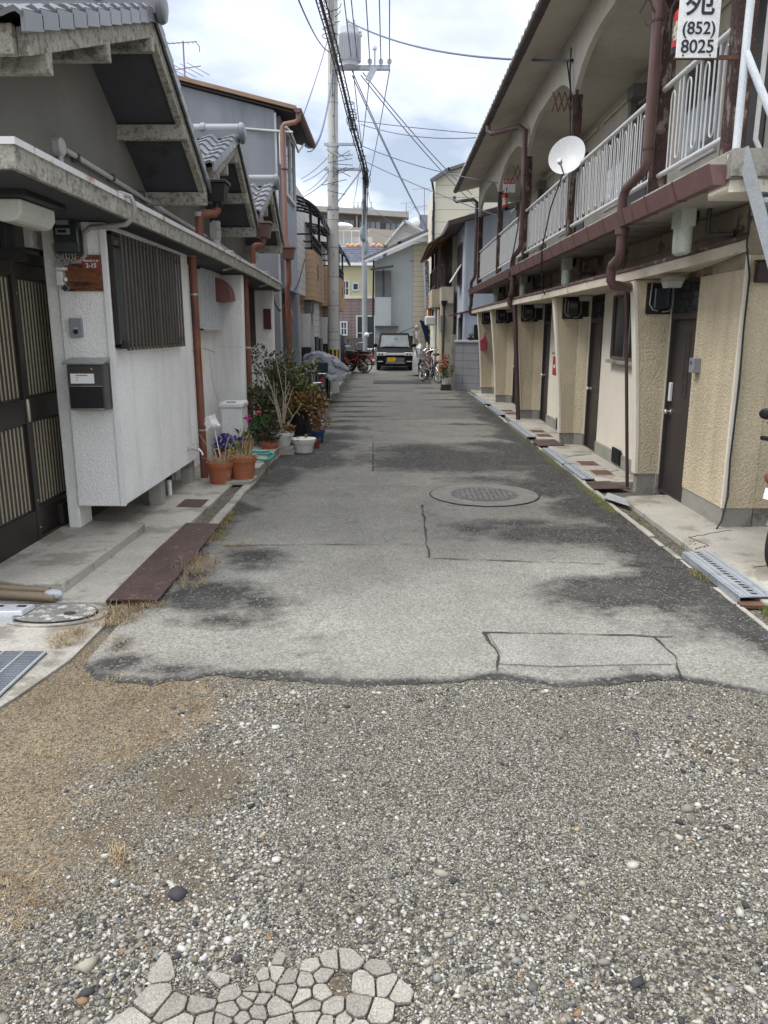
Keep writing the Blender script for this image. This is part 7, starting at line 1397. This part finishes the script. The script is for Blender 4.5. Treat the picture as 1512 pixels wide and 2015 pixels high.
b.f=[(k*(NV+1)+j,k*(NV+1)+j+1,(k+1)*(NV+1)+j+1,(k+1)*(NV+1)+j) for k in range(NU) for j in range(NV)]+[tuple(range(NV+1)),tuple(NU*(NV+1)+j for j in range(NV+1))]; b.build('cover_cloth',cv,t,True,ang=28)
[B().ring((-1.45,17.25+y,.345),.31,.02,'x',28,6).build('covered_wheel',rubber,t,True) for y in (0,1.0)]
cover('bicycle_cover',(1.02,28.2,.12),.24,.55,.98,M('pale_cover_cloth',(.46,.47,.49),.4,.08,6,bump=.4,bs=18),'pale grey cover over the bicycle next to the van',0,3)
# ---------------------------------------------------------------- scooters
def scooter(loc,rz,label,mbody,seatm,group=None,plate=None,sc=1.,front=False):
    t=thing('motor_scooter',loc,label,'scooter',group); X=Matrix.Translation(Vector(loc))@Matrix.Rotation(rz,4,'Z')@Matrix.Scale(sc,4)
    for y in (0,1.18):
        b=B().ring((0,y,.24),.19,.052,'x',28,10); b.xf(X); w=b.build('wheel',rubber,t,True); b=B().lathe((0,y,.24),[(.12,-.03),(.14,-.02),(.14,.02),(.12,.03)],18,'x'); b.xf(X); b.build('hub',steel,w,True)
    def sh(name,pr,x0,x1,m,bv=.03,sm=False): b=B().prism(pr,'x',x0,x1); b.xf(X); return b.build(name,m,t,sm,bev=bv)
    sh('rear_body',[(-.38,.60),(-.30,.74),(.30,.72),(.42,.52),(.40,.30),(.1,.34),(-.16,.50)],-.14,.14,mbody); sh('seat',[(-.34,.745),(-.30,.80),(.10,.82),(.36,.76),(.32,.725)],-.13,.13,seatm); sh('floorboard',[(.35,.28),(.35,.36),(.80,.36),(.82,.28)],-.15,.15,mbody,.015); sh('leg_shield',[(.78,.30),(.72,.36),(.92,.86),(1.0,.90),(1.06,.80),(.92,.40)],-.19,.19,mbody); sh('front_fender',[(.95,.42),(1.02,.52),(1.25,.52),(1.40,.40),(1.30,.44),(1.12,.47)],-.075,.075,mbody,.02); sh('handle_cover',[(.86,.90),(.88,1.0),(1.0,1.02),(1.06,.92)],-.13,.13,mbody)
    sh('tail_light',[(-.41,.60),(-.40,.68),(-.36,.69),(-.36,.60)],-.09,.09,red,.01); b=B(); b.lathe((0,1.07,.94),[(.07,-.02),(.075,.02)],16,'y'); b.xf(X); b.build('headlight',M('lens_clear',(.55,.57,.58),.1,.05),t,True)
    b=B(); b.tube([(-.33,.80,.98),(-.2,.90,.99),(0,.94,.96),(.2,.90,.99),(.33,.80,.98)],.013,8); b.tube([(0,.95,.95),(0,1.08,.5),(0,1.18,.24)],.03,8); b.xf(X); h=b.build('handlebar',steel,t,True); [B().tube([(s*.38,.75,.98),(s*.24,.88,.99)],.02,10).xf(X).build('grip',black,h,True) for s in (-1,1)]
    for s in (-1,1): B().tube([(s*.25,.88,1.0),(s*.31,.86,1.13)],.007,6).ball((s*.33,.85,1.19),.062,12,8,(1,.25,.75)).xf(X).build('mirror',black,h,True)
    b=B(); b.bar((.17,-.30,.33),(.17,.15,.28),.07,.07); b.xf(X); b.build('muffler',steel,t,bev=.02)
    [B().ball((s*.16,-.36,.64),.035,10,8,(1,.7,.8)).xf(X).build('turn_signal',M('amber_lens',(.45,.15,.03),.2),t,True) for s in (-1,1)]
    if front:
        for s in (-1,1): b=B(); b.ball((s*.20,.99,.70),.055,12,8,(.8,.8,1)); b.xf(X); b.build('front_signal',M('brown_lens',(.20,.07,.04),.2),t,True)
        q=B().obox((.14,1.10,.585),(.13,.006,.09),(rad(12),0,rad(-20))); q.xf(X); q.build('front_tag',sign_w,t); b=B(); b.box(.05,.13,.80,.98,.28,.62); b.xf(X); b.build('side_cover',mbody,t,bev=.02)
    pl=B().obox((0,-.445,.50),(.20,.006,.115),(rad(-14),0,0)); pl.xf(X); pp=pl.build('number_plate',sign_w,t)
    if plate:
        q=X@Vector((0,-.4505,.475)); r_=X.to_3x3()@Vector((1,0,0)); text(plate,.085,'plate_text',M('plate_green',(.02,.05,.07),.5),t,q,r_,X.to_3x3()@Vector((0,.24,.97)))
    b=B(); b.tube([(-.02,.15,.25),(-.17,.02,.03)],.012,6); b.tube([(0,.15,.25),(.0,.10,.26)],.01,6); b.xf(X); b.build('kickstand',black,t,True); b=B(); b.bar((0,-.38,.56),(0,-.46,.30),.14,.02); b.xf(X); b.build('mudflap',black,t)
    return t
dk=M('dark_scooter_paint',(.018,.019,.022),.3,.1,4,coat=.5)
scooter((3.27,5.61,.045),PI-rad(45),'dark scooter cut by the right picture edge beside the tan end wall',dk,black,'scooters','F 4',.84,True)
scooter((-1.05,29.9,.02),rad(62),'maroon scooter angled at the left kerb before the yellow house',M('maroon_paint',(.13,.015,.02),.25,.1,4,coat=.5),black,'scooters','4')
scooter((-1.55,30.6,.02),rad(50),'black scooter behind the maroon one by the pole',dk,black,'scooters')
bicycle((-.98,29.5,.02),rad(70),'small bicycle with an orange rimmed wheel before the maroon scooter',M('orange_frame',(.25,.09,.04),.4),GB,False)
rv=thing('round_mirror',(-.95,31.3,0),'small white round lamp on a post by the scooters','lamp'); B().tube([(-.95,31.4,0),(-.95,31.4,1.35)],.02,8).build('post',galv,rv); B().ball((-.95,31.4,1.42),.10,12,8).build('globe',white_pl,rv,True)
for i in range(3):
    t=thing('flower_pot',(-.95+.22*i,40.9,0),['left of three small terracotta pots beyond the van','middle of three small terracotta pots beyond the van','right of three small terracotta pots beyond the van'][i],'plant pot','small pots beyond the van'); pot(t,-.95+.22*i,38.0,0,.09,.2,terra); b=B(); clump(b,(-.95+.22*i,38,.28),(.11,.1,.09),30,.07,.02); b.build('foliage',gr_d,t,rec=False)
# rose pot on the right
t=thing('potted_rose',(1.49,21.3,0),'white pot of pink roses against the grey block wall','potted plant'); z=pot(t,1.49,21.25,.17,.105,.17,white_pl); b=B(); clump(b,(1.50,21.2,z+.24),(.19,.17,.24),260,.06,.024); clump(b,(1.50,21.2,z+.52),(.10,.1,.16),70,.05,.02); b.build('foliage',gr_l,t,rec=False); stalks(t,1.49,21.25,z,14,.8,.3,stemd,.004,'stems'); b=B()
for x,z1 in ((1.40,.95),(1.47,.80),(1.33,.74),(1.50,.72),(1.30,.58),(1.44,.66)): clump(b,(x,21.05,z1),(.02,.02,.02),22,.05,.022)
b.build('flowers',pk,t,rec=False); b=B(); b.box(1.36,1.66,21.1,21.45,.02,.06); b.box(1.38,1.64,21.12,21.4,.063,.165); tag(b.build('pot_stand',M('dark_stand',(.06,.045,.04),.7),None),'low dark stand under the rose pot','stand')
# ---------------------------------------------------------------- kei van
van=thing('van',(.17,31.8,0),'black boxy mini van with a yellow number plate facing the camera','van'); vp=M('black_car_paint',(.005,.005,.007),.38,.03,3,spec=.14); cx_=.17; y0=31.75
lo=[(y0+.02,.26),(y0-.03,.42),(y0+.0,.62),(y0+.03,.70),(y0+.09,.77),(y0+.40,.86),(y0+.72,.93),(y0+3.3,.93),(y0+3.36,.35),(y0+3.3,.22),(y0+.3,.22)]
B().prism(lo,'x',cx_-.735,cx_+.735).build('lower_body',vp,van,bev=.05)
cab=B(); hb,ht=.70,.60
pb_=[(y0+.62,.90),(y0+1.22,1.43),(y0+1.5,1.485),(y0+3.0,1.49),(y0+3.3,.90)]
def hw(z): return hb-(hb-ht)*(z-.9)/.59
n=len(pb_); cab.add([(cx_-hw(z),y,z) for y,z in pb_]+[(cx_+hw(z),y,z) for y,z in pb_],[tuple(range(n)),tuple(range(n,2*n))]+[(i,(i+1)%n,n+(i+1)%n,n+i) for i in range(n)]); cab.build('cabin',M('black_roof_paint',(.009,.008,.009),.6,.03,3,spec=.08),van,bev=.035)
w_=B(); ws=[(-.60,.925,.655),(.60,.925,.655),(.535,1.40,1.192),(-.535,1.40,1.192)]
w_.hexa([(cx_+x,y0+y-.015,z) for x,z,y in ws]+[(cx_+x,y0+y+.0,z+.0) for x,z,y in ws]); w_.build('windscreen',M('van_glass',(.09,.108,.112),.2,.35,1.6,0,spec=.22,c2=(.03,.035,.04),c2t=.55,c2s=1.4),van)
B().box(cx_+.18,cx_+.5,y0+1.3,y0+1.32,1.0,1.3) ; 
for s in (-1,1):
    b=B(); x=cx_+s*.655; b.hexa([(x-.01,y0+.85,.96),(x+.01,y0+.85,.96),(x+.01,y0+1.9,.96),(x-.01,y0+1.9,.96),(x-.01-s*.05,y0+1.2,1.38),(x+.01-s*.05,y0+1.2,1.38),(x+.01-s*.05,y0+1.9,1.40),(x-.01-s*.05,y0+1.9,1.40)]); b.build('side_window',M('tinted_glass',(.02,.022,.024),.06,.1,2,spec=.8),van)
    b=B(); b.ball((cx_+s*.80,y0+.80,1.0),.10,12,8,(1,.6,.75)); b.tube([(cx_+s*.70,y0+.85,.95),(cx_+s*.78,y0+.82,.98)],.025,8); b.build('wing_mirror',vp,van,True)
    b=B(); x0,x1=(cx_-.725,cx_-.33) if s<0 else (cx_+.36,cx_+.725); b.box(x0,x1,y0-.045,y0+.06,.60,.73); hl=b.build('headlight',M('headlight_lens',(.62,.63,.62),.12,.1,9,spec=.8),van,bev=.02); b=B()
    for q_ in (.10,.22): xx=(x0+q_ if s<0 else x1-q_); b.lathe((xx,y0-.048,.665),[(.040,-.004),(.040,.0)],14,'y')
    b.build('lamp_reflector',M('lamp_dark',(.16,.15,.14),.2,metal=.5),hl,True)
    b=B(); xx=cx_+s*.58; b.box(xx-.11,xx+.11,y0-.045,y0+.0,.345,.395); b.build('fog_lamp',M('fog_lens',(.42,.41,.36),.2),van,bev=.012)
    for yy in (y0+.55,y0+2.95): b=B(); b.lathe((cx_+s*.66,yy,.265),[(.10,-.08),(.255,-.085),(.27,-.06),(.27,.06),(.255,.085),(.10,.08)],24,'x'); wh=b.build('wheel_tyre',rubber,van,True); B().lathe((cx_+s*.70,yy,.265),[(.17,-.04),(.17,.05),(.05,.055)],20,'x').build('rim',steel,wh,True)
B().box(cx_-.36,cx_+.39,y0-.05,y0+.0,.615,.715).build('chrome_bar',M('chrome',(.72,.72,.72),.12,.03,5,metal=.9),van,bev=.015)
b=B()
for z in (.335,.375,.415,.455,.495): b.box(cx_-.36,cx_+.40,y0-.046,y0-.026,z,z+.018)
b.build('grille_bars',M('grille_chrome',(.30,.31,.33),.2,metal=.8),van); B().box(cx_-.39,cx_+.43,y0-.058,y0-.03,.300,.318).build('chrome_strip',MC['chrome'],van)
B().box(cx_-.35,cx_+.39,y0-.034,y0-.024,.33,.51).build('grille_recess',black,van); npl=B().box(cx_-.29,cx_+.04,y0-.068,y0-.052,.365,.53).build('number_plate',M('plate_yellow',(.72,.42,.02),.4,.02,2,0),van,bev=.004); text('・・14',.10,'plate_number',ink,npl,(cx_-.10,y0-.071,.375),(1,0,0),(0,0,1)); text('堺 580',.036,'plate_area',ink,npl,(cx_-.125,y0-.071,.487),(1,0,0),(0,0,1))
b=B(); b.box(cx_-.66,cx_+.66,y0+.05,y0+.35,.17,.26); b.box(cx_-.74,cx_+.74,y0+.0,y0+.05,.20,.255); b.build('lower_lip',black,van); b=B(); b.box(cx_-.55,cx_+.55,y0+.60,y0+.68,.93,.945); b.build('wiper_cowl',black,van)
B().bar((cx_-.45,y0+.645,.945),(cx_+.05,y0+.66,.965),.012,.012).build('wiper',black,van)
def crackline(name,par,pts,w,mat,nrm):
    b=B()
    for a,c in zip(pts,pts[1:]):
        n=7
        for i in range(n):
            p=Vector(a).lerp(Vector(c),i/n); q=Vector(a).lerp(Vector(c),(i+1)/n)
            f=lambda v: v+Vector((0 if nrm=='x' else .012*nz(v.z,v.y,9,3),0 if nrm=='y' else .012*nz(v.z,v.y,9,3),.014*nz(v.x+v.y,v.z,8,5)))
            b.bar(f(p),f(q),w,.002,(1,0,0) if nrm=='x' else (0,1,0))
    return b.build(name,mat,par)
ck=M('crack_line',(.13,.125,.115),.9)
crackline('wall_crack',h2,[(-2.299,8.5,1.45),(-2.299,9.2,1.36),(-2.299,9.5,1.40),(-2.299,10.3,1.32)],.006,ck,'x'); crackline('wall_crack',h2,[(-2.299,9.95,1.36),(-2.299,10.05,1.0),(-2.299,10.3,.7)],.005,ck,'x'); crackline('wall_crack',h2,[(-2.28,10.398,1.40),(-2.1,10.398,1.38),(-1.96,10.398,1.39)],.007,M('pale_crack',(.5,.49,.47),.9),'y')
ck2=M('tan_crack',(.22,.17,.10),.9)
crackline('wall_crack',ap_,[(2.66,8.0,.9),(2.678,8.1,1.1),(2.678,8.3,1.22)],.004,ck2,'x')
bpy.context.view_layer.update()
